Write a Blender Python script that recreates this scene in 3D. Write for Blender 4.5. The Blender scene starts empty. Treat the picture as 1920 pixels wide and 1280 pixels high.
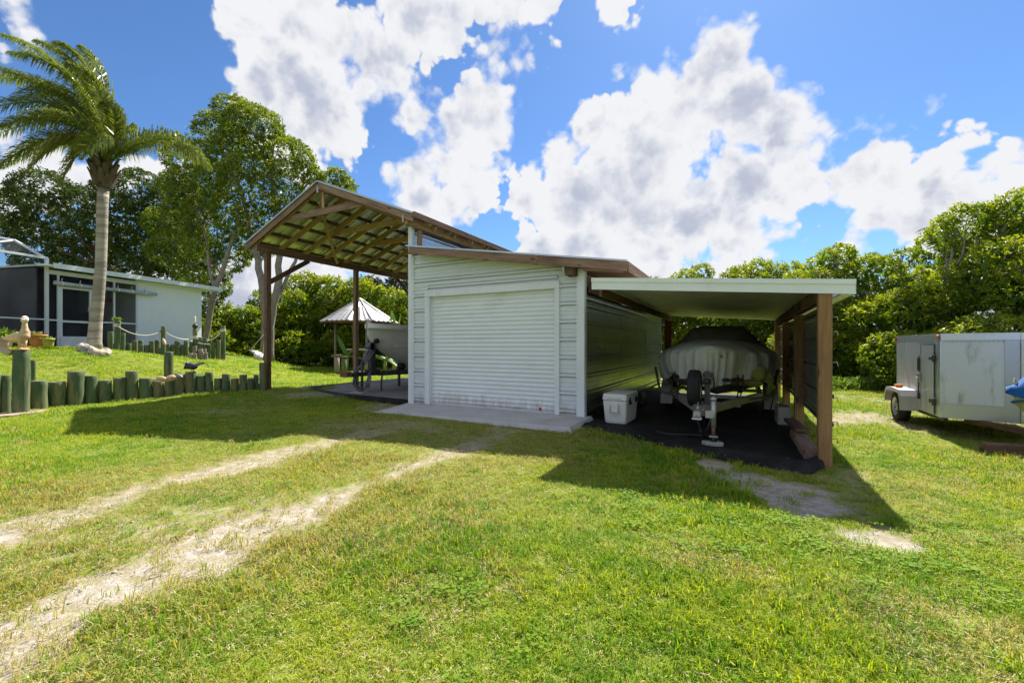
import bpy, math, random
import numpy as np
from mathutils import Vector, Matrix, Euler

random.seed(7)
rng = np.random.default_rng(11)
SC = bpy.context.scene
COL = SC.collection

# ------------------------------------------------------------------ camera
CAM_H = 1.42
YAW = math.radians(28.0)
FPX = 810.0                       # focal length in pixels of a 1920 wide frame
cd = bpy.data.cameras.new("camera")
cd.sensor_width = 36.0
cd.lens = FPX / 1920 * 36.0
cd.shift_y = 8.0 / 1920
cd.clip_start = 0.05
cd.clip_end = 3000
cam = bpy.data.objects.new("camera", cd)
COL.objects.link(cam)
cam.location = (0, 0, CAM_H)
cam.rotation_euler = (math.radians(90), 0, YAW)
SC.camera = cam

# ------------------------------------------------------------------ exposure
SC.view_settings.view_transform = 'Standard'
SC.view_settings.look = 'None'
SC.view_settings.gamma = 1.0
SC.view_settings.use_curve_mapping = False
SC.view_settings.exposure = 1.0
SC.cycles.max_bounces = 8
SC.cycles.diffuse_bounces = 4
SC.cycles.transparent_max_bounces = 16
SC.cycles.sample_clamp_indirect = 6.0
SC.cycles.caustics_reflective = False
SC.cycles.caustics_refractive = False

# ------------------------------------------------------------------ sun
SUN_EL = math.radians(50.5)
SUN_AZ = math.radians(-0.5)        # measured from +Y towards +X
sd = bpy.data.lights.new("sun", 'SUN')
sd.energy = 5.0
sd.angle = math.radians(0.55)
sd.color = (1.0, 0.95, 0.86)
sun = bpy.data.objects.new("sun", sd)
COL.objects.link(sun)
_sd = Vector((math.sin(SUN_AZ) * math.cos(SUN_EL), math.cos(SUN_AZ) * math.cos(SUN_EL), math.sin(SUN_EL)))
sun.rotation_euler = _sd.to_track_quat('Z', 'Y').to_euler()
sun.location = (0, 0, 30)

# ------------------------------------------------------------------ camera-space helpers (real distances)
RX, RY = math.cos(YAW), math.sin(YAW)        # right vector
FX, FY = -math.sin(YAW), math.cos(YAW)       # forward vector
def CP(px, Z):
    """ground-plan point at image column px and depth Z"""
    X = (px - 960) / FPX * Z
    return (X * RX + Z * FX, X * RY + Z * FY)
def W(px, py, Z):
    x, y = CP(px, Z)
    return Vector((x, y, CAM_H - (py - 648) / FPX * Z))
def G(px, py, z=0.0):
    Z = (CAM_H - z) * FPX / (py - 648)
    return W(px, py, Z)
def cam_coords(x, y):
    X = x * RX + y * RY
    Z = x * FX + y * FY
    return X, Z

# ------------------------------------------------------------------ world: sky and clouds
world = bpy.data.worlds.new("World")
SC.world = world
world.use_nodes = True
nt = world.node_tree
nt.nodes.clear()
N = nt.nodes
Lk = nt.links.new
out = N.new('ShaderNodeOutputWorld')
bg = N.new('ShaderNodeBackground')
sky = N.new('ShaderNodeTexSky')
sky.sky_type = 'NISHITA'
sky.sun_disc = False
sky.sun_elevation = SUN_EL
sky.sun_rotation = SUN_AZ
sky.air_density = 1.0
sky.dust_density = 0.25
sky.ozone_density = 2.2
SKY_K = 0.068

def math_node(tree, op, a, b=None, c=None, clamp=False):
    n = tree.nodes.new('ShaderNodeMath')
    n.operation = op
    n.use_clamp = clamp
    for i, v in enumerate((a, b, c)):
        if v is None:
            continue
        if isinstance(v, (int, float)):
            n.inputs[i].default_value = v
        else:
            tree.links.new(v, n.inputs[i])
    return n.outputs[0]
def vmath(tree, op, a, b=None, scale=None):
    n = tree.nodes.new('ShaderNodeVectorMath')
    n.operation = op
    for i, v in enumerate((a, b)):
        if v is None:
            continue
        if isinstance(v, (tuple, list, Vector)):
            n.inputs[i].default_value = tuple(v)
        else:
            tree.links.new(v, n.inputs[i])
    if scale is not None:
        n.inputs['Scale'].default_value = scale
    return n.outputs['Value'] if op in ('DISTANCE', 'DOT_PRODUCT', 'LENGTH') else n.outputs[0]
def noise_node(tree, vec, scale, detail=4, rough=0.55, dist=0.0, lac=2.0, col=False):
    n = tree.nodes.new('ShaderNodeTexNoise')
    n.inputs['Scale'].default_value = scale
    n.inputs['Detail'].default_value = detail
    n.inputs['Roughness'].default_value = rough
    n.inputs['Lacunarity'].default_value = lac
    n.inputs['Distortion'].default_value = dist
    if vec is not None:
        tree.links.new(vec, n.inputs['Vector'])
    return n.outputs['Color'] if col else n.outputs['Fac']
def smooth(tree, v, a, b, lo=0.0, hi=1.0, kind='SMOOTHSTEP'):
    n = tree.nodes.new('ShaderNodeMapRange')
    n.interpolation_type = kind
    for i, q in enumerate((v, a, b, lo, hi)):
        if isinstance(q, (int, float)):
            n.inputs[i].default_value = q
        else:
            tree.links.new(q, n.inputs[i])
    return n.outputs[0]
def mixc(tree, fac, a, b, blend='MIX'):
    n = tree.nodes.new('ShaderNodeMix')
    n.data_type = 'RGBA'
    n.blend_type = blend
    for sock, v in ((n.inputs[0], fac), (n.inputs[6], a), (n.inputs[7], b)):
        if isinstance(v, (int, float)):
            sock.default_value = v
        elif isinstance(v, (tuple, list)):
            sock.default_value = tuple(v) + ((1.0,) if len(v) == 3 else ())
        else:
            tree.links.new(v, sock)
    return n.outputs[2]

tc = N.new('ShaderNodeTexCoord')
D = vmath(nt, 'NORMALIZE', tc.outputs['Generated'])
w1 = noise_node(nt, D, 2.6, 2, 0.5, col=True)
w2 = noise_node(nt, D, 9.0, 5, 0.62, col=True)
w1c = vmath(nt, 'SCALE', vmath(nt, 'SUBTRACT', w1, (0.5, 0.5, 0.5)), scale=0.045)
w2c = vmath(nt, 'SCALE', vmath(nt, 'SUBTRACT', w2, (0.5, 0.5, 0.5)), scale=0.06)
DW = vmath(nt, 'ADD', D, vmath(nt, 'ADD', w1c, w2c))

CLOUDS = [  # where each billow stands in the sky (column, row, size as seen towards the barn)
 (500,70,70),(570,55,85),(560,150,95),(490,160,50),(625,110,62),(605,215,85),(560,250,70),(640,265,52),
 (790,40,75),(725,115,62),(812,110,52),(750,160,62),(690,165,50),(775,225,62),
 (928,112,38),(972,130,24),(905,185,45),(885,245,66),(925,262,40),(835,300,66),(785,320,56),(862,352,50),(802,372,48),(722,312,32),
 (900,15,34),(950,22,42),(1000,6,26),(1160,2,22),
 (1352,95,48),(1392,112,30),(1335,140,55),(1240,180,58),(1180,205,42),(1305,200,62),(1380,215,70),(1150,245,52),
 (1250,275,92),(1432,205,32),(1448,262,58),(1128,312,55),(1060,318,40),(1008,352,38),(1075,375,72),(1175,372,100),
 (1285,380,95),(1405,345,85),(1500,305,58),(1545,335,45),(1470,395,75),(1370,440,80),(1240,465,80),(1110,455,70),(1005,470,48),
 (1604,243,17),(1588,262,14),(1650,295,42),(1612,335,45),(1790,285,52),(1835,275,42),(1885,310,56),(1760,345,50),
 (1650,405,55),(1725,425,72),(1815,390,80),(1610,460,50),(1960,380,90),
 (30,335,52),(90,350,50),(165,340,48),(10,410,60),(265,312,44),(325,318,38),(30,5,45),
 (560,500,55),(650,480,55),(450,520,55),(720,500,55),(2100,300,110),(-150,260,120),(-120,60,60)]
HOLES = [(690,236,27),(842,152,24),(845,135,18),(1320,308,10),(1532,402,30),(682,20,26)]
def dirof(px, py):
    v = Vector((FX + (px - 960) / FPX * RX, FY + (px - 960) / FPX * RY, (648 - py) / FPX))
    return v.normalized()
# rotate the world noise so that the blob positions read without the mean shift of the warp
field = None
for (cx, cy, cr) in CLOUDS:
    c = dirof(cx, cy)
    r = (c - dirof(cx + cr * 0.8, cy + cr * 0.8)).length
    d = vmath(nt, 'DISTANCE', DW, c)
    f = math_node(nt, 'MULTIPLY_ADD', d, -1.0, r)          # > 0 inside
    field = f if field is None else math_node(nt, 'SMOOTH_MAX', field, f, 0.03)
for (cx, cy, cr) in HOLES:
    c = dirof(cx, cy)
    r = (c - dirof(cx + cr * 0.7, cy + cr * 0.7)).length
    d = vmath(nt, 'DISTANCE', DW, c)
    f = math_node(nt, 'MULTIPLY_ADD', d, 1.0, -r)
    field = math_node(nt, 'SMOOTH_MIN', field, f, 0.012)
sep = N.new('ShaderNodeSeparateXYZ')
Lk(D, sep.inputs[0])
# unseen cumulus behind the camera, thickened for fill light, and a bank along the horizon
behind = vmath(nt, 'DOT_PRODUCT', D, (FX, FY, 0.0))
gen = noise_node(nt, D, 3.3, 3, 0.5)
genf = math_node(nt, 'MULTIPLY_ADD', gen, 0.45, -0.225)
away = smooth(nt, behind, 0.45, 0.15)
genf = math_node(nt, 'MULTIPLY_ADD', away, 0.37, math_node(nt, 'SUBTRACT', genf, 0.35))
low = smooth(nt, sep.outputs[2], 0.26, 0.02, -0.22, 0.10)
lown = math_node(nt, 'MULTIPLY_ADD', gen, 0.4, -0.2)
field = math_node(nt, 'MAXIMUM', field, genf)
field = math_node(nt, 'SMOOTH_MAX', field, math_node(nt, 'ADD', low, lown), 0.03)
def billow(vec, scale):
    v = N.new('ShaderNodeTexVoronoi')
    v.feature = 'F1'
    v.inputs['Scale'].default_value = scale
    Lk(vec, v.inputs['Vector'])
    return v.outputs['Distance']
DB = vmath(nt, 'ADD', D, vmath(nt, 'SCALE', vmath(nt, 'SUBTRACT', noise_node(nt, D, 14.0, 3, 0.6, col=True), (0.5, 0.5, 0.5)), scale=0.05))
UPD = (0.004, 0.010, 0.014)
v1, v2, v3 = billow(DB, 9.0), billow(DB, 22.0), billow(DB, 52.0)
fine = noise_node(nt, D, 30.0, 7, 0.66)
def bul(a, b_, c_):
    q1 = math_node(nt, 'MULTIPLY_ADD', a, -0.085, 0.088)
    q2 = math_node(nt, 'MULTIPLY_ADD', b_, -0.050, q1)
    return math_node(nt, 'MULTIPLY_ADD', c_, -0.026, q2)
b0 = bul(v1, v2, v3)
fieldn = math_node(nt, 'ADD', field, math_node(nt, 'MULTIPLY_ADD', math_node(nt, 'SUBTRACT', fine, 0.5), 0.045, b0))
wsp = smooth(nt, noise_node(nt, D, 5.0, 3, 0.5), 0.42, 0.62, 0.008, 0.040)          # crisp heads, ragged wisps
dens = smooth(nt, fieldn, -0.004, wsp)
# light and shade of the cloud bodies: bright rims and heads, grey thick bellies
DB2 = vmath(nt, 'ADD', DB, UPD)
bu = bul(billow(DB2, 9.0), billow(DB2, 22.0), v3)
relv = math_node(nt, 'SUBTRACT', bu, b0)                     # + where the sunward side bulges out: we are in its shade
na = noise_node(nt, D, 6.5, 5, 0.6, dist=0.2)
nb = noise_node(nt, vmath(nt, 'ADD', D, (0.012, 0.03, 0.04)), 6.5, 5, 0.6, dist=0.2)
rel = math_node(nt, 'SUBTRACT', nb, na)
body = smooth(nt, fieldn, 0.012, 0.095)
soft = noise_node(nt, D, 4.6, 3, 0.5)
belly = math_node(nt, 'MULTIPLY', body, smooth(nt, soft, 0.34, 0.62, 0.42, 0.85))
shade = math_node(nt, 'MULTIPLY_ADD', relv, 13.0, belly)
shade = math_node(nt, 'MULTIPLY_ADD', rel, 1.5, shade)
shade = math_node(nt, 'MULTIPLY_ADD', math_node(nt, 'SUBTRACT', fine, 0.5), 0.35, shade)
shade = smooth(nt, shade, 0.0, 1.05)
ccol = mixc(nt, shade, (0.448, 0.453, 0.466), (0.250, 0.270, 0.335))
hs = mixc(nt, 1.0, sky.outputs[0], (0.60, 0.84, 1.12), 'MULTIPLY')
skyc = vmath(nt, 'SCALE', hs, scale=SKY_K)
final = mixc(nt, dens, skyc, ccol)
bg.inputs[1].default_value = 1.0
Lk(final, bg.inputs[0])
Lk(bg.outputs[0], out.inputs[0])
world.cycles.sampling_method = 'MANUAL'
world.cycles.sample_map_resolution = 512

# ------------------------------------------------------------------ numpy noise
def _hash(ix, iy, iz, seed):
    h = (ix.astype(np.int64) * 374761393 + iy.astype(np.int64) * 668265263 + iz.astype(np.int64) * 2147483647 + seed * 1274126177) & 0xffffffff
    h = ((h ^ (h >> 13)) * 1274126177) & 0xffffffff
    h = h ^ (h >> 16)
    return (h & 0xffff) / 65535.0
def vnoise(x, y, z=None, seed=0):
    x = np.asarray(x, float); y = np.asarray(y, float)
    z = np.zeros_like(x) if z is None else np.asarray(z, float)
    ix, iy, iz = np.floor(x), np.floor(y), np.floor(z)
    fx, fy, fz = x - ix, y - iy, z - iz
    fx, fy, fz = (f * f * (3 - 2 * f) for f in (fx, fy, fz))
    r = 0
    for a in (0, 1):
        for b in (0, 1):
            for c in (0, 1):
                wgt = (fx if a else 1 - fx) * (fy if b else 1 - fy) * (fz if c else 1 - fz)
                r = r + wgt * _hash(ix + a, iy + b, iz + c, seed)
    return r
def fbm(x, y, z=None, seed=0, octv=4, rough=0.5):
    s, a, t = 0, 1.0, 0
    for o in range(octv):
        k = 2.03 ** o
        s = s + a * vnoise(np.asarray(x) * k, np.asarray(y) * k, None if z is None else np.asarray(z) * k, seed + o * 17)
        t += a
        a *= rough
    return s / t
def sstep(a, b, v):
    t = np.clip((v - a) / (b - a), 0, 1)
    return t * t * (3 - 2 * t)

# ------------------------------------------------------------------ materials
MATS = {}
def new_mat(name):
    m = bpy.data.materials.new(name)
    m.use_nodes = True
    t = m.node_tree
    b = t.nodes['Principled BSDF']
    return m, t, b
def objcoord(t, kind='Object'):
    n = t.nodes.new('ShaderNodeTexCoord')
    return n.outputs[kind]
def wpos(t):
    return t.nodes.new('ShaderNodeNewGeometry').outputs['Position']
def mapping(t, vec, scale=(1, 1, 1), loc=(0, 0, 0)):
    n = t.nodes.new('ShaderNodeMapping')
    n.inputs['Scale'].default_value = scale
    n.inputs['Location'].default_value = loc
    t.links.new(vec, n.inputs['Vector'])
    return n.outputs[0]
def bump(t, b, h, strength=0.3, dist=0.01):
    n = t.nodes.new('ShaderNodeBump')
    n.inputs['Strength'].default_value = strength
    n.inputs['Distance'].default_value = dist
    t.links.new(h, n.inputs['Height'])
    t.links.new(n.outputs[0], b.inputs['Normal'])
def rnd(t):
    return t.nodes.new('ShaderNodeObjectInfo').outputs['Random']

def mat_wood(name, c1, c2, rough=0.75, rep=0.0, knots=True, rust=None):
    m, t, b = new_mat(name)
    oc = objcoord(t)
    r = rnd(t)
    off = t.nodes.new('ShaderNodeCombineXYZ')
    t.links.new(math_node(t, 'MULTIPLY', r, 37.0), off.inputs[0])
    t.links.new(math_node(t, 'MULTIPLY', r, 11.0), off.inputs[1])
    p = vmath(t, 'ADD', oc, off.outputs[0])
    g = noise_node(t, mapping(t, p, (1.6, 26, 26)), 1.0, 5, 0.6, dist=0.6)
    big = noise_node(t, mapping(t, p, (1.0, 3, 3)), 1.3, 3, 0.6)
    col = mixc(t, smooth(t, g, 0.3, 0.7), c1, c2)
    col = mixc(t, smooth(t, big, 0.45, 0.75, 0, 0.45), col, tuple(v * 0.55 for v in c1))
    if knots:
        v = t.nodes.new('ShaderNodeTexVoronoi')
        v.inputs['Scale'].default_value = 1.0
        t.links.new(mapping(t, p, (2.2, 7, 7)), v.inputs['Vector'])
        kn = smooth(t, v.outputs['Distance'], 0.10, 0.17, 1, 0)
        col = mixc(t, math_node(t, 'MULTIPLY', kn, 0.75), col, tuple(v2 * 0.22 for v2 in c1))
    tone = math_node(t, 'MULTIPLY_ADD', r, 0.5, 0.75)
    col = vmath(t, 'SCALE', col)
    t.links.new(tone, col.node.inputs['Scale'])
    t.links.new(col, b.inputs['Base Color'])
    b.inputs['Roughness'].default_value = rough
    b.inputs['Specular IOR Level'].default_value = 0.25
    bump(t, b, g, 0.35, 0.004)
    MATS[name] = m
    return m

def mat_simple(name, col, rough=0.6, metal=0.0, var=0.12, vscale=3.0, dirt=None, dirt_amt=0.0, dscale=(1.5, 1.5, 0.6), spec=0.5, bumps=0.0, bscale=40, coord='world', splash=None):
    m, t, b = new_mat(name)
    p = wpos(t) if coord == 'world' else objcoord(t)
    n = noise_node(t, p, vscale, 4, 0.6)
    c = mixc(t, smooth(t, n, 0.25, 0.75), tuple(v * (1 - var) for v in col), tuple(min(1, v * (1 + var)) for v in col))
    if dirt:
        dn = noise_node(t, mapping(t, p, dscale), 2.4, 7, 0.68)
        c = mixc(t, smooth(t, dn, 0.5, 0.78, 0, dirt_amt), c, dirt)
    if splash:                                              # mud splashed up from the ground
        sp = t.nodes.new('ShaderNodeSeparateXYZ')
        t.links.new(p, sp.inputs[0])
        sn = noise_node(t, mapping(t, p, (5, 5, 1.4)), 1.6, 6, 0.7)
        hgt = math_node(t, 'MULTIPLY_ADD', sn, 0.9, math_node(t, 'MULTIPLY', sp.outputs[2], -1.0))
        c = mixc(t, smooth(t, hgt, 0.05, 0.42, 0, 0.75), c, splash)
        st = noise_node(t, mapping(t, p, (9, 9, 0.35)), 1.5, 5, 0.7)
        c = mixc(t, smooth(t, st, 0.60, 0.80, 0, 0.16), c, splash)
    t.links.new(c, b.inputs['Base Color'])
    b.inputs['Roughness'].default_value = rough
    b.inputs['Metallic'].default_value = metal
    b.inputs['Specular IOR Level'].default_value = spec
    rr = noise_node(t, p, vscale * 2.3, 3, 0.6)
    t.links.new(smooth(t, rr, 0.2, 0.8, max(0.02, rough - 0.1), min(1, rough + 0.1), 'LINEAR'), b.inputs['Roughness'])
    if bumps:
        bn = noise_node(t, p, bscale, 4, 0.6)
        bump(t, b, bn, bumps, 0.01)
    MATS[name] = m
    return m

mat_wood('treated_wood', (0.30, 0.19, 0.10), (0.46, 0.31, 0.18))
mat_wood('weathered_wood', (0.185, 0.112, 0.078), (0.32, 0.21, 0.15))
mat_wood('dark_wood', (0.125, 0.070, 0.045), (0.21, 0.125, 0.085))
mat_wood('post_wood', (0.30, 0.165, 0.07), (0.43, 0.26, 0.12))
mat_wood('grey_wood', (0.20, 0.17, 0.13), (0.34, 0.30, 0.24))
mat_wood('pale_wood', (0.45, 0.36, 0.28), (0.60, 0.50, 0.40), knots=False)

def mat_log():
    m, t, b = new_mat('green_log')
    oc = objcoord(t)
    r = rnd(t)
    off = t.nodes.new('ShaderNodeCombineXYZ')
    for i in range(3):
        t.links.new(math_node(t, 'MULTIPLY', r, 23.0 + i * 9), off.inputs[i])
    p = vmath(t, 'ADD', oc, off.outputs[0])
    g = noise_node(t, mapping(t, p, (26, 26, 1.1)), 1.0, 5, 0.65)
    bl = noise_node(t, mapping(t, p, (5, 5, 1.6)), 1.0, 4, 0.6)
    col = mixc(t, smooth(t, bl, 0.38, 0.62), (0.070, 0.120, 0.062), (0.13, 0.165, 0.080))
    tan = noise_node(t, mapping(t, p, (6, 6, 0.8)), 1.3, 4, 0.65)
    thr = math_node(t, 'MULTIPLY_ADD', r, 0.10, 0.46)
    tf = math_node(t, 'SUBTRACT', tan, thr)
    col = mixc(t, smooth(t, tf, 0.0, 0.12, 0, 0.8), col, (0.23, 0.19, 0.10))
    cr = smooth(t, g, 0.60, 0.68, 0, 0.8)
    col = mixc(t, cr, col, (0.02, 0.022, 0.014))
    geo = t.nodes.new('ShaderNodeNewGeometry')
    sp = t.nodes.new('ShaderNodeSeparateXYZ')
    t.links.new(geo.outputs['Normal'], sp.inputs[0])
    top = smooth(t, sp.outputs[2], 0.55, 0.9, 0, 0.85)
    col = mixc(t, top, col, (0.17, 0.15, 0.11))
    t.links.new(col, b.inputs['Base Color'])
    b.inputs['Roughness'].default_value = 0.85
    b.inputs['Specular IOR Level'].default_value = 0.2
    bump(t, b, g, 0.5, 0.01)
    MATS['green_log'] = m
mat_log()

mat_simple('white_siding', (0.66, 0.70, 0.74), 0.42, 0.0, 0.04, 1.2, (0.42, 0.38, 0.30), 0.35, (0.6, 0.6, 2.2), splash=(0.38, 0.34, 0.27))
mat_simple('white_trim', (0.74, 0.78, 0.81), 0.4, 0.0, 0.04, 1.5, (0.45, 0.42, 0.35), 0.3)
mat_simple('door_white', (0.76, 0.80, 0.82), 0.4, 0.0, 0.03, 1.0, (0.50, 0.46, 0.38), 0.35, (0.5, 0.5, 1.5), splash=(0.42, 0.38, 0.30))
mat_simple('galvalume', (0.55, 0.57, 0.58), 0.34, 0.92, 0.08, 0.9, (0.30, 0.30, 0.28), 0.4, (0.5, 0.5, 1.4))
mat_simple('roof_metal', (0.50, 0.53, 0.52), 0.38, 0.75, 0.10, 0.8, (0.25, 0.24, 0.20), 0.4)
mat_simple('pan_metal', (0.60, 0.60, 0.57), 0.40, 0.25, 0.06, 0.8, (0.30, 0.28, 0.22), 0.5)
mat_simple('concrete', (0.40, 0.38, 0.35), 0.9, 0, 0.12, 4, (0.20, 0.18, 0.15), 0.6, (1.5, 1.5, 1.5), 0.2, 0.4, 60)
mat_simple('apron_concrete', (0.46, 0.45, 0.44), 0.9, 0, 0.10, 2.5, (0.28, 0.25, 0.22), 0.5, (1.5, 1.5, 1.5), 0.2, 0.35, 70)
mat_simple('pad_concrete', (0.27, 0.26, 0.255), 0.92, 0, 0.2, 1.5, (0.13, 0.12, 0.11), 0.7, (1.0, 1.0, 1.0), 0.2, 0.4, 50)
mat_simple('black_rubber', (0.022, 0.022, 0.022), 0.75, 0, 0.3, 5, (0.10, 0.09, 0.075), 0.4, spec=0.3)
mat_simple('black_plastic', (0.02, 0.02, 0.022), 0.5, 0, 0.3, 5)
mat_simple('dark_steel', (0.09, 0.09, 0.095), 0.5, 0.6, 0.3, 6, (0.16, 0.08, 0.045), 0.5)
mat_simple('galv_steel', (0.45, 0.45, 0.43), 0.5, 0.6, 0.15, 6, (0.22, 0.14, 0.09), 0.5)
mat_simple('rust', (0.22, 0.09, 0.045), 0.9, 0, 0.35, 14)
mat_simple('cover_khaki', (0.55, 0.55, 0.48), 0.9, 0, 0.12, 2.5, (0.13, 0.13, 0.11), 0.45, spec=0.15, bumps=0.25, bscale=9)
mat_simple('cover_brown', (0.19, 0.17, 0.145), 0.92, 0, 0.15, 3, spec=0.15, bumps=0.25, bscale=8)
mat_simple('trailer_frame', (0.30, 0.28, 0.22), 0.5, 0.2, 0.15, 5, (0.14, 0.10, 0.07), 0.6)
mat_simple('hull_cream', (0.56, 0.54, 0.45), 0.3, 0, 0.05, 2, (0.28, 0.26, 0.19), 0.4)
mat_simple('hull_white', (0.74, 0.74, 0.71), 0.35, 0, 0.05, 1.2, (0.36, 0.31, 0.22), 0.55, (1.2, 1.2, 3))
mat_simple('blue_tarp', (0.012, 0.10, 0.34), 0.75, 0, 0.15, 4, spec=0.3)
mat_simple('cooler_white', (0.72, 0.72, 0.68), 0.45, 0, 0.03, 3, (0.42, 0.38, 0.30), 0.35)
mat_simple('rope_white', (0.66, 0.63, 0.54), 0.9, 0, 0.1, 30, spec=0.1)
mat_simple('hose_black', (0.03, 0.03, 0.032), 0.6, 0, 0.3, 10)
mat_simple('house_wall', (0.78, 0.83, 0.86), 0.85, 0, 0.025, 1.0, (0.42, 0.44, 0.42), 0.15, spec=0.2)
mat_simple('aluminium_white', (0.62, 0.65, 0.68), 0.45, 0.1, 0.04, 2)
mat_simple('house_fascia', (0.66, 0.74, 0.76), 0.5, 0, 0.04, 2)
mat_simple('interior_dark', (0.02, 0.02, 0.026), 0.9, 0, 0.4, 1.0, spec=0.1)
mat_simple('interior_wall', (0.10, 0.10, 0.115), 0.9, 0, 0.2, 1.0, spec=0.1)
mat_simple('blind_roll', (0.40, 0.45, 0.50), 0.7, 0, 0.2, 6)
mat_simple('terracotta', (0.50, 0.19, 0.06), 0.8, 0, 0.12, 6, (0.45, 0.33, 0.22), 0.35)
mat_simple('pink_clay', (0.50, 0.32, 0.28), 0.8, 0, 0.1, 6)
mat_simple('lime_glaze', (0.42, 0.42, 0.06), 0.5, 0, 0.12, 6)
mat_simple('statue_buff', (0.56, 0.42, 0.24), 0.85, 0, 0.2, 12, (0.30, 0.17, 0.07), 0.6, (3, 3, 3))
mat_simple('statue_white', (0.75, 0.72, 0.62), 0.8, 0, 0.05, 12)
mat_simple('bird_metal', (0.05, 0.045, 0.06), 0.55, 0.5, 0.3, 20)
mat_simple('wing_metal', (0.20, 0.18, 0.22), 0.5, 0.6, 0.3, 20)
mat_simple('buoy_tan', (0.52, 0.36, 0.22), 0.75, 0, 0.15, 9, (0.26, 0.13, 0.06), 0.5, (4, 4, 4))
mat_simple('rock_pale', (0.50, 0.42, 0.33), 0.9, 0, 0.2, 7, (0.26, 0.23, 0.18), 0.5, (3, 3, 3), 0.2, 0.7, 22)
mat_simple('rock_grey', (0.30, 0.29, 0.27), 0.9, 0, 0.2, 7, (0.16, 0.14, 0.12), 0.6, (3, 3, 3), 0.2, 0.7, 22)
mat_simple('flagstone', (0.36, 0.29, 0.22), 0.9, 0, 0.12, 4, (0.22, 0.18, 0.13), 0.5, (2, 2, 2), 0.2, 0.4, 40)
mat_simple('trailer_white', (0.62, 0.64, 0.66), 0.4, 0, 0.04, 1.5, (0.27, 0.26, 0.16), 1.0, (3.6, 3.6, 0.8))
mat_simple('trailer_trim', (0.62, 0.64, 0.66), 0.35, 0.5, 0.08, 3)
mat_simple('fender_grey', (0.48, 0.46, 0.45), 0.5, 0.1, 0.08, 3, (0.28, 0.25, 0.2), 0.4)
mat_simple('amber_lens', (0.75, 0.22, 0.02), 0.3, 0, 0.1, 3)
mat_simple('red_lens', (0.45, 0.02, 0.02), 0.3, 0, 0.1, 3)
mat_simple('canvas_white', (0.55, 0.53, 0.49), 0.9, 0, 0.1, 5)
mat_simple('strap_black', (0.012, 0.012, 0.012), 0.8, 0, 0.2, 5)
mat_simple('net_green', (0.24, 0.27, 0.055), 0.85, 0, 0.25, 14)
mat_simple('copper_lamp', (0.42, 0.16, 0.08), 0.4, 0.7, 0.1, 4)
mat_simple('bark_grey', (0.24, 0.21, 0.17), 0.95, 0, 0.25, 6, (0.14, 0.12, 0.09), 0.6, (3, 3, 1.2), 0.2, 0.8, 18)
mat_simple('bark_dark', (0.11, 0.085, 0.06), 0.95, 0, 0.25, 6, (0.06, 0.05, 0.04), 0.6, (3, 3, 1), 0.2, 0.8, 18)
mat_simple('banana_stem', (0.26, 0.27, 0.09), 0.8, 0, 0.2, 6)

def mat_diamond():
    m, t, b = new_mat('diamond_plate')
    p = mapping(t, wpos(t), (1, 1, 1))
    w = t.nodes.new('ShaderNodeTexVoronoi')
    w.inputs['Scale'].default_value = 75
    t.links.new(p, w.inputs['Vector'])
    b.inputs['Base Color'].default_value = (0.50, 0.51, 0.51, 1)
    b.inputs['Metallic'].default_value = 0.85
    b.inputs['Roughness'].default_value = 0.42
    bump(t, b, w.outputs['Distance'], 0.45, 0.003)
    MATS['diamond_plate'] = m
mat_diamond()

def mat_screen():
    m, t, b = new_mat('insect_screen')
    tr = t.nodes.new('ShaderNodeBsdfTransparent')
    b.inputs['Base Color'].default_value = (0.045, 0.047, 0.055, 1)
    b.inputs['Specular IOR Level'].default_value = 0.15
    b.inputs['Roughness'].default_value = 0.7
    mx = t.nodes.new('ShaderNodeMixShader')
    mx.inputs[0].default_value = 0.28
    t.links.new(tr.outputs[0], mx.inputs[1])
    t.links.new(b.outputs[0], mx.inputs[2])
    t.links.new(mx.outputs[0], t.nodes['Material Output'].inputs[0])
    MATS['insect_screen'] = m
mat_screen()

def mat_palm_trunk():
    m, t, b = new_mat('palm_bark')
    p = wpos(t)
    rings = noise_node(t, mapping(t, p, (0.6, 0.6, 9)), 1.0, 4, 0.6, dist=0.3)
    pt = noise_node(t, p, 3.0, 5, 0.65)
    c = mixc(t, smooth(t, rings, 0.35, 0.65), (0.23, 0.20, 0.17), (0.42, 0.37, 0.31))
    c = mixc(t, smooth(t, pt, 0.52, 0.7, 0, 0.6), c, (0.20, 0.21, 0.16))
    t.links.new(c, b.inputs['Base Color'])
    b.inputs['Roughness'].default_value = 0.9
    b.inputs['Specular IOR Level'].default_value = 0.2
    bump(t, b, rings, 0.7, 0.02)
    MATS['palm_bark'] = m
mat_palm_trunk()

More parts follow.
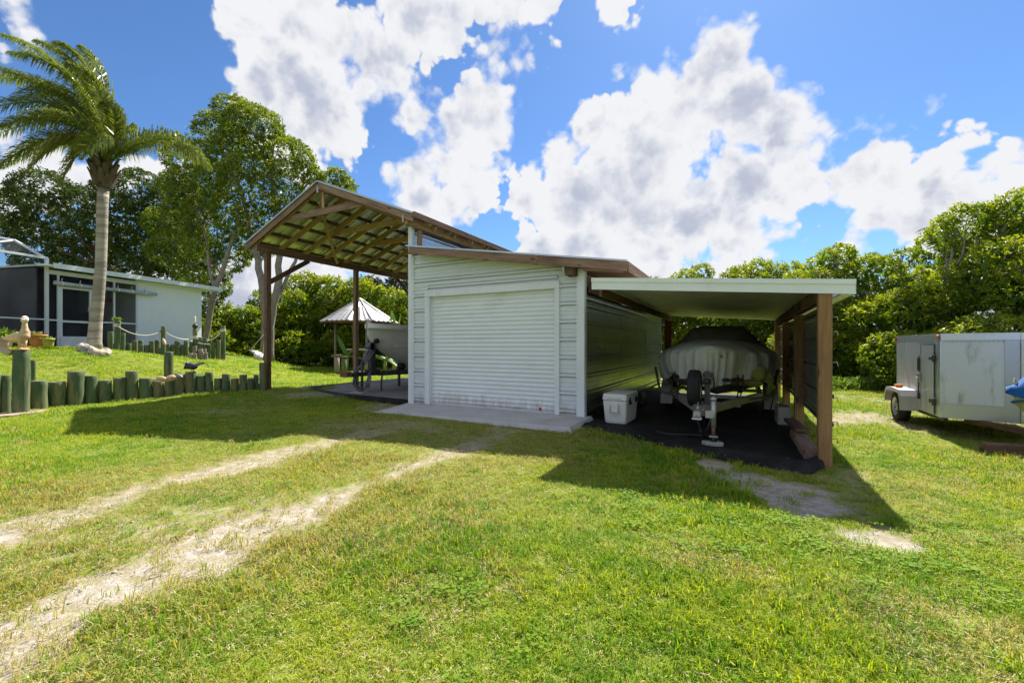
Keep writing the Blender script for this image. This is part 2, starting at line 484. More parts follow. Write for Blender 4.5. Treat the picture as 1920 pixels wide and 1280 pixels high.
def mat_leaf(name, c1, c2, trans=0.45, rough=0.45, vscale=0.8, c3=None, sat=1.0):
    m, t, b = new_mat(name)
    p = wpos(t)
    n = noise_node(t, p, vscale, 3, 0.6)
    n2 = noise_node(t, p, 11.0, 2, 0.5)
    f = smooth(t, math_node(t, 'MULTIPLY_ADD', n2, 0.6, math_node(t, 'MULTIPLY', n, 0.55)), 0.38, 0.75)
    c = mixc(t, f, c1, c2)
    if c3:
        at = t.nodes.new('ShaderNodeAttribute')
        at.attribute_name = 'young'  # new growth; on crowns the sunlit tops are painted in too
        c = mixc(t, at.outputs['Fac'], c, c3)
    t.links.new(c, b.inputs['Base Color'])
    b.inputs['Roughness'].default_value = rough
    b.inputs['Specular IOR Level'].default_value = 0.35
    tl = t.nodes.new('ShaderNodeBsdfTranslucent')
    tcol = mixc(t, 1.0, c, (1.5, 1.45, 0.55), 'MULTIPLY')
    t.links.new(tcol, tl.inputs[0])
    mx = t.nodes.new('ShaderNodeMixShader')
    mx.inputs[0].default_value = trans
    t.links.new(b.outputs[0], mx.inputs[1])
    t.links.new(tl.outputs[0], mx.inputs[2])
    t.links.new(mx.outputs[0], t.nodes['Material Output'].inputs[0])
    MATS[name] = m
mat_leaf('pepper_leaf', (0.065, 0.135, 0.012), (0.125, 0.205, 0.016), 0.48, c3=(0.30, 0.34, 0.022))
mat_leaf('oak_leaf', (0.032, 0.060, 0.014), (0.060, 0.095, 0.020), 0.36, c3=(0.10, 0.14, 0.022))
mat_leaf('tall_leaf', (0.055, 0.105, 0.014), (0.105, 0.160, 0.020), 0.46, c3=(0.22, 0.27, 0.025))
mat_leaf('cedar_leaf', (0.035, 0.055, 0.025), (0.055, 0.080, 0.035), 0.25)
mat_leaf('palm_leaf', (0.075, 0.135, 0.028), (0.16, 0.215, 0.050), 0.42, 0.30, c3=(0.28, 0.27, 0.06))
mat_leaf('banana_leaf', (0.10, 0.20, 0.03), (0.16, 0.27, 0.05), 0.5, 0.4)
mat_leaf('herb_leaf', (0.10, 0.18, 0.03), (0.18, 0.26, 0.05), 0.4)

def mat_grass():
    m, t, b = new_mat('grass_blade')
    p = wpos(t)
    r = rnd(t)
    big = noise_node(t, p, 0.55, 4, 0.6)
    med = noise_node(t, p, 2.6, 4, 0.6)
    f = math_node(t, 'MULTIPLY_ADD', r, 0.22, math_node(t, 'MULTIPLY_ADD', big, 0.45, math_node(t, 'MULTIPLY', med, 0.38)))
    c = mixc(t, smooth(t, f, 0.40, 0.64), (0.125, 0.27, 0.010), (0.38, 0.44, 0.022))
    at = t.nodes.new('ShaderNodeAttribute')
    at.attribute_name = 'dry'
    at.attribute_type = 'INSTANCER'
    dryf = math_node(t, 'ADD', at.outputs['Fac'], math_node(t, 'MULTIPLY_ADD', r, 0.8, -0.30))
    c = mixc(t, smooth(t, dryf, 0.26, 0.92, 0, 0.88), c, (0.42, 0.345, 0.14))
    t.links.new(c, b.inputs['Base Color'])
    b.inputs['Roughness'].default_value = 0.5
    b.inputs['Specular IOR Level'].default_value = 0.3
    tl = t.nodes.new('ShaderNodeBsdfTranslucent')
    t.links.new(mixc(t, 1.0, c, (1.45, 1.4, 0.45), 'MULTIPLY'), tl.inputs[0])
    mx = t.nodes.new('ShaderNodeMixShader')
    mx.inputs[0].default_value = 0.42
    t.links.new(b.outputs[0], mx.inputs[1])
    t.links.new(tl.outputs[0], mx.inputs[2])
    t.links.new(mx.outputs[0], t.nodes['Material Output'].inputs[0])
    MATS['grass_blade'] = m
mat_grass()

def mat_ground():
    m, t, b = new_mat('ground_soil')
    p = wpos(t)
    at = t.nodes.new('ShaderNodeAttribute')
    at.attribute_name = 'bare'
    n1 = noise_node(t, p, 0.5, 4, 0.6)
    n2 = noise_node(t, p, 9.0, 6, 0.68)
    n3 = noise_node(t, p, 60.0, 4, 0.7)
    th = mixc(t, smooth(t, n2, 0.35, 0.65), (0.16, 0.22, 0.022), (0.27, 0.28, 0.06))
    th = mixc(t, smooth(t, n3, 0.42, 0.6, 0, 0.6), th, (0.14, 0.16, 0.025))
    th = mixc(t, smooth(t, n1, 0.4, 0.65, 0, 0.5), th, (0.17, 0.22, 0.02))
    sand = mixc(t, smooth(t, n2, 0.3, 0.7), (0.36, 0.315, 0.26), (0.50, 0.45, 0.39))
    sand = mixc(t, smooth(t, n3, 0.5, 0.62, 0, 0.55), sand, (0.33, 0.28, 0.20))
    f = math_node(t, 'ADD', at.outputs['Fac'], math_node(t, 'MULTIPLY_ADD', n3, 0.9, math_node(t, 'MULTIPLY_ADD', n2, 1.3, -1.22)))
    straw = mixc(t, smooth(t, f, 0.10, 0.42), th, (0.33, 0.285, 0.17))
    c = mixc(t, smooth(t, f, 0.44, 0.66), straw, sand)
    t.links.new(c, b.inputs['Base Color'])
    b.inputs['Roughness'].default_value = 0.95
    b.inputs['Specular IOR Level'].default_value = 0.15
    h = math_node(t, 'MULTIPLY_ADD', n3, 0.6, n2)
    bump(t, b, h, 0.8, 0.03)
    MATS['ground_soil'] = m
mat_ground()

def mat_fabric_ground():
    m, t, b = new_mat('weed_cloth')
    p = wpos(t)
    n = noise_node(t, p, 2.0, 6, 0.7)
    n2 = noise_node(t, p, 24.0, 5, 0.75)
    c = mixc(t, smooth(t, n, 0.4, 0.7), (0.010, 0.0105, 0.013), (0.034, 0.029, 0.026))
    c = mixc(t, smooth(t, n2, 0.62, 0.76, 0, 0.4), c, (0.09, 0.075, 0.06))
    v = t.nodes.new('ShaderNodeTexVoronoi')
    v.inputs['Scale'].default_value = 7.0
    t.links.new(p, v.inputs['Vector'])
    c = mixc(t, smooth(t, v.outputs['Distance'], 0.05, 0.085, 0.6, 0), c, (0.30, 0.27, 0.22))
    t.links.new(c, b.inputs['Base Color'])
    b.inputs['Specular IOR Level'].default_value = 0.2
    b.inputs['Roughness'].default_value = 0.7
    bump(t, b, math_node(t, 'MULTIPLY_ADD', n2, 0.3, n), 0.5, 0.03)
    MATS['weed_cloth'] = m
mat_fabric_ground()

# ------------------------------------------------------------------ object helpers
def tag(o, label=None, cat=None, group=None, kind=None):
    if label: o['label'] = label
    if cat: o['category'] = cat
    if group: o['group'] = group
    if kind: o['kind'] = kind
    return o
def thing(name, label, cat, loc=(0, 0, 0), rz=0.0, group=None):
    o = bpy.data.objects.new(name, None)
    o.empty_display_size = 0.2
    COL.objects.link(o)
    o.location = loc
    o.rotation_euler = (0, 0, rz)
    return tag(o, label, cat, group)
def origin_of(o):
    """accumulated location of parents (parents of built-in-place parts are unrotated)"""
    v = Vector((0, 0, 0))
    while o is not None:
        v += Vector(o.location)
        o = o.parent
    return v
def link(name, mesh, parent=None, mat=None, world_m=None, local_m=None):
    o = bpy.data.objects.new(name, mesh)
    COL.objects.link(o)
    if mat is not None and len(mesh.materials) == 0:
        mesh.materials.append(MATS[mat])
    if parent is not None:
        o.parent = parent
    if world_m is not None:
        base = origin_of(parent) if parent is not None else Vector((0, 0, 0))
        o.matrix_local = Matrix.Translation(-base) @ world_m
    elif local_m is not None:
        o.matrix_local = local_m
    return o

class MB:
    def __init__(s):
        s.v = []; s.f = []; s.sm = []
    def add(s, vs, fs, smooth_=False):
        k = len(s.v)
        s.v += [tuple(v) for v in vs]
        s.f += [tuple(i + k for i in f) for f in fs]
        s.sm += [smooth_] * len(fs)
        return s
    def box(s, x0, x1, y0, y1, z0, z1, M=None, ch=0.0):
        if ch > 0:
            vs = []
            for (sx, X) in ((0, x0), (1, x1)):
                for (sy, Y) in ((0, y0), (1, y1)):
                    for (sz, Zz) in ((0, z0), (1, z1)):
                        ix = ch if sx == 0 else -ch
                        iy = ch if sy == 0 else -ch
                        iz = ch if sz == 0 else -ch
                        vs += [(X, Y + iy, Zz + iz), (X + ix, Y, Zz + iz), (X + ix, Y + iy, Zz)]
            def q(a, b, c, k):
                return (a * 4 + b * 2 + c) * 3 + k
            fs = []
            for a in (0, 1):
                f = [q(a, 0, 0, 0), q(a, 0, 1, 0), q(a, 1, 1, 0), q(a, 1, 0, 0)]
                fs.append(f if a == 0 else f[::-1])
                f = [q(0, a, 0, 1), q(1, a, 0, 1), q(1, a, 1, 1), q(0, a, 1, 1)]
                fs.append(f if a == 0 else f[::-1])
                f = [q(0, 0, a, 2), q(0, 1, a, 2), q(1, 1, a, 2), q(1, 0, a, 2)]
                fs.append(f if a == 0 else f[::-1])
            for a in (0, 1):
                for b in (0, 1):
                    fs.append([q(a, b, 0, 0), q(a, b, 1, 0), q(a, b, 1, 1), q(a, b, 0, 1)])
                    fs.append([q(a, 0, b, 0), q(a, 1, b, 0), q(a, 1, b, 2), q(a, 0, b, 2)])
                    fs.append([q(0, a, b, 1), q(1, a, b, 1), q(1, a, b, 2), q(0, a, b, 2)])
                    for c in (0, 1):
                        fs.append([q(a, b, c, 0), q(a, b, c, 1), q(a, b, c, 2)])
        else:
            vs = [(x, y, z) for x in (x0, x1) for y in (y0, y1) for z in (z0, z1)]
            fs = [(0, 1, 3, 2), (4, 6, 7, 5), (0, 4, 5, 1), (2, 3, 7, 6), (0, 2, 6, 4), (1, 5, 7, 3)]
        if M is not None:
            vs = [M @ Vector(v) for v in vs]
        return s.add(vs, fs)
    def tube(s, pts, r, n=8, cap=True):
        pts = [Vector(p) for p in pts]
        rs = r if isinstance(r, (list, tuple)) else [r] * len(pts)
        k = len(s.v)
        prev = None
        for i, p in enumerate(pts):
            d = (pts[min(i + 1, len(pts) - 1)] - pts[max(i - 1, 0)])
            d = d.normalized() if d.length > 1e-9 else Vector((0, 0, 1))
            if prev is None:
                a = d.orthogonal().normalized()
            else:
                a = (prev - d * prev.dot(d))
                a = a.normalized() if a.length > 1e-6 else d.orthogonal().normalized()
            prev = a
            b2 = d.cross(a)
            for j in range(n):
                t = 2 * math.pi * j / n
                s.v.append(tuple(p + (a * math.cos(t) + b2 * math.sin(t)) * rs[i]))
        for i in range(len(pts) - 1):
            for j in range(n):
                s.f.append((k + i * n + j, k + i * n + (j + 1) % n, k + (i + 1) * n + (j + 1) % n, k + (i + 1) * n + j))
                s.sm.append(True)
        if cap:
            s.f.append(tuple(k + j for j in reversed(range(n)))); s.sm.append(False)
            e = k + (len(pts) - 1) * n
            s.f.append(tuple(e + j for j in range(n))); s.sm.append(False)
        return s
    def lathe(s, prof, n=20, c=(0, 0, 0), M=None, cap=True, sm=True):
        """prof: (radius, z) pairs from bottom to top"""
        k = len(s.v)
        for (r, z) in prof:
            for j in range(n):
                t = 2 * math.pi * j / n
                v = Vector((c[0] + r * math.cos(t), c[1] + r * math.sin(t), c[2] + z))
                if M is not None: v = M @ v
                s.v.append(tuple(v))
        for i in range(len(prof) - 1):
            for j in range(n):
                s.f.append((k + i * n + j, k + i * n + (j + 1) % n, k + (i + 1) * n + (j + 1) % n, k + (i + 1) * n + j))
                s.sm.append(sm)
        if cap:
            s.f.append(tuple(k + j for j in reversed(range(n)))); s.sm.append(False)
            e = k + (len(prof) - 1) * n
            s.f.append(tuple(e + j for j in range(n))); s.sm.append(False)
        return s
    def grid(s, P, smooth_=True, close=False):
        """P[i][j] points"""
        k = len(s.v)
        ni, nj = len(P), len(P[0])
        for row in P:
            for p in row:
                s.v.append(tuple(p))
        for i in range(ni - 1):
            for j in range(nj if close else nj - 1):
                s.f.append((k + i * nj + j, k + i * nj + (j + 1) % nj, k + (i + 1) * nj + (j + 1) % nj, k + (i + 1) * nj + j))
                s.sm.append(smooth_)
        return s
    def prism(s, poly, z0, z1):
        n = len(poly)
        vs = [(p[0], p[1], z0) for p in poly] + [(p[0], p[1], z1) for p in poly]
        fs = [tuple(reversed(range(n))), tuple(range(n, 2 * n))] + [(i, (i + 1) % n, n + (i + 1) % n, n + i) for i in range(n)]
        return s.add(vs, fs)
    def mesh(s, name, shift=None):
        me = bpy.data.meshes.new(name)
        v = s.v if shift is None else [(a - shift[0], b - shift[1], c - shift[2]) for a, b, c in s.v]
        me.from_pydata(v, [], s.f)
        me.polygons.foreach_set('use_smooth', s.sm)
        me.update()
        return me
    def build(s, name, mat, parent=None, solid=0.0):
        """vertices were given in world space"""
        base = origin_of(parent) if parent is not None else Vector((0, 0, 0))
        me = s.mesh(name, base)
        o = link(name, me, parent, mat)
        if solid:
            md = o.modifiers.new('thickness', 'SOLIDIFY'); md.thickness = solid; md.offset = 0
        return o
    def build_local(s, name, mat, parent):
        """vertices in the thing's own frame"""
        return link(name, s.mesh(name), parent, mat)
    def build_top(s, name, mat, origin, label, cat, group=None, solid=0.0):
        """a thing that is one mesh, with its origin at its base"""
        me = s.mesh(name, origin)
        o = link(name, me, None, mat)
        o.location = origin
        if solid:
            md = o.modifiers.new('thickness', 'SOLIDIFY'); md.thickness = solid; md.offset = 0
        return tag(o, label, cat, group)

def frame(p0, p1, up=(0, 0, 1)):
    """matrix whose X runs p0->p1, Z near up, origin at the middle"""
    p0, p1 = Vector(p0), Vector(p1)
    x = (p1 - p0).normalized()
    u = Vector(up)
    y = u.cross(x)
    if y.length < 1e-6:
        y = Vector((0, 1, 0))
    y.normalize()
    z = x.cross(y)
    M = Matrix((x, y, z)).transposed().to_4x4()
    M.translation = (p0 + p1) / 2
    return M
_beam_cache = {}
def beam(name, p0, p1, w, h, mat, parent, up=(0, 0, 1), ch=0.006, label=None):
    """a timber or bar: w across, h along 'up'; its own object, grain along its length"""
    L = (Vector(p1) - Vector(p0)).length
    key = (round(L, 3), w, h, mat, ch)
    me = _beam_cache.get(key)
    if me is None:
        me = MB().box(-L / 2, L / 2, -w / 2, w / 2, -h / 2, h / 2, ch=ch).mesh(name)
        me.materials.append(MATS[mat])
        _beam_cache[key] = me
    o = link(name, me, parent, None, world_m=frame(p0, p1, up))
    if label: o['label'] = label
    return o
def np_mesh(name, verts, quads, mat, attrs=None, tris=None):
    me = bpy.data.meshes.new(name)
    nv = len(verts)
    me.vertices.add(nv)
    me.vertices.foreach_set('co', np.asarray(verts, np.float32).ravel())
    k = 4 if tris is None else 3
    F = np.asarray(quads if tris is None else tris, np.int32)
    me.loops.add(F.size)
    me.loops.foreach_set('vertex_index', F.ravel())
    me.polygons.add(len(F))
    me.polygons.foreach_set('loop_start', np.arange(0, F.size, k, dtype=np.int32))
    me.polygons.foreach_set('loop_total', np.full(len(F), k, dtype=np.int32))
    me.update(calc_edges=True)
    if attrs:
        for an, av in attrs.items():
            a = me.attributes.new(an, 'FLOAT', 'POINT')
            a.data.foreach_set('value', np.asarray(av, np.float32))
    if mat: me.materials.append(MATS[mat])
    return me
# ================================================================== TERRAIN
WALL_PX = np.array([-900, -400, 0, 40, 100, 200, 300, 400, 495])
WALL_Z = np.array([5.4, 7.0, 8.9, 9.15, 9.8, 10.6, 11.3, 12.0, 12.5])
def wall_depth(px):
    return np.interp(px, WALL_PX, WALL_Z)
_ctl = [(0,9.3,.62),(100,10.2,.6),(200,11,.55),(300,11.8,.48),(400,12.4,.35),(495,12.9,.17),
        (175,13.5,1.36),(85,15.8,1.42),(20,14.7,1.42),(140,16.7,1.44),(255,19,1.44),(378,21.8,1.3),
        (210,14.5,1.24),(320,16.3,1.03),(424,17.8,.8),(480,20,.55),(560,22,.22),(640,24,.12),(450,26,.5),(380,29,.9),
        (540,15,.1),(600,18,.08),(-200,12,1.3),(-150,9.5,.9),(480,16,.42),(-400,9,.9),(-300,16,1.4),(100,26,1.4),(680,30,.1),(560,32,.2),(700,20,.08)]
_cx = np.array([CP(a, b) for a, b, _ in _ctl])
_cz = np.array([c for _, _, c in _ctl])
def _tps(r2):
    return np.where(r2 > 1e-9, r2 * np.log(np.maximum(r2, 1e-9)), 0)
_n = len(_cx)
_A = np.zeros((_n + 3, _n + 3))
_d2 = ((_cx[:, None, :] - _cx[None, :, :]) ** 2).sum(-1)
_A[:_n, :_n] = _tps(_d2) + np.eye(_n) * 0.8
_A[:_n, _n] = 1; _A[:_n, _n + 1:] = _cx
_A[_n, :_n] = 1; _A[_n + 1:, :_n] = _cx.T
_sol = np.linalg.solve(_A, np.concatenate([_cz, [0, 0, 0]]))
def lawn_h(x, y):
    x = np.asarray(x, float); y = np.asarray(y, float)
    sh = x.shape
    x = x.ravel(); y = y.ravel()
    r = np.zeros_like(x)
    for i in range(_n):
        r += _sol[i] * _tps((x - _cx[i, 0]) ** 2 + (y - _cx[i, 1]) ** 2)
    r += _sol[_n] + _sol[_n + 1] * x + _sol[_n + 2] * y
    return r.reshape(sh)
def terrain(x, y):
    x = np.asarray(x, float); y = np.asarray(y, float)
    X, Z = cam_coords(x, y)
    Zs = np.maximum(Z, 0.5)
    px = 960 + X / Zs * FPX
    low = 0.14 * np.exp(-((x + 12.4) ** 2 + (y - 7.6) ** 2) / 7.0) + 0.03 * sstep(6, 16, y)
    low = low + (fbm(x * 0.35, y * 0.35, seed=3, octv=3) - 0.5) * 0.07 * sstep(1.0, 5.0, np.abs(x + 1.5) + np.abs(y - 9) * 0.2)
    h = np.clip(lawn_h(x, y), 0.05, 1.335)
    h = h + (fbm(x * 0.5, y * 0.5, seed=5, octv=3) - 0.5) * 0.03
    wd = wall_depth(px)
    inside = sstep(0.0, 0.16, Z - wd)
    inside = inside * np.where(Z > 0.5, 1, 0)
    side = 1 - sstep(497, 640, px)
    far = 1 - sstep(34, 50, Z)
    k = inside * side * far * sstep(-2600, -1400, px)
    return low * (1 - k) + h * k

def seg_dist(x, y, pts):
    d = np.full(np.shape(x), 1e9)
    for (a, b) in zip(pts[:-1], pts[1:]):
        ax, ay, bx, by = a[0], a[1], b[0], b[1]
        L = (bx - ax) ** 2 + (by - ay) ** 2
        t = np.clip(((x - ax) * (bx - ax) + (y - ay) * (by - ay)) / L, 0, 1)
        d = np.minimum(d, np.hypot(x - ax - t * (bx - ax), y - ay - t * (by - ay)))
    return d
def GP(*pp):
    return [tuple(G(a, b))[:2] for a, b in pp]
TRACK1 = GP((-350, 1085), (0, 992), (160, 952), (300, 905), (460, 868), (620, 828), (790, 792))
TRACK2 = GP((-200, 1330), (20, 1190), (190, 1108), (340, 1045), (450, 995), (640, 930), (790, 868), (870, 838), (960, 806))
MID = GP((0, 1070), (130, 1022), (300, 985), (480, 950))
CAR_BED = [(-2.62, 7.2), (-2.0, 6.95), (-0.9, 6.3), (0.05, 5.85), (0.62, 5.72), (.82, 6.05), (.84, 14.0), (-2.62, 14.0)]
def in_poly(x, y, poly):
    r = np.zeros(np.shape(x), bool)
    n = len(poly)
    for i in range(n):
        x1, y1 = poly[i]; x2, y2 = poly[(i + 1) % n]
        c = ((y1 > y) != (y2 > y)) & (x < (x2 - x1) * (y - y1) / (y2 - y1 + 1e-12) + x1)
        r ^= c
    return r
def bare_mask(x, y):
    n = fbm(x * 0.9, y * 0.9, seed=21, octv=4)
    n2 = fbm(x * 3.1, y * 3.1, seed=31, octv=4, rough=0.6)
    j = (n - 0.5) * 0.9 + (n2 - 0.5) * 0.8
    X, Z = cam_coords(x, y)
    b = np.zeros(np.shape(x))
    dwn = sstep(9.0, 3.0, Z)                               # tracks are barer towards the drive
    b = np.maximum(b, (1 - sstep(0.03, 0.52, seg_dist(x, y, TRACK1) + j * 0.62)) * (0.54 + 0.32 * dwn))
    b = np.maximum(b, (1 - sstep(0.03, 0.50, seg_dist(x, y, TRACK2) + j * 0.62)) * (0.52 + 0.34 * dwn))
    b = np.maximum(b, (1 - sstep(0.0, 0.5, seg_dist(x, y, MID) + j * 0.9)) * 0.5)
    # gravel before the boat bay, sandy strips at the carport and the far drive
    g1 = GP((560, 746), (650, 738), (740, 752), (700, 764))
    b = np.maximum(b, (1 - sstep(0.2, 1.0, seg_dist(x, y, g1) + j * 0.9)) * 0.7)
    b = np.maximum(b, (1 - sstep(0.05, 0.45, seg_dist(x, y, GP((330, 772), (440, 772))) + j * 0.9)) * 0.5)
    b = np.maximum(b, (1 - sstep(0.0, 0.5, seg_dist(x, y, GP((600, 800), (760, 790), (850, 820), (900, 825))) + j * 1.0)) * 0.5)
    g2 = GP((1330, 872), (1395, 892), (1460, 918), (1500, 940))
    b = np.maximum(b, (1 - sstep(0.26, 0.58, seg_dist(x, y, g2) + j * 0.5)) * 1.0)
    b = np.maximum(b, 1 - sstep(0.06, 0.24, seg_dist(x, y, GP((1485, 930), (1560, 955))) + j * 0.5))
    b = np.maximum(b, 1 - sstep(0.06, 0.24, seg_dist(x, y, GP((1610, 1000), (1665, 1010))) + j * 0.5)) * .8
    b = np.maximum(b, (1 - sstep(0.1, 0.9, seg_dist(x, y, GP((1560, 790), (1650, 782), (1720, 800), (1800, 812))) + j * 1.1)) * 0.6)
    b = np.maximum(b, (1 - sstep(0.1, 1.1, seg_dist(x, y, GP((1570, 745), (1680, 760), (1900, 800))) + j * 1.5)) * 0.36)
    b = np.maximum(b, (1 - sstep(0.0, 0.22, seg_dist(x, y, GP((1020, 1050), (1050, 1085))) + j * 0.6)) * 0.34)
    b = np.maximum(b, (1 - sstep(0.02, 0.22, seg_dist(x, y, GP((1700, 1100), (1840, 1160))) + j * 0.7)) * 0.2)
    b = np.maximum(b, (1 - sstep(0.0, 0.25, seg_dist(x, y, GP((1550, 875), (1620, 975), (1650, 990))) + j * 0.6)) * 0.4)
    return np.clip(b, 0, 1)
def dry_mask(x, y):
    near = 1 - sstep(0.2, 2.4, np.minimum(seg_dist(x, y, TRACK1), seg_dist(x, y, TRACK2)) + (fbm(x, y, seed=41) - 0.5) * 1.6)
    right = 0.75 * sstep(1.2, 3.2, x) * sstep(2.5, 6, y) * (1 - sstep(14, 20, y))
    patch = sstep(0.55, 0.75, fbm(x * 1.3, y * 1.3, seed=51)) * 0.55
    X, Z = cam_coords(x, y)
    px = 960 + X / np.maximum(Z, .5) * FPX
    lawn = sstep(0, .3, Z - wall_depth(px)) * (px < 760)
    return np.clip(np.maximum(np.maximum(near * 0.75, right * 0.55), patch * .9) * (1 - lawn * 0.9), 0, 1)

def axis(lo, hi, a, b, fine):
    inner = np.arange(a, b + 1e-6, fine)
    def ramp(s, e):
        v = [s]; st = fine
        while abs(v[-1] - s) < abs(e - s):
            st *= 1.22
            v.append(v[-1] + (st if e > s else -st))
        v[-1] = e
        return v[1:]
    return np.array(sorted(ramp(a, lo)) + list(inner) + ramp(b, hi))
ax_x = axis(-900, 900, -21, 5.5, 0.09)
ax_y = axis(-60, 1500, -0.5, 19, 0.09)
gx, gy = np.meshgrid(ax_x, ax_y)
gb = bare_mask(gx, gy)
gz = terrain(gx, gy) - 0.03 * gb + (fbm(gx * 6, gy * 6, seed=91, octv=2) - .5) * 0.02 * (gy < 12)
nx, ny = len(ax_x), len(ax_y)
idx = np.arange(nx * ny).reshape(ny, nx)
q = np.stack([idx[:-1, :-1], idx[:-1, 1:], idx[1:, 1:], idx[1:, :-1]], -1).reshape(-1, 4)
me = np_mesh('ground', np.stack([gx, gy, gz], -1).reshape(-1, 3), q, 'ground_soil', {'bare': gb.ravel()})
me.polygons.foreach_set('use_smooth', np.ones(len(me.polygons), bool))
ground = bpy.data.objects.new('ground', me)
COL.objects.link(ground)
tag(ground, kind='structure')
def TZ(x, y):
    return float(terrain(np.array([x]), np.array([y]))[0])
def WG(px, Z, dz=0.0):
    x, y = CP(px, Z)
    return Vector((x, y, TZ(x, y) + dz))

mat_leaf('weed_leaf', (0.13, 0.26, 0.010), (0.26, 0.38, 0.02), 0.45, 0.8)
mat_simple('straw', (0.46, 0.37, 0.20), 0.8, 0, 0.35, 30, spec=0.2)
mat_simple('pebble', (0.40, 0.35, 0.29), 0.9, 0, 0.4, 40, spec=0.2)
# ------------------------------------------------------------------ grass (instanced tufts, one mass nobody could count)
def blade_tuft(seed, nb, rad, h, w, lean):
    r = np.random.default_rng(seed)
    V = []; T = []
    for i in range(nb):
        a = r.uniform(0, 2 * math.pi); d = rad * math.sqrt(r.uniform())
        bx, by = d * math.cos(a), d * math.sin(a)
        t = r.uniform(0, 2 * math.pi)
        ln = lean * r.uniform(0.3, 1.3)
        hh = h * r.uniform(0.55, 1.15)
        dx, dy = math.cos(t) * ln, math.sin(t) * ln
        f = t + math.pi / 2 + r.uniform(-.6, .6)
        wx, wy = math.cos(f) * w * r.uniform(.7, 1.3) / 2, math.sin(f) * w / 2
        k = len(V)
        V += [(bx - wx, by - wy, -0.005), (bx + wx, by + wy, -0.005),
              (bx + dx * .35 * hh - wx * .8, by + dy * .35 * hh - wy * .8, hh * .6), (bx + dx * .35 * hh + wx * .8, by + dy * .35 * hh + wy * .8, hh * .6),
              (bx + dx * hh, by + dy * hh, hh * (1 - 0.25 * ln))]
        T += [(k, k + 1, k + 3), (k, k + 3, k + 2), (k + 2, k + 3, k + 4)]
    return np_mesh('tuft', V, None, 'grass_blade', tris=T)
def weed_tuft(seed):
    r = np.random.default_rng(seed)
    V = []; T = []
    for i in range(16):
        a = r.uniform(0, 6.28); d = r.uniform(0, .07)
        c = np.array([d * math.cos(a), d * math.sin(a), r.uniform(.012, .04)])
        u = r.uniform(0, 6.28); L = r.uniform(.018, .034)
        dx = np.array([math.cos(u), math.sin(u), r.uniform(-.2, .4)]) * L
        sx = np.array([-math.sin(u), math.cos(u), 0]) * L * .42
        k = len(V)
        V += [c - dx * .5, c + sx, c + dx * .5, c - sx]
        T += [(k, k + 1, k + 2), (k, k + 2, k + 3)]
    return np_mesh('tuft', V, None, 'weed_leaf', tris=T)
def straw_tuft(seed):
    r = np.random.default_rng(seed)
    V = []; T = []
    for i in range(9):
        c = np.array([*r.uniform(-.06, .06, 2), r.uniform(.008, .028)])
        u = r.uniform(0, 6.28); L = r.uniform(.018, .045)
        dx = np.array([math.cos(u) * L, math.sin(u) * L, r.uniform(-.1, .35) * L])
        sx = np.array([-math.sin(u), math.cos(u), 0]) * .0017
        k = len(V)
        V += [c - sx, c + sx, c + dx]
        T += [(k, k + 1, k + 2)]
    return np_mesh('tuft', V, None, 'straw', tris=T)
tufts = [blade_tuft(1, 12, .050, .036, .0044, 1.1), blade_tuft(2, 12, .05, .046, .0042, 1.0),
         blade_tuft(3, 10, .055, .028, .0052, 1.4), blade_tuft(4, 9, .035, .075, .0052, .8),
         blade_tuft(5, 26, .17, .065, .010, .9), weed_tuft(6), straw_tuft(7)]
tuft_obs = []
for i, tm in enumerate(tufts):
    o = bpy.data.objects.new('grass_tuft', tm)           # source shapes only, not part of the scene itself
    tuft_obs.append(o)

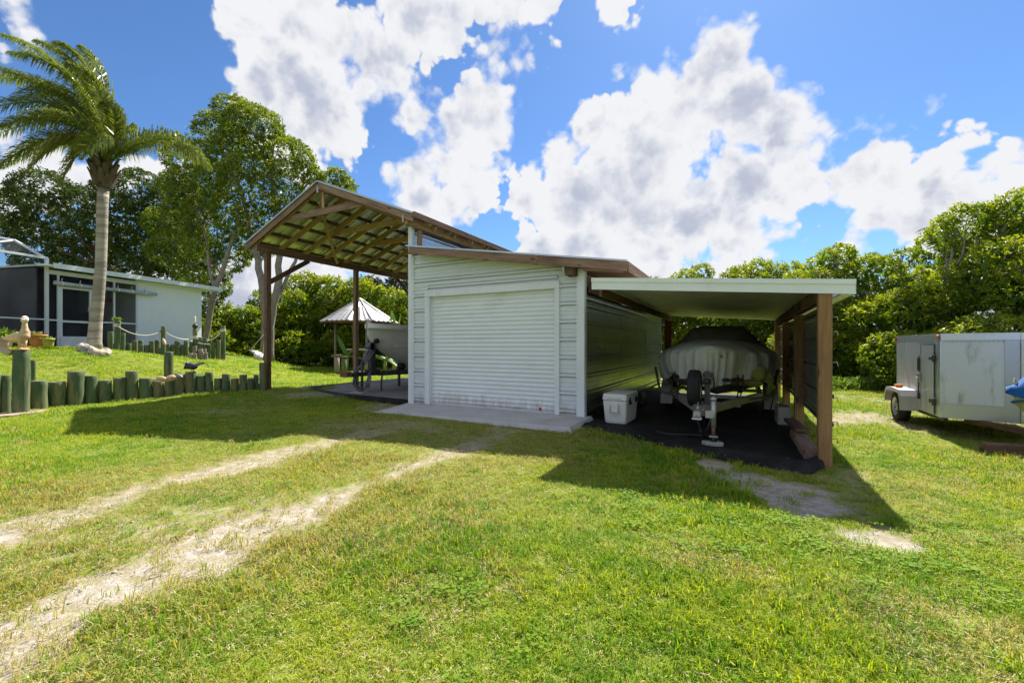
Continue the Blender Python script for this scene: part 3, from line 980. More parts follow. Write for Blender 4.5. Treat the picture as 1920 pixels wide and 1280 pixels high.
def scatter(n, zlo, zhi):
    """random ground points in the wedge the photo shows, between two depths"""
    Z = np.sqrt(rng.uniform(zlo ** 2, zhi ** 2, n))
    t = rng.uniform(-1.85, 2.1, n)
    X = Z * t
    return X * RX + Z * FX, X * RY + Z * FY, Z
NOGRASS = [CAR_BED, [(-7.0, 6.7), (-2.4, 6.7), (-2.4, 17.2), (-7.0, 17.2)], [(-12.4, 8.7), (-6.8, 8.1), (-6.8, 17), (-12.4, 17)]]
allp = []
wedge = 3.95 / 2
for (zl, zh, dens_, kind_) in ((0.5, 3.2, 1350, 0), (3.2, 5.5, 850, 0), (5.5, 8.5, 420, 0), (8.5, 13, 210, 1), (13, 20, 26, 2), (20, 31, 9, 3)):
    n = int((zh ** 2 - zl ** 2) * wedge * dens_)
    x, y, Z = scatter(n, zl, zh)
    keep = np.ones(n, bool)
    for p in NOGRASS:
        keep &= ~in_poly(x, y, p)
    x, y, Z = x[keep], y[keep], Z[keep]
    b = bare_mask(x, y)
    d = dry_mask(x, y)
    clump = fbm(x * 5.0, y * 5.0, seed=61, octv=3)
    prob = np.clip(1.15 - 1.45 * b + (clump - 0.5) * 2.6 * (0.25 + b), 0.0, 1) * (0.72 + 0.28 * (1 - d))
    keep = rng.uniform(size=len(x)) < prob
    x, y, Z, b, d, clump = x[keep], y[keep], Z[keep], b[keep], d[keep], clump[keep]
    m = len(x)
    u = rng.uniform(size=m)
    lush = fbm(x * .8, y * .8, seed=71, octv=2)
    if kind_ in (2, 3):
        vi = np.full(m, 4)
        sc = rng.uniform(.8, 1.3, m) * (1.0 if kind_ == 2 else 1.5)
    else:
        vi = np.where(u < .4, 0, np.where(u < .72, 1, 2))
        vi = np.where(rng.uniform(size=m) < 0.05 + .26 * d + .2 * b, 6, vi)
        wd_ = sstep(.56, .85, fbm(x * 1.1, y * 1.1, seed=81, octv=3)) * .07 + .05 * (1 - sstep(.1, 1.1, seg_dist(x, y, GP((1300, 960), (1450, 985), (1560, 1010), (1700, 1040)))))
        vi = np.where(rng.uniform(size=m) < wd_ * (1 - b), 5, vi)
        longg = (rng.uniform(size=m) < sstep(.5, .7, lush) * 0.30 * (1 - b))
        vi = np.where(longg, 3, vi)
        sc = rng.uniform(.7, 1.25, m) * (0.75 + 0.5 * lush) * (1 - 0.35 * b) * (1 if kind_ == 0 else 1.25)
        # longer fringe under the carport's drip line and along the log wall
        fr = 1 - sstep(0.1, 0.6, seg_dist(x, y, [(-2.5, 7.0), (-.9, 6.1), (-.2, 5.4), (.2, 4.9)]))
        sc = sc * (1 + 0.9 * fr)
    allp.append(np.stack([x, y, terrain(x, y), vi, sc, d], -1))
allp = np.concatenate(allp)
gm = bpy.data.meshes.new('grass')
gm.vertices.add(len(allp))
gm.vertices.foreach_set('co', allp[:, :3].astype(np.float32).ravel())
for nm, col_ in (('tscale', allp[:, 4]), ('dry', allp[:, 5]), ('trot', rng.uniform(0, 6.283, len(allp)))):
    a = gm.attributes.new(nm, 'FLOAT', 'POINT'); a.data.foreach_set('value', col_.astype(np.float32))
a = gm.attributes.new('tkind', 'INT', 'POINT'); a.data.foreach_set('value', allp[:, 3].astype(np.int32))
grass = bpy.data.objects.new('grass', gm)
COL.objects.link(grass)
tag(grass, 'mown green and yellowing grass covering the whole yard', kind='stuff')
def instancer(ob, sources, kindattr='tkind'):
    ng = bpy.data.node_groups.new('spread', 'GeometryNodeTree')
    ng.interface.new_socket('Geometry', in_out='INPUT', socket_type='NodeSocketGeometry')
    ng.interface.new_socket('Geometry', in_out='OUTPUT', socket_type='NodeSocketGeometry')
    gi = ng.nodes.new('NodeGroupInput'); go = ng.nodes.new('NodeGroupOutput')
    m2p = ng.nodes.new('GeometryNodeMeshToPoints')
    ng.links.new(gi.outputs[0], m2p.inputs[0])
    jn = ng.nodes.new('GeometryNodeJoinGeometry')
    def attr(nm, t):
        n = ng.nodes.new('GeometryNodeInputNamedAttribute'); n.data_type = t
        n.inputs[0].default_value = nm
        return n.outputs[0]
    rot = ng.nodes.new('ShaderNodeCombineXYZ'); ng.links.new(attr('trot', 'FLOAT'), rot.inputs[2])
    for i, so in enumerate(sources):
        oi = ng.nodes.new('GeometryNodeObjectInfo'); oi.inputs['Object'].default_value = so
        ip = ng.nodes.new('GeometryNodeInstanceOnPoints')
        cmp = ng.nodes.new('FunctionNodeCompare'); cmp.data_type = 'INT'; cmp.operation = 'EQUAL'
        ng.links.new(attr(kindattr, 'INT'), cmp.inputs[2]); cmp.inputs[3].default_value = i
        ng.links.new(m2p.outputs[0], ip.inputs['Points'])
        ng.links.new(cmp.outputs[0], ip.inputs['Selection'])
        ng.links.new(oi.outputs['Geometry'], ip.inputs['Instance'])
        ng.links.new(rot.outputs[0], ip.inputs['Rotation'])
        ng.links.new(attr('tscale', 'FLOAT'), ip.inputs['Scale'])
        ng.links.new(ip.outputs[0], jn.inputs[0])
    ng.links.new(jn.outputs[0], go.inputs[0])
    md = ob.modifiers.new('spread', 'NODES'); md.node_group = ng
instancer(grass, tuft_obs)
# loose stones on the bare ground
px_, py_, Z_ = scatter(85000, 1.2, 9.5)
bb_ = bare_mask(px_, py_)
kp = rng.uniform(size=len(px_)) < (bb_ - .25) * .55
px_, py_ = px_[kp], py_[kp]
sm_ = bpy.data.meshes.new('gravel')
sm_.vertices.add(len(px_))
sm_.vertices.foreach_set('co', np.stack([px_, py_, terrain(px_, py_) - .03 * bare_mask(px_, py_) + .001], -1).astype(np.float32).ravel())
for nm, v_ in (('tscale', .0045 + .010 * rng.uniform(size=len(px_)) ** 4), ('trot', rng.uniform(0, 6.283, len(px_)))):
    a = sm_.attributes.new(nm, 'FLOAT', 'POINT'); a.data.foreach_set('value', v_.astype(np.float32))
a = sm_.attributes.new('tkind', 'INT', 'POINT'); a.data.foreach_set('value', rng.integers(0, 2, len(px_)).astype(np.int32))
gravel = bpy.data.objects.new('gravel', sm_)
COL.objects.link(gravel)
tag(gravel, 'small loose stones scattered on the sandy wheel tracks', kind='stuff')
st_obs = []
for k_ in range(2):
    m_ = MB()
    r_ = random.Random(k_)
    P_ = []
    for a_i in range(5):
        th = math.pi * a_i / 4
        P_.append([(math.sin(th) * math.cos(p * 1.0472) * (1 + r_.uniform(-.2, .2)) * 1.2, math.sin(th) * math.sin(p * 1.0472) * (1 + r_.uniform(-.2, .2)), math.cos(th) * .6) for p in range(6)])
    m_.grid(P_, smooth_=False, close=True)
    me_ = m_.mesh('stone'); me_.materials.append(MATS['pebble'])
    st_obs.append(bpy.data.objects.new('stone', me_))
instancer(gravel, st_obs)
# ================================================================== BARN: metal shed, open boat bay, carport
FY0 = 7.76                       # front wall plane
XL, XR = -6.77, -2.66            # shed side walls
YB = 17.0                        # back
COURSE = 0.34
def rib_profile(h=COURSE, d=0.032):
    """(offset, z) going up one course: one bold rib and two faint ones"""
    return [(0, 0), (0, .030), (-.035, .034), (-.035, .054), (d, .060), (d, .100), (-.035, .106), (-.035, .124), (0, .128), (0, .196), (-.012, .198), (-.012, .208), (0, .210), (0, .268), (-.012, .270), (-.012, .280), (0, .282), (0, h)]

# ---- the shed
shed = thing('metal_shed', 'low white ribbed metal shed with a closed white roll up door', 'shed', (-4.7, 12.4, 0.0))
def lean_z(x):                   # underside line of the lean-to roof
    return 3.45 - 0.16 * (x + 6.4)
# front wall courses (drawn as strips: left of the door, right of the door, and full width above)
DX0, DX1, DZ0, DZ1 = -6.22, -3.18, 0.10, 2.52
def front_course(x0, x1, z0, slope=False, zmax=None):
    m = MB()
    prof = rib_profile()
    rows = []
    for (o, z) in prof:
        Z = z0 + z
        if zmax is not None: Z = min(Z, zmax)
        e = x1
        if slope:
            e = min(x1, -6.4 + (3.45 - Z + 0.10) / 0.16)
            e = max(e, x0 + 0.01)
        rows.append([(x0, FY0 - o, Z), (e, FY0 - o, Z)])
    m.grid(rows, smooth_=False)
    m.build('siding_panel', 'white_siding', shed)
z = 0.10
k = 0
while z < 3.45:
    if z + COURSE <= DZ1 + 0.02:
        front_course(XL, DX0 - .06, z); front_course(DX1 + .06, XR, z)
    elif z < DZ1 + 0.13:
        front_course(XL, DX0 - .06, z); front_course(DX1 + .06, XR, z)
        front_course(DX0 - .06, DX1 + .06, DZ1 + 0.14, zmax=z + COURSE)
    else:
        front_course(XL, XR, z, slope=True)
    z += COURSE
# roll up door
door = MB().box(DX0, DX1, FY0 + 0.085, FY0 + 0.10, DZ0 + 0.02, DZ1).build('roll_up_door', 'door_white', shed)
SL = 0.089
dw = DX1 - DX0
prof = [(0.0, 0.0), (-0.004, 0.010), (-0.017, 0.026), (-0.021, 0.045), (-0.017, 0.064), (-0.004, 0.080), (0.0, 0.0885)]
slm = MB().grid([[(-dw / 2, o, zz), (dw / 2, o, zz)] for o, zz in prof], smooth_=True).mesh('door_slat')
slm.materials.append(MATS['door_white'])
for i in range(27):
    link('door_slat', slm, door, None, world_m=Matrix.Translation(((DX0 + DX1) / 2, FY0 + 0.084, DZ0 + 0.03 + i * SL)))
MB().box(DX0 + .01, DX1 - .01, FY0 + .05, FY0 + .084, DZ0 + .003, DZ0 + .032).build('bottom_bar', 'aluminium_white', door)
for hx in (-4.95, -4.15):
    MB().box(hx, hx + .16, FY0 + .045, FY0 + .052, DZ0 + .035, DZ0 + .065).build('handle', 'galv_steel', door)
MB().box(-3.55, -3.50, FY0 + .05, FY0 + .06, DZ0 + .04, DZ0 + .10).build('latch', 'red_lens', door)
# door frame and corner trims
for x0, x1 in ((DX0 - .13, DX0), (DX1, DX1 + .10)):
    MB().box(x0, x1, FY0 - .045, FY0 + .085, DZ0, DZ1 + (0 if x0 < -5 else .0), ch=.004).build('door_jamb', 'white_trim', shed)
MB().box(DX0 - .13, DX1 + .10, FY0 - .048, FY0 + .085, DZ1 + .002, DZ1 + .14, ch=.004).build('door_header', 'white_trim', shed)
MB().box(XL - .06, XL + .05, FY0 - .05, FY0 + .05, 0.06, 4.17, ch=.006).box(XL + .052, XL + .09, FY0 - .035, FY0 + .03, .06, 3.48).build('corner_trim', 'white_trim', shed)
MB().box(XR - .03, XR + .09, FY0 - .07, FY0 + .06, 0.06, 2.86, ch=.006).box(XR - .075, XR - .032, FY0 - .04, FY0 + .03, .06, 2.86).build('corner_trim', 'white_trim', shed)
# right-hand side wall, bare metal, horizontal ribs
def side_course(x, z0, y0, y1, d, mat, par, name='siding_panel', zmax=None, wav=0.0):
    rows = []
    for (o, zz) in rib_profile():
        Z = z0 + zz
        if zmax: Z = min(Z, zmax)
        n = 9
        rows.append([(x + d * o + wav * math.sin(y0 + 7.1 * j + z0 * 9) * .004, y0 + (y1 - y0) * j / (n - 1), Z) for j in range(n)])
    return MB().grid(rows, smooth_=False).build(name, mat, par)
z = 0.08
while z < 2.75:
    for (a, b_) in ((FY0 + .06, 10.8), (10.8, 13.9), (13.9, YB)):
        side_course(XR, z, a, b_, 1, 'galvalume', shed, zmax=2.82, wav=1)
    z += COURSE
# tall left-hand wall (above the lean-to roof it shows its bare side)
z = 3.30
while z < 4.15:
    for (a, b_) in ((FY0 + .06, 10.8), (10.8, 13.9), (13.9, YB)):
        side_course(XL, z, a, b_, 1, 'galvalume', shed, zmax=4.20)
    z += COURSE
for k in range(10):
    side_course(XL - .03, .08 + k * COURSE, FY0 + .06, YB, -1, 'galvalume', shed)
MB().box(XL, XR, YB - .02, YB, .08, 2.9).build('back_wall', 'galvalume', shed)
beam('wall_stud', (XL + .14, FY0 + .12, 3.45), (XL + .14, FY0 + .12, 4.10), .09, .09, 'treated_wood', shed, up=(0, 1, 0))
beam('knee_brace', (XL + .10, 8.9, 3.35), (XL + .12, 9.9, 4.10), .09, .04, 'weathered_wood', shed, up=(0, 0, 1))
# lean-to roof: corrugated sheets, rafters, fascia
lx0, lx1 = -6.68, -1.72
ly0 = 7.40
def lz(x): return 3.62 - 0.16 * (x + 6.4)
w = 0.92
y = ly0
while y < YB + .2:
    prof = []
    for r in range(3):
        b0 = y + r * w / 3
        prof += [(b0, 0), (b0 + .22, 0), (b0 + .24, .025), (b0 + .275, .025), (b0 + .295, 0)]
    prof.append((y + w, 0))
    rows = [[(lx0, py, lz(lx0) + oz), (lx1 - .03, py, lz(lx1 - .03) + oz)] for py, oz in prof]
    MB().grid(rows, smooth_=False).build('roof_sheet', 'roof_metal', shed)
    y += w
# fascia boards on the front
beam('fascia_board', (-6.55, ly0 + .02, lz(-6.55) - .10), (-3.4, ly0 + .02, lz(-3.4) - .10), .04, .165, 'weathered_wood', shed)
beam('fascia_board', (-3.4, ly0 + .022, lz(-3.4) - .10), (lx1, ly0 + .022, lz(lx1) - .10), .04, .17, 'weathered_wood', shed)
MB().grid([[(-6.62, ly0 - .01, lz(-6.62) - .018), (lx1, ly0 - .01, lz(lx1) - .018)], [(-6.62, ly0 - .01, lz(-6.62) + .012), (lx1, ly0 - .01, lz(lx1) + .012)],
           [(-6.62, ly0 + .06, lz(-6.62) + .012), (lx1, ly0 + .06, lz(lx1) + .012)]], smooth_=False).build('roof_edge_trim', 'galvalume', shed)
for i, yy in enumerate(np.arange(8.2, 17, .81)):
    beam('rafter', (-6.6, yy, lz(-6.6) - .11), (lx1 - .05, yy, lz(lx1 - .05) - .11), .04, .16, 'treated_wood' if i % 2 else 'weathered_wood', shed)
beam('header_beam', (-2.80, 7.50, 2.815), (-2.80, 16.9, 2.815), .17, .19, 'dark_wood', shed)
beam('soffit_board', (-2.55, 7.55, 2.80), (-1.85, 7.55, 2.72), .20, .03, 'weathered_wood', shed)
beam('eave_board', (lx1 + .012, ly0 + .04, lz(lx1) - .10), (lx1 + .012, YB, lz(lx1) - .10), .03, .17, 'weathered_wood', shed)
MB().box(-2.92, -2.885, 7.47, 7.505, 2.78, 2.93).build('metal_strap', 'galv_steel', shed)
# carport-side ledger between wall and pan roof
beam('ledger_board', (XR + .11, 7.9, 2.52), (XR + .11, 14.0, 2.52), .04, .19, 'dark_wood', shed)
MB().box(XR + .04, XR + .09, 7.85, 14.0, 2.30, 2.335).build('ledge_trim', 'pan_metal', shed)

# concrete apron
ap = MB()
ap.add([(-6.95, 6.75, .0), (-2.42, 6.62, .0), (-2.42, 7.82, .0), (-6.95, 7.82, .0),
        (-6.85, 6.85, .035), (-2.50, 6.72, .085), (-2.47, 7.82, .105), (-6.85, 7.82, .10)],
       [(0, 1, 5, 4), (1, 2, 6, 5), (3, 0, 4, 7), (4, 5, 6, 7), (2, 3, 7, 6)])
o = ap.build_top('concrete_apron', 'apron_concrete', (-4.6, 7.3, 0), 'pale concrete ramp slab in front of the white roll up door', 'slab')

# ---- the open boat bay with gable roof
bay = thing('boat_shelter', 'tall open gable roof on timber posts sheltering the white boat', 'shelter', (-9.5, 12.3, 0.0))
RXM = -9.5
def gz(x): return 5.60 - 0.403 * abs(x - RXM)
EX = 3.12
for sgn in (-1, 1):
    y = 7.33
    while y < 17.2:
        prof = []
        for r in range(3):
            b0 = y + r * .30
            prof += [(b0, 0), (b0 + .08, 0), (b0 + .085, .006), (b0 + .095, 0), (b0 + .17, 0), (b0 + .175, .006), (b0 + .185, 0), (b0 + .23, 0), (b0 + .245, .022), (b0 + .275, .022), (b0 + .29, 0)]
        prof.append((y + .90, 0))
        xa, xb = RXM, RXM + sgn * EX
        MB().grid([[(xa, py, gz(xa) + oz), (xb, py, gz(xb) + oz)] for py, oz in prof], smooth_=False).build('roof_sheet', 'roof_metal', bay)
        y += .90
MB().grid([[(RXM + s, yy, gz(RXM + s) + .034) for s in (-.16, 0, .16)] for yy in (7.30, 17.3)], smooth_=False).build('ridge_cap', 'roof_metal', bay)
for sgn in (-1, 1):
    # purlins
    for i in range(6):
        s = .22 + i * .54
        xx = RXM + sgn * s
        beam('purlin', (xx, 7.42, gz(xx) - .028), (xx, 17.1, gz(xx) - .028), .085, .038, 'dark_wood', bay, up=(sgn * .374, 0, .928))
    # rafters
    for k in range(13):
        yy = 7.46 + .80 * k
        xa, xb = RXM + sgn * .02, RXM + sgn * (EX - .06)
        beam('rafter', (xa, yy, gz(xa) - .135), (xb, yy, gz(xb) - .135), .042, .165, 'treated_wood' if k else 'weathered_wood', bay)
    # barge board and metal edge on the gable front
    xa, xb = RXM + sgn * .0, RXM + sgn * EX
    beam('barge_board', (xa, 7.385, gz(xa) - .095), (xb, 7.385, gz(xb) - .095), .035, .19, 'weathered_wood', bay)
    beam('edge_trim', (xa, 7.345, gz(xa) - .005), (xb, 7.345, gz(xb) - .005), .03, .045, 'roof_metal', bay, ch=.002)
beam('ridge_board', (RXM, 7.42, 5.47), (RXM, 17.1, 5.47), .04, .18, 'treated_wood', bay)
for k in range(0, 13, 2):
    yy = 7.46 + .80 * k + .045
    beam('collar_tie', (RXM - 1.62, yy, 4.86), (RXM + 1.62, yy, 4.86), .042, .17, 'treated_wood' if k else 'weathered_wood', bay)
beam('king_post', (RXM, 7.53, 4.9), (RXM, 7.53, 5.45), .09, .042, 'treated_wood', bay, up=(0, 1, 0))
beam('wind_brace', (RXM - .25, 7.6, 5.17), (-12.1, 10.15, 4.20), .085, .04, 'treated_wood', bay, up=(-.37, 0, .93))
# eave beams
LXB, RXB = -12.18, -6.62
beam('eave_beam', (LXB, 7.42, 4.205), (LXB, 17.1, 4.205), .085, .19, 'weathered_wood', bay)
beam('eave_beam', (RXB, 7.40, 4.24), (RXB, 17.1, 4.24), .085, .23, 'treated_wood', bay)
beam('eave_beam', (RXB + .26, 7.36, 4.31), (RXB + .26, 17.1, 4.31), .04, .13, 'weathered_wood', bay)
MB().box(RXB - .06, RXB - .02, 7.350, 7.362, 4.17, 4.33).build('metal_strap', 'galv_steel', bay)
MB().box(RXM - .03, RXM + .03, 7.355, 7.365, 5.30, 5.46).build('metal_strap', 'galv_steel', bay)
for k in range(12):
    yy = 8.0 + .80 * k
    beam('rafter_tail', (RXB + .05, yy, 4.33), (RXB + .24, yy, 4.27), .042, .15, 'treated_wood', bay)
for yy in (7.76, 11.02, 14.28, 17.0):
    beam('post', (-12.18, yy, 0.0), (-12.18, yy, 4.11), .14, .14, 'dark_wood' if yy < 8 else 'weathered_wood', bay, up=(0, 1, 0))
for (a, b_) in (((-12.18, 7.83, 3.28), (-12.18, 9.12, 4.12)), ((-12.18, 14.2, 3.2), (-12.18, 13.1, 4.12))):
    beam('knee_brace', a, b_, .042, .14, 'dark_wood', bay)
pad = MB()
pts = [(-12.35, 8.55), (-11.2, 8.25), (-9.6, 8.1), (-8.0, 8.35), (-6.85, 8.2), (-6.85, 17), (-12.35, 17)]
pad.prism(pts, .0, .098)
pad.build_top('concrete_pad', 'pad_concrete', (-9.6, 12, 0), 'grey concrete floor slab under the white boat', 'slab')
ec = MB()
edge = [(-12.4, 11.9), (-12.3, 10.2), (-11.9, 9.2), (-11.0, 8.55), (-9.8, 8.2), (-8.6, 8.1), (-7.7, 8.05), (-7.0, 7.95)]
rows = []
for i, (ex, ey) in enumerate(edge):
    rows.append([(ex + .1 * math.sin(i * 2.1) - .10, ey - .10, TZ(ex, ey) + .03), (ex, ey, .115 + .02 * math.sin(i * 3.3)), (ex + .10, ey + .16, .105)])
ec.grid(rows)
ec.build_top('ground_cloth', 'weed_cloth', (-9.6, 9, 0), 'torn black ground cloth edge along the grey slab under the white boat', 'ground cloth')

# ---- the carport
cp = thing('carport', 'flat white pan roof carport on timber posts over the covered boat', 'carport', (-.6, 10.0, 0.0))
CX0, CX1 = -1.94, 1.14
CY0, CY1 = 6.15, 13.95
def cz(x): return 2.40 - 0.078 * (x + 1.94)        # top of the pans
y = CY0 + .04
i = 0
while y < CY1 - .05:
    pr = [(y, -.06), (y, -.005), (y + .02, -.005), (y + .02, -.06), (y + .16, -.06), (y + .165, -.052), (y + .18, -.052), (y + .185, -.06), (y + .325, -.06)]
    MB().grid([[(CX0, a, cz(CX0) + b_), (CX1 - .03, a, cz(CX1 - .03) + b_)] for a, b_ in pr], smooth_=False).build('roof_pan', 'pan_metal', cp)
    y += .325
for (a, b_) in (((CX0, CY0, 0), (CX1, CY0, 0)),):
    fm = MB()
    def fz(x, o): return cz(x) + o
    sec = [(0.0, -.155), (-.018, -.155), (-.018, -.045), (-.034, -.045), (-.034, .012), (.05, .012)]
    fm.grid([[(CX0, CY0 + oy, fz(CX0, oz)), (CX1, CY0 + oy, fz(CX1, oz))] for oy, oz in sec], smooth_=False)
    fm.add([(CX1, CY0 - .018, fz(CX1, -.155)), (CX1, CY0 + .03, fz(CX1, -.155)), (CX1, CY0 + .03, fz(CX1, .012)), (CX1, CY0 - .034, fz(CX1, .012))], [(0, 1, 2, 3)])
    fm.add([(CX0, CY0 - .018, fz(CX0, -.155)), (CX0, CY0 + .03, fz(CX0, -.155)), (CX0, CY0 + .03, fz(CX0, .012)), (CX0, CY0 - .034, fz(CX0, .012))], [(0, 1, 2, 3)])
    fm.build('fascia', 'white_trim', cp)
MB().box(CX1 - .02, CX1, CY0 + .03, CY1, cz(CX1) - .15, cz(CX1) + .01).box(CX1 - .13, CX1 - .02, CY0 + .03, CY1, cz(CX1) - .15, cz(CX1) - .146).build('gutter', 'white_trim', cp)
beam('carrier_beam', (.84, 6.2, 2.03), (.84, 13.9, 2.03), .085, .18, 'dark_wood', cp)
beam('carrier_beam', (-1.90, 6.45, 2.24), (-1.90, 13.9, 2.24), .04, .14, 'dark_wood', cp)
for yy in (6.22, 8.80, 11.15, 13.75):
    beam('post', (.86, yy, -.05), (.86, yy, cz(.86) - .065 if yy < 7 else 1.94), .135, .135, 'post_wood', cp, up=(0, 1, 0))
for i in range(5):
    z0 = .40 + i * COURSE
    for (a, b_) in ((6.32, 8.9), (8.9, 11.3), (11.3, 13.8)):
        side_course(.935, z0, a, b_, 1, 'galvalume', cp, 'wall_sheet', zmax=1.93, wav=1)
for i, zz in enumerate((.32, .52, .80, 1.22, 1.58, 1.75)):
    MB().tube([(.92, 6.25, zz), (.985, 6.25, zz + .01), (.995, 6.25, zz - .04)], .006, 5).build('hook', 'galv_steel', cp)
MB().tube([(.75, 7.95, 2.02), (.75, 8.12, 2.02)], .055, 12).build('spot_light', 'black_plastic', cp)
# far end curtain hung at the shed's back corner
cur = MB()
rows = []
for i in range(20):
    t = i / 19
    rows.append([(-2.12 + .22 * t, 14.05 + .05 * math.sin(i * 1.9), z) for z in (.8, 1.4, 2.25)])
cur.grid(rows)
cur.build_top('hanging_cloth', 'rust', (-2.15, 14.05, .8), 'rust brown cloth hanging at the far corner of the carport', 'cloth')
# black cloth floor
fx = np.linspace(-2.62, .84, 60); fy = np.linspace(5.6, 14.0, 110)
P = []
def front_edge(x):
    return float(np.interp(x, [p[0] for p in CAR_BED[:6]], [p[1] for p in CAR_BED[:6]]))
V = []
for j in range(110):
    row = []
    for i in range(60):
        xx = fx[i]; fe = front_edge(xx)
        t = (j / 109) ** 1.6
        yy = fe + (14.0 - fe) * t
        zz = .028 + .022 * float(fbm(np.array([xx * 1.4]), np.array([yy * 1.4]), seed=9)[0]) + .07 * math.exp(-((yy - fe - .22) / .16) ** 2) * (0.4 + .6 * sstep(-1.2, .3, xx))
        if j == 0: zz = TZ(xx, yy) - .01
        row.append((xx, yy, zz))
    P.append(row)
MB().grid(P).build_top('ground_cloth', 'weed_cloth', (-.8, 9.5, 0), 'black woven weed cloth spread under the carport and covered boat', 'ground cloth')
# ================================================================== VEGETATION
def unit(a):
    return a / np.maximum(np.linalg.norm(a, axis=-1, keepdims=True), 1e-9)
def rand_dirs(n):
    return unit(rng.normal(size=(n, 3)))
def leaves(c, d, length, width, young=None, roll=None, droop=0.15):
    """diamond leaves: base c, direction d (both N x 3); returns verts, quads, young"""
    n = len(c)
    L = length if np.ndim(length) else np.full(n, length)
    Wd = width if np.ndim(width) else np.full(n, width)
    r = rand_dirs(n)
    s = unit(np.cross(d, r))
    nrm = np.cross(s, d)
    tip = c + d * L[:, None]
    tip[:, 2] -= droop * L
    mid = c + d * (L * .5)[:, None]
    v = np.stack([c, mid + s * (Wd / 2)[:, None] + nrm * (Wd * .12)[:, None], tip, mid - s * (Wd / 2)[:, None] + nrm * (Wd * .12)[:, None]], 1).reshape(-1, 3)
    q = np.arange(n * 4).reshape(n, 4)
    y = np.repeat(young if young is not None else np.zeros(n), 4)
    return v, q, y
def lobe_points(lobes, per_m2, shell=(0.80, 1.04), cull=0.86, seed=0, upper=None, gap=0.0, gapscale=1.6):
    """points near the surface of a union of ellipsoids; returns points, outward dirs"""
    Ps, Ns = [], []
    LB = [(np.array(c, float), np.array(r if np.ndim(r) else (r, r, r), float)) for c, r in lobes]
    for i, (c, r) in enumerate(LB):
        area = 4 * math.pi * ((r[0] * r[1]) ** 1.6 / 3 + (r[0] * r[2]) ** 1.6 / 3 + (r[1] * r[2]) ** 1.6 / 3) ** (1 / 1.6)
        n = int(area * per_m2)
        d = rand_dirs(n)
        if upper is not None:
            d = d[(d[:, 2] > upper) | (rng.uniform(size=n) < .3)]
            n = len(d)
        p = c + d * r * rng.uniform(shell[0], shell[1], n)[:, None]
        keep = np.ones(n, bool)
        for j, (c2, r2) in enumerate(LB):
            if j != i:
                keep &= (((p - c2) / r2) ** 2).sum(-1) > cull ** 2
        if gap:
            keep &= fbm(p[:, 0] * gapscale, p[:, 1] * gapscale, p[:, 2] * gapscale, seed=seed + 77, octv=2) > gap
        Ps.append(p[keep]); Ns.append(unit(d[keep] / r))
    return np.concatenate(Ps), np.concatenate(Ns)
def crown_mesh(name, lobes, mat, per_m2, k, L, Wd, fill=0, fillL=.2, gap=0.0, spread=1.0, seed=0, young_bias=0.25, upper=None, shell=(.80, 1.04), droop=.15):
    P, Nn = lobe_points(lobes, per_m2, seed=seed, gap=gap, upper=upper, shell=shell)
    m = len(P)
    ax = unit(Nn + rng.normal(size=(m, 3)) * .35 + np.array([0, 0, .45]))
    a = np.repeat(ax, k, 0)
    d = unit(a * rng.uniform(.1, .75, (m * k, 1)) + rand_dirs(m * k) * spread)
    c = np.repeat(P, k, 0) + rng.normal(size=(m * k, 3)) * L * .22
    young_lit = np.clip(rng.normal(young_bias, .28, m) + .38 * (Nn[:, 2] > .25), 0, 1)  # random new growth, plus upward-facing tops painted lighter as if sunlit
    v, q, y = leaves(c, d, L * rng.uniform(.65, 1.2, m * k), Wd * rng.uniform(.7, 1.2, m * k), np.repeat(young_lit, k), droop=droop)
    if fill:
        F = []
        for cc, rr in lobes:
            rr = np.array(rr if np.ndim(rr) else (rr, rr, rr), float)
            n = int(fill * rr[0] * rr[1] * rr[2] * 4.2)
            F.append(np.array(cc) + rand_dirs(n) * rr * (rng.uniform(size=(n, 1)) ** .45) * .88)
        F = np.concatenate(F)
        v2, q2, y2 = leaves(F, rand_dirs(len(F)), fillL * rng.uniform(.7, 1.3, len(F)), fillL * .55, np.zeros(len(F)))
        q = np.concatenate([q, q2 + len(v)]); v = np.concatenate([v, v2]); y = np.concatenate([y, y2])
    return np_mesh(name, v, q, mat, {'young': y})
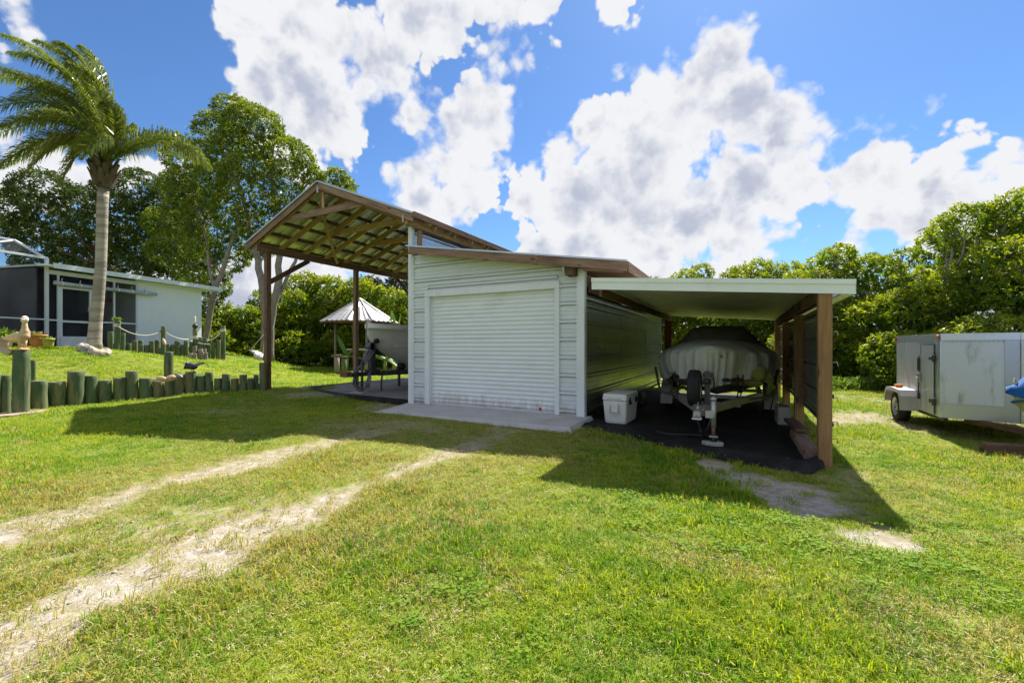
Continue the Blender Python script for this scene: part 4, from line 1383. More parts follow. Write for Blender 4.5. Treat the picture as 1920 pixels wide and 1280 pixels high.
def add_tree(name, label, cat, base, trunk_pts, trunk_r, lobes, crown_kw, bark, group=None, branches=None, branch_r=.07):
    root = thing(name, label, cat, base, group=group)
    B = Vector(base)
    tm = MB()
    for tp, tr in zip(trunk_pts, trunk_r):
        wob = [Vector(p) for p in tp]
        # resample with slight wobble so that stems look grown
        pts = []
        for a, b_ in zip(wob[:-1], wob[1:]):
            for i in range(4):
                t = i / 4
                p = a.lerp(b_, t)
                if i: p += Vector((random.uniform(-1, 1), random.uniform(-1, 1), 0)) * .03 * (b_ - a).length
                pts.append(p)
        pts.append(wob[-1])
        n = len(pts)
        rr = [tr[0] + (tr[1] - tr[0]) * i / (n - 1) for i in range(n)]
        rr[0] *= 1.35
        tm.tube(pts, rr, 9)
    t_ob = tm.build('trunk', bark, root)
    if branches is None:
        bm = MB()
        tops = [Vector(tp[-1]) for tp in trunk_pts] + [Vector(tp[-2]) for tp in trunk_pts]
        for c, r in lobes:
            c = Vector(c)
            s = min(tops, key=lambda q_: (q_ - c).length)
            mid = s.lerp(c, .5) + Vector((random.uniform(-.3, .3), random.uniform(-.3, .3), random.uniform(-.1, .4)))
            bm.tube([s, s.lerp(mid, .5) + Vector((0, 0, .1)), mid, mid.lerp(c, .6), c], [branch_r, branch_r * .85, branch_r * .7, branch_r * .5, branch_r * .2], 6, cap=False)
            for _ in range(5):
                e = c + Vector((random.uniform(-1, 1), random.uniform(-1, 1), random.uniform(-.7, .9))) * (max(r) if np.ndim(r) else r) * .85
                bm.tube([mid.lerp(c, .4), mid.lerp(e, .6) + Vector((0, 0, .1)), e], [branch_r * .4, branch_r * .25, .01], 4, cap=False)
        bm.build('branches', bark, root)['kind'] = 'stuff'
    cm = crown_mesh('crown', [(tuple(Vector(c) - B), r) for c, r in lobes], **crown_kw)
    co = link('crown', cm, root)
    co['kind'] = 'stuff'
    return root
def blob_lobes(px0, px1, top, bot, Z, n, size, depth=2.0, seed=0, topvar=.4):
    """lobes filling a screen of foliage between two image columns at depth Z: top/bot are heights in metres"""
    r_ = random.Random(seed)
    out = []
    for i in range(n):
        t = (i + r_.uniform(.1, .9)) / n
        px = px0 + (px1 - px0) * t
        s = size * r_.uniform(.75, 1.2)
        h = r_.uniform(0, 1)
        zz = bot + s * .6 + (top - s - bot - s * .5) * h - topvar * r_.uniform(0, 1) * h
        zc = Z + r_.uniform(-.5, .5) * depth + h * depth * .4
        x, y = CP(px, zc)
        out.append(((x, y, zz), (s, s, s * .85)))
    return out

# ---- bushes and small trees: the hedge round the yard
def bush(label, px0, px1, top, Z, nl, size, mat='pepper_leaf', per=38, k=7, L=.15, bot=.1, depth=2.4, seed=0, fill=26, name='pepper_bush', cat='bush', group='bushes in the hedge round the yard', gap=.30, young=.25, Z2=None, extra=()):
    pc = (px0 + px1) / 2
    base = Vector((*CP(pc, Z), 0)); base.z = TZ(base.x, base.y)
    r_ = random.Random(seed)
    lobes = []
    nrow = 3
    for row in range(nrow):
        hb = [.24, .56, .84][row]
        for i in range(max(2, int(nl * (1.0, 1.0, .8)[row] / nrow + .5))):
            nn = max(2, int(nl * (1.0, 1.0, .8)[row] / nrow + .5))
            t = (i + r_.uniform(.15, .85)) / nn
            px = px0 + (px1 - px0) * (t if row < 2 else .12 + .76 * t)
            s = size * r_.uniform(.55, 1.25) * (1.05, 1.0, .85)[row]
            H = top * (1 + .13 * r_.uniform(-1, 1))
            zz = max(s * .55 + bot, H * hb if row < 2 else H - s * .8)
            Zt = Z + (0 if Z2 is None else (Z2 - Z) * (px - px0) / (px1 - px0))
            zc = Zt + depth * ((0.0, .28, .6)[row] * r_.uniform(.6, 1.2) + r_.uniform(-.28, .22)) + s * .5
            x, y = CP(px, zc)
            lobes.append(((x, y, zz), (s, s, s * .88)))
    lobes += list(extra)
    stems = []
    for i in range(3):
        l = lobes[r_.randrange(len(lobes))][0]
        stems.append([(base.x + r_.uniform(-.5, .5), base.y + r_.uniform(.2, .8), base.z - .1), (base.x * .5 + l[0] * .5, base.y * .5 + l[1] * .5 + .4, l[2] * .5), l])
    return add_tree(name, label, cat, tuple(base), stems, [(.09, .05)] * 3, lobes,
                    dict(mat=mat, per_m2=per, k=k, L=L, Wd=L * .42, fill=fill, fillL=.30, gap=gap, seed=seed, young_bias=young), 'bark_grey', group, branch_r=.045)
# right-hand hedge, far to near
HB = 'bushes in the hedge round the yard'
bush('bush behind the shed roof with its top just above the brown fascia corner', 1185, 1262, 4.9, 21.5, 10, 1.0, seed=1)
bush('bushy tree behind the carport filling the opening above the covered boat', 1258, 1370, 5.25, 20.5, 20, 1.15, seed=2)
bush('rounded bush behind the carport roof, right of the covered boat peak', 1355, 1490, 5.5, 19.0, 22, 1.15, seed=3)
bush('bush just right of the carport roof corner with pale yellow tips', 1480, 1600, 4.85, 16.6, 18, 1.0, seed=4, Z2=15.6)
bush('low bush between the carport post and the white trailer', 1580, 1690, 4.3, 15.0, 18, .92, seed=5, per=42, Z2=14.0)
bush('dense bright bush behind the rear end of the white trailer', 1670, 1775, 4.25, 13.6, 18, .82, seed=6, per=48, L=.12, Z2=12.6)
bush('tall bright bush behind the middle of the white trailer', 1750, 1865, 5.2, 12.6, 22, .85, seed=7, per=48, L=.12, Z2=11.6)
bush('tallest bright bush at the right edge of the photo, behind the blue covered boat', 1850, 2060, 5.65, 11.4, 26, .9, seed=8, per=48, L=.12, Z2=10.4)
bush('bush beyond the right edge of the trailer', 2040, 2400, 5.6, 10.2, 24, 1.0, seed=9, per=14)
# background screen behind the bays (left of the shed)
bush('dark bush between the white house and the timber post of the boat shelter', 385, 500, 3.9, 25.5, 18, 1.35, seed=11, L=.20, per=20, young=.05)
bush('bush seen left of the pale tree trunks inside the boat shelter opening', 480, 570, 4.7, 27, 16, 1.4, seed=12, L=.22, per=18, young=.15)
bush('tall rounded bush behind the conical metal hut, left side', 555, 655, 5.9, 29, 20, 1.5, seed=13, L=.24, per=18, young=.3)
bush('bush directly behind the conical metal hut and the banana plants', 645, 740, 5.2, 28, 18, 1.4, seed=14, L=.24, per=18, young=.25)
bush('bush behind the white boat bow beside the shed corner', 725, 830, 5.0, 26, 16, 1.4, seed=15, L=.22, per=18, young=.2)
bush('grey green cedar rising above the bushes behind the timber post', 665, 775, 6.9, 35, 14, 1.7, seed=16, mat='cedar_leaf', L=.26, per=16, name='cedar_tree', cat='tree', group=None, young=0)
bush('far bush behind the shed, continuing the hedge line', 820, 1190, 4.6, 27, 18, 1.6, seed=17, L=.25, per=9)

# ---- the dark spreading oak behind the house
def ptree(lst, Z0):
    return [((*CP(px, Z0 + dz), CAM_H - (py - 648) / FPX * (Z0 + dz)), (r * 1.1 * Z0 / FPX, r * 1.1 * Z0 / FPX, r * Z0 / FPX * .95)) for px, py, r, dz in lst]
oak = ptree([(40, 395, 42, 0), (20, 430, 30, 1), (85, 365, 45, -1), (130, 400, 55, 0), (90, 440, 50, 1), (150, 450, 55, 2), (190, 400, 50, 0), (235, 365, 42, -1), (262, 345, 28, 0),
             (240, 420, 55, 0), (290, 400, 50, 1), (210, 470, 55, 2), (290, 460, 55, 1), (60, 470, 35, 2), (330, 440, 50, 1), (330, 380, 40, 0), (130, 490, 45, 3), (350, 490, 45, 2), (250, 500, 45, 3), (180, 515, 40, 3), (310, 510, 40, 2), (60, 500, 30, 3), (110, 510, 36, 3), (360, 530, 30, 3)], 29)
ob = (*CP(230, 30), .9)
add_tree('oak_tree', 'dark spreading oak behind the white house roof', 'tree', ob,
         [[ob, (*CP(225, 30), 4.0), (*CP(200, 29.5), 6.5)], [(*CP(236, 30), 1), (*CP(262, 30), 5.0), (*CP(290, 30), 7.5)]], [(.35, .2), (.28, .14)],
         oak, dict(mat='oak_leaf', per_m2=34, k=7, L=.17, Wd=.085, fill=4.0, fillL=.36, gap=.36, spread=1.1, seed=21, young_bias=0.0), 'bark_dark', branch_r=.13)
# ---- the tall lighter tree
tall = ptree([(440, 215, 34, 0), (410, 250, 40, 1), (470, 240, 42, -1), (505, 235, 24, 0), (450, 290, 50, 0), (510, 290, 45, 0), (545, 300, 38, -1), (570, 335, 34, 0), (400, 305, 45, 1),
              (365, 270, 30, 1), (345, 300, 34, 1), (480, 340, 52, -1), (530, 350, 48, 0), (420, 350, 50, 0), (365, 350, 42, 1), (460, 400, 52, 0), (520, 400, 42, 1), (400, 410, 50, 1), (350, 400, 40, 2),
              (440, 450, 42, 1), (385, 460, 42, 1), (330, 350, 30, 2), (560, 380, 30, 1), (480, 455, 34, 1), (400, 505, 32, 2), (455, 225, 26, -1), (590, 330, 18, 0), (430, 480, 34, 2), (360, 500, 34, 2), (320, 470, 36, 2), (500, 430, 34, 2), (550, 420, 26, 1), (405, 540, 26, 3), (350, 450, 40, 3), (310, 420, 36, 3)], 24)
tb = (*CP(497, 23.5), .45)
def W3(px, py, Z): return tuple(W(px, py, Z))
add_tree('tall_tree', 'tall light green tree rising behind the boat shelter with pale twin trunks', 'tree', tb,
         [[tb, W3(499, 600, 23.5), W3(493, 540, 23.5), W3(478, 470, 24), W3(450, 350, 24)],
          [(*CP(503, 23.6), .45), W3(510, 590, 23.6), W3(524, 520, 23.6), W3(520, 440, 24), W3(510, 320, 24)],
          [W3(512, 575, 23.7), W3(545, 505, 24), W3(570, 450, 24.3), W3(560, 380, 24.3)],
          [(*CP(378, 23.8), .8), W3(398, 560, 23.8), W3(420, 500, 24), W3(440, 440, 24), W3(450, 390, 24)],
          [W3(402, 550, 23.8), W3(392, 490, 24), W3(380, 420, 24)]],
         [(.27, .12), (.25, .10), (.11, .05), (.17, .07), (.10, .05)],
         tall, dict(mat='tall_leaf', per_m2=46, k=7, L=.135, Wd=.07, fill=4.0, fillL=.27, gap=.34, spread=1.1, seed=22, young_bias=.22), 'bark_grey', branch_r=.08)
small = ptree([(630, 338, 22, 0), (650, 350, 16, 1), (608, 350, 18, 0), (640, 362, 20, 0)], 27)
sb = (*CP(662, 27.5), .2)
add_tree('slim_tree', 'slim tree whose leafy top shows just right of the shelter peak', 'tree', sb, [[sb, W3(664, 500, 27.5), W3(636, 370, 27.5)]], [(.09, .04)], small,
         dict(mat='tall_leaf', per_m2=24, k=7, L=.2, Wd=.1, fill=2, fillL=.3, gap=.33, seed=23, young_bias=.3), 'bark_grey', branch_r=.05)
lowr = ptree([(395, 560, 26, 0), (410, 600, 30, 0), (390, 630, 30, 0)], 24)
bush('low leafy shrub against the far corner of the white house', 372, 430, 3.1, 24.2, 9, .9, seed=24, L=.18, per=22, young=.2, name='corner_shrub', cat='shrub', group=None)

# ---- weeds at the foot of the right hedge
wl, wq, wy = [], [], []
off = 0
for i in range(90):
    px = random.uniform(1560, 1690); Zt = random.uniform(13.2, 14.2)
    x, y = CP(px, Zt); z0 = TZ(x, y)
    n = 14
    c = np.array([[x, y, z0]] * n) + rng.normal(size=(n, 3)) * .05 * [1, 1, 0] + np.outer(rng.uniform(0, .3, n), [0, 0, 1])
    d = unit(rng.normal(size=(n, 3)) * .45 + [0, 0, 1])
    v, q_, y_ = leaves(c, d, .20, .05, np.full(n, .7))
    wl.append(v); wq.append(q_ + off); off += len(v)
wo = link('weeds', np_mesh('weeds', np.concatenate(wl), np.concatenate(wq), 'herb_leaf'))
tag(wo, 'pale green weeds growing at the foot of the hedge left of the white trailer', kind='stuff')

# ---- queen palm
PZ = 13.5
pb = WG(176, PZ)
palm = thing('palm_tree', 'wind blown queen palm with a pale ringed trunk before the white house', 'palm', tuple(pb))
tr = [(178, pb.z, .29), (178, None, 0)]
pts = []
for py, px, wd in ((652, 176, 32), (640, 177, 28), (600, 180, 25), (560, 184, 24), (500, 189, 22), (440, 191, 22), (390, 192, 22), (352, 194, 22)):
    p = W(px, py, PZ); pts.append((p, wd / FPX * PZ / 2 * .76))
pts[0] = (Vector((pts[0][0].x, pts[0][0].y, pb.z - .1)), pts[0][1] * 1.2)
MB().tube([p for p, r in pts], [r for p, r in pts], 18).build('trunk', 'palm_bark', palm)
rings = MB()
for i in range(34):
    py = 640 - i * 8.4
    px = np.interp(py, [352, 390, 500, 600, 640], [194, 192, 189, 180, 177])
    wd = np.interp(py, [352, 500, 600, 640], [22.3, 22.4, 25.4, 28.4])
    p = W(px, py, PZ)
    r = wd / FPX * PZ / 2 * .76
    rings.lathe([(r - .004, -.012), (r + .003, -.003), (r + .003, .004), (r - .004, .012)], 18, tuple(p), cap=False)
rings.build('leaf_scars', 'palm_bark', palm)['kind'] = 'stuff'
bt = MB()
cb = W(195, 345, PZ)
for i in range(26):
    a = i * 2.399
    h = (i / 26) * .62
    r0 = .15 + .05 * math.sin(h * 5)
    s = Vector((math.cos(a) * r0, math.sin(a) * r0, h - .12)) + cb
    e = Vector((math.cos(a) * (r0 + .17), math.sin(a) * (r0 + .17), h + .28)) + cb
    M = frame(s, e, (math.cos(a), math.sin(a), .01))
    L = (e - s).length
    bt.add([M @ Vector(v) for v in ((-L / 2, -.13, 0), (-L / 2, .13, 0), (L / 2, .05, 0), (L / 2, -.05, 0), (-L / 2, -.10, .05), (-L / 2, .10, .05), (L / 2, .04, .04), (L / 2, -.04, .04))],
           [(0, 1, 2, 3), (4, 7, 6, 5), (0, 4, 5, 1), (2, 6, 7, 3), (0, 3, 7, 4), (1, 5, 6, 2)])
bt.lathe([(.15, -.15), (.20, .1), (.23, .35), (.17, .6), (.1, .85)], 14, tuple(cb))
bt.build('leaf_boots', 'bark_dark', palm)
WIND = np.array([-RX, -RY, 0.0])
fronds = [  # (control column,row), (tip column,row), depth shift of the tip, leaflet length
 ((188, 95), (62, 78), .6, .80), ((196, 110), (10, 100), -.6, .85), ((203, 125), (-40, 150), 1.0, .85), ((180, 140), (-70, 215), -1.1, .85),
 ((172, 165), (-40, 268), .3, .80), ((150, 190), (-30, 330), -.9, .72), ((128, 222), (0, 318), .9, .70), ((150, 205), (52, 318), -1.3, .72),
 ((178, 205), (110, 352), -.8, .68), ((222, 150), (120, 120), -1.2, .80), ((205, 90), (100, 82), .2, .80), ((236, 190), (170, 175), 1.3, .72), ((238, 215), (196, 190), -1.0, .66),
 ((262, 205), (232, 250), .9, .62), ((310, 205), (398, 318), .5, .95), ((300, 222), (375, 305), 1.2, .85), ((165, 120), (20, 190), .1, .85), ((190, 150), (75, 235), 1.5, .8), ((200, 215), (150, 300), -1.6, .66),
 ((175, 100), (-20, 60), 1.4, .8), ((150, 130), (-90, 120), .2, .85), ((270, 250), (330, 262), -1.0, .5), ((215, 120), (150, 85), .8, .75), ((160, 175), (-10, 240), -1.8, .8)]
c0 = np.array(W(197, 312, PZ))
for fi, (cc, ee, dz, LL) in enumerate(fronds):
    c1 = np.array(W(cc[0], cc[1], PZ + dz * .5)); c2 = np.array(W(ee[0], ee[1], PZ + dz))
    ts = np.linspace(0, 1, 15)
    cur_ = ((1 - ts) ** 2)[:, None] * c0 + (2 * ts * (1 - ts))[:, None] * c1 + (ts ** 2)[:, None] * c2
    m = MB().tube([tuple(p) for p in cur_], [.035 * (1 - t) + .006 for t in ts], 6)
    nl = 105
    tt = np.linspace(.10, .995, nl)
    P = ((1 - tt) ** 2)[:, None] * c0 + (2 * tt * (1 - tt))[:, None] * c1 + (tt ** 2)[:, None] * c2
    T = unit(2 * (1 - tt)[:, None] * (c1 - c0) + 2 * tt[:, None] * (c2 - c1))
    side0 = unit(np.cross(T, np.array([0, 0, 1.0])))
    vs, fs = [], []
    for sgn in (-1, 1):
        for rep_ in range(2):
            for i in range(nl):
                t = tt[i]
                ln = LL * (math.sin(math.pi * min(1, t * .93 + .08)) ** .55) * random.uniform(.8, 1.15)
                s = side0[i] * sgn
                up = np.array([0, 0, 1.0])
                rightish = fi in (14, 15, 21)
                wnd = WIND * (random.uniform(.15, .5) if rightish else random.uniform(.5, 1.0))
                d1 = T[i] * .62 + s * random.uniform(.45, .9) + up * random.uniform(-.15, .5) + wnd * .35
                d1 /= np.linalg.norm(d1)
                d2 = d1 * .45 + wnd * .50 - up * random.uniform(.7, 1.5)
                d2 /= np.linalg.norm(d2)
                p0 = P[i] + rng.normal(size=3) * .012
                p1 = p0 + d1 * ln * .5
                p2 = p1 + d2 * ln * .5
                wv = np.cross(d1, up + rng.normal(size=3) * .6)
                wv = wv / (np.linalg.norm(wv) + 1e-6) * .014
                k = len(vs)
                vs += [p0 - wv * .5, p0 + wv * .5, p1 - wv, p1 + wv, p2]
                fs += [(k, k + 1, k + 3, k + 2), (k + 2, k + 3, k + 4)]
    m.add(vs, fs)
    fo = m.build('frond', 'palm_leaf', palm)
    a = fo.data.attributes.new('young', 'FLOAT', 'POINT')
    yv = np.clip(rng.normal(.2 if fi not in (8, 7) else .75, .2, len(fo.data.vertices)), 0, 1)
    a.data.foreach_set('value', yv.astype(np.float32))

# two feathery palm tops behind the right hedge
def far_palm(px, py, Z, label, n, R):
    b0 = Vector((*CP(px, Z), .1))
    r0 = thing('far_palm', label, 'palm', tuple(b0))
    MB().tube([b0, W(px, py + 20, Z)], [.14, .10], 8).build('trunk', 'bark_grey', r0)
    c = np.array(W(px, py, Z))
    for i in range(n):
        a = i * 2 * math.pi / n + .3
        dx = np.array([math.cos(a), math.sin(a), 0])
        c1 = c + dx * R * .5 + np.array([0, 0, R * .75]); c2 = c + dx * R + np.array([0, 0, R * .05]) + WIND * .3
        m = MB()
        tt = np.linspace(0, 1, 40)
        P = ((1 - tt) ** 2)[:, None] * c + (2 * tt * (1 - tt))[:, None] * c1 + (tt ** 2)[:, None] * c2
        m.tube([tuple(p) for p in P[::5]], .018, 5)
        T = unit(np.gradient(P, axis=0)); S = unit(np.cross(T, [0, 0, 1.0]))
        vs, fs = [], []
        for sg in (-1, 1):
            for j in range(3, 40):
                d = unit(T[j] * .5 + S[j] * sg * .8 + np.array([0, 0, -.35]) + rng.normal(size=3) * .15)
                ln = R * .34 * math.sin(math.pi * min(1, tt[j] * .9 + .1)) ** .6
                wv = np.array([0, 0, .008]); k = len(vs)
                vs += [P[j] - wv, P[j] + wv, P[j] + d * ln]; fs += [(k, k + 1, k + 2)]
        m.add(vs, fs)
        m.build('frond', 'palm_leaf', r0)
far_palm(1918, 398, 16.5, 'feathery palm top sticking up behind the tallest right hand bush', 11, .95)
far_palm(1772, 435, 17.5, 'small feathery palm top peeking over the hedge behind the trailer', 9, .7)

# banana plants by the hut
def banana(px, Z, hgt, lvs, label, py0=None):
    b0 = WG(px, Z)
    r0 = thing('banana_plant', label, 'banana plant', tuple(b0), group='banana plants round the hut')
    MB().tube([b0, b0 + Vector((0, 0, hgt * .5)), b0 + Vector((.05, 0, hgt))], [.11, .09, .05], 9).build('stem', 'banana_stem', r0)
    for (dx, dz, ln, wd) in lvs:
        s = b0 + Vector((.05, 0, hgt * .95))
        d = Vector((RX * dx, RY * dx, dz)).normalized()
        m = MB(); rows = []
        for i in range(12):
            t = i / 11
            c = s + d * ln * t + Vector((0, 0, -.38 * ln * t * t * (1 if dz < 1.5 else .2)))
            ww = wd * math.sin(math.pi * min(1, .06 + t * .92)) ** .6
            sd = Vector((FX, FY, 0)) * .75 + Vector((RX, RY, 0)) * -.3 * (1 if dx > 0 else -1) + Vector((0, 0, .45))
            sd.normalize()
            j1 = .85 + .3 * random.random()
            rows.append([c - sd * ww * j1 - Vector((0, 0, .05)), c - sd * ww * .5 + Vector((0, 0, .02)), c, c + sd * ww * .5 + Vector((0, 0, .02)), c + sd * ww * j1 - Vector((0, 0, .05))])
        m.grid(rows)
        m.build('leaf', 'banana_leaf', r0)
    return r0
banana(742, 24.5, 1.9, [(-.9, 1.1, 1.9, .30), (-.3, 1.6, 1.7, .28), (.8, .9, 1.6, .28), (-1, .5, 1.5, .25), (.3, 1.8, 1.4, .25)], 'largest banana plant, with torn leaves above the white boat bow')
banana(650, 22.5, .9, [(-.7, 1.6, 1.3, .16), (.5, .9, .9, .16), (-.5, .2, .9, .15), (.9, .2, .8, .13)], 'young banana plant with one upright leaf left of the hut post')
banana(683, 24.5, 1.3, [(-.9, .7, 1.3, .22), (.7, .8, 1.2, .2), (.2, 1.6, 1.0, .2), (-.4, -.3, 1.1, .18)], 'banana plant right behind the timber post of the shelter')
banana(722, 23.0, .7, [(-.9, .6, .9, .16), (.8, .8, .9, .16), (.1, 1.6, .8, .14), (.9, -.2, .8, .16)], 'short banana plant below the white boat hull')
banana(738, 23.5, .5, [(-.9, .9, .8, .16), (.7, .5, .8, .16), (.1, 1.6, .7, .14)], 'low banana sprout at the foot of the white boat hull')
# ================================================================== LEFT SIDE: log walls, ornaments, house
def log(parent, px0, px1, ytop, Z, zbase=None, tilt=0.0, mat='green_log', name='log', squash=1.0):
    pc = (px0 + px1) / 2
    x, y = CP(pc, Z)
    r = (px1 - px0) / 2 / FPX * Z * 1.0 * math.cos(math.atan((pc - 960) / FPX)) * 1.03
    zt = CAM_H - (ytop - 648) / FPX * Z
    zb = (TZ(x, y) if zbase is None else zbase) - .15
    m = MB()
    prof = [(r * random.uniform(.97, 1.05), 0)]
    H = zt - zb
    for i in range(1, 8):
        prof.append((r * (1 + .035 * math.sin(i * 1.3 + pc)), H * i / 8))
    prof += [(r, H - .012), (r * .93, H), (r * .5, H + .006 * random.uniform(-1, 1))]
    m.lathe(prof, 18, sm=True)
    me = m.mesh('log')
    Mx = Matrix.Translation((x, y, zb)) @ Euler((tilt * random.uniform(-1, 1) + random.uniform(-.02, .02), random.uniform(-.02, .02), random.uniform(0, 6))).to_matrix().to_4x4()
    o = link(name, me, parent, mat, world_m=Mx)
    return Vector((x, y, zt)), r
w1x, w1y = CP(250, 10.9)
wall1 = thing('log_retaining_wall', 'long low retaining wall of upright green treated logs in front of the raised lawn', 'retaining wall', (w1x, w1y, 0))
def zz(v): return v / 3.2
for (a, b_, yt) in ((-70, -5, 965), (0, 65, 970), (182, 287, 1003), (290, 395, 1010), (395, 503, 947), (505, 588, 973), (592, 673, 1000), (677, 755, 985), (757, 833, 945), (835, 915, 987), (917, 985, 1005),
                    (987, 1040, 1003), (1040, 1110, 965), (1113, 1180, 948), (1182, 1232, 972), (1233, 1282, 953), (1284, 1330, 988), (1332, 1382, 962), (1385, 1433, 988), (1434, 1480, 968), (1483, 1530, 990), (1532, 1560, 1020)):
    px = zz((a + b_) / 2)
    log(wall1, zz(a), zz(b_), 400 + zz(yt), float(wall_depth(px)), zbase=-.05)
for k in range(7):
    log(wall1, -30 - 34 * k, 0 - 34 * k, 702 - 6 * k + 8 * (k % 2), float(wall_depth(-20 - 34 * k)), zbase=-.05)
def bollard(label, px0, px1, yt, Z, **kw):
    x, y = CP((px0 + px1) / 2, Z)
    z0 = kw.get('zbase', None)
    root = thing('log_post', label, 'post', (x, y, TZ(x, y)), group='single green log posts')
    return log(root, px0, px1, yt, Z, **kw)
big_top, big_r = bollard('thickest and tallest green log post, at the left end of the wall under the duck', zz(70), zz(180), 400 + zz(818), 9.0, zbase=-.05)
bollard('thin weathered log post just behind the thick left post', zz(182), zz(216), 400 + zz(880), 9.9)
mid_top, mid_r = bollard('tall green log post in the middle of the wall behind the tan buoys', zz(983), zz(1040), 400 + zz(830), 11.95)
bollard('dark green log post against the timber post of the boat shelter', 487, 500.5, 400 + zz(895), 12.25, zbase=0)
bollard('short log behind the last logs of the wall beside the shelter post', zz(1525), zz(1557), 400 + zz(966), 12.9, zbase=0)

w2x, w2y = CP(320, 16.3)
wall2 = thing('log_border', 'border of short green log stakes in front of the white house wall', 'log border', (w2x, w2y, TZ(w2x, w2y)))
def q5x(v): return 180 + v / 7.385
def q5y(v): return 560 + v / 7.385
def Z2(px): return float(np.interp(px, [200, 300, 424], [14.5, 16.0, 17.8]))
for (a, b_, yt, dz) in ((160, 245, 455, .25), (230, 310, 620, -.1), (330, 408, 475, 0), (410, 490, 618, 0), (485, 580, 575, .2), (560, 650, 575, .35), (580, 662, 630, 0), (665, 735, 640, 0), (735, 810, 583, 0), (812, 890, 570, .05),
                        (870, 950, 680, -.2), (965, 1025, 625, 0), (1028, 1085, 635, 0), (1087, 1160, 583, 0), (1162, 1222, 637, 0), (1220, 1282, 580, 0), (1285, 1340, 592, .1),
                        (1405, 1475, 535, .1), (1475, 1530, 545, .1), (1535, 1587, 610, 0), (1590, 1650, 600, 0), (1655, 1720, 570, 0)):
    px = q5x((a + b_) / 2)
    log(wall2, q5x(a), q5x(b_), q5y(yt), Z2(px) + dz)
for (a, b_, yt, dz) in ((1280, 1345, 755, -.5), (1340, 1402, 655, -.3), (1345, 1400, 760, -.55), (1410, 1482, 700, -.35), (1480, 1530, 690, -.3), (1490, 1550, 745, -.5), (1440, 1495, 735, -.5)):
    px = q5x((a + b_) / 2)
    log(wall2, q5x(a), q5x(b_), q5y(yt), Z2(px) + dz, mat='grey_wood')
t1, r1 = bollard('green log post with a small plant on top beside the palm trunk', q5x(245), q5x(330), q5y(300), 14.6)
t2, r2 = bollard('tall brown green log post in the middle of the rope line', q5x(892), q5x(962), q5y(382), 15.7)
t3, r3 = bollard('log post topped by a pale candle shaped finial', q5x(1338), q5x(1405), q5y(415), 17.1)
t4, r4 = bollard('tall log post at the far right end of the rope line', q5x(1722), q5x(1795), q5y(378), 17.8)
def rope(a, b_, sag, label, r=.017):
    pts = []
    for i in range(15):
        t = i / 14
        p = a.lerp(b_, t); p.z -= sag * 4 * t * (1 - t)
        pts.append(p)
    MB().tube(pts, r, 6).build_top('rope', 'rope_white', tuple(a), label, 'rope', 'ropes strung between the log posts')
def wrap(t, r, dz, name='rope'):
    return Vector((t.x, t.y, t.z - dz))
for t, r, dz, lb in ((t1, r1, .2, 'white rope wound round the post beside the palm'), (t4, r4, .22, 'white rope wound round the far right post'), (t3, r3, .38, 'white rope wound round the post with the candle finial')):
    m = MB()
    for k in range(3):
        m.lathe([(r + .0, -.018), (r + .022, 0), (r, .018)], 16, (t.x, t.y, t.z - dz + k * .035), cap=False)
    m.build_top('rope_coil', 'rope_white', (t.x, t.y, t.z - dz), lb, 'rope')
m = MB().lathe([(r2, -.03), (r2 + .03, 0), (r2, .03)], 16, (t2.x, t2.y, t2.z - .18), cap=False)
m.build_top('rope_coil', 'rust', (t2.x, t2.y, t2.z - .18), 'dark brown band round the tall middle post of the rope line', 'rope')
rope(t1 + Vector((.08, 0, -.2)), t2 + Vector((-.08, 0, -.18)), .22, 'slack rope from the palm side post to the tall middle post')
rope(t2 + Vector((.08, 0, -.18)), t3 + Vector((-.08, 0, -.38)), .14, 'slack rope from the tall middle post to the finial post')
rope(t3 + Vector((.08, 0, -.38)), t4 + Vector((-.05, 0, -.22)), .22, 'slack rope from the finial post to the far right post', r=.026)
rope(t3 + Vector((.2, 0, -.55)), W(393, 645, 17.0), .02, 'rope end hanging down beside the finial post')
# finial, pot plant on post, bird on post
fin = thing('candle_finial', 'pale candle shaped finial on a dark ball, standing on a log post', 'finial', tuple(t3))
MB().lathe([(.04, 0), (.085, .05), (.10, .10), (.08, .16), (.03, .19)], 14, tuple(t3)).build('ball', 'black_plastic', fin)
MB().lathe([(.035, .18), (.032, .30), (.030, .42), (.010, .50)], 12, tuple(t3)).build('candle', 'statue_white', fin)
pp = thing('post_plant', 'small reddish plant growing on top of the post beside the palm', 'plant', tuple(t1))
n = 60
v, q_, _ = leaves(np.array([tuple(t1)] * n) + rng.normal(size=(n, 3)) * .04 * [1, 1, .2], unit(rng.normal(size=(n, 3)) * .7 + [0, 0, 1]), .16, .03)
link('leaves', np_mesh('leaves', v - np.array(tuple(t1)), q_, 'herb_leaf'), pp)
MB().lathe([(.04, 0), (.07, .05)], 10, tuple(t1)).build('pot', 'rust', pp)
pz = W(308, 641, 15.3)
MB().lathe([(.01, -.03), (.045, -.02), (.055, 0), (.04, .03), (.01, .04)], 10, M=Matrix.Translation(pz) @ Matrix.Rotation(1.0, 4, 'Y') @ Matrix.Scale(3.0, 4, (1, 0, 0))).build_top('wooden_fish', 'buoy_tan', tuple(pz), 'yellow brown carved shape fixed to the tall middle post', 'ornament')

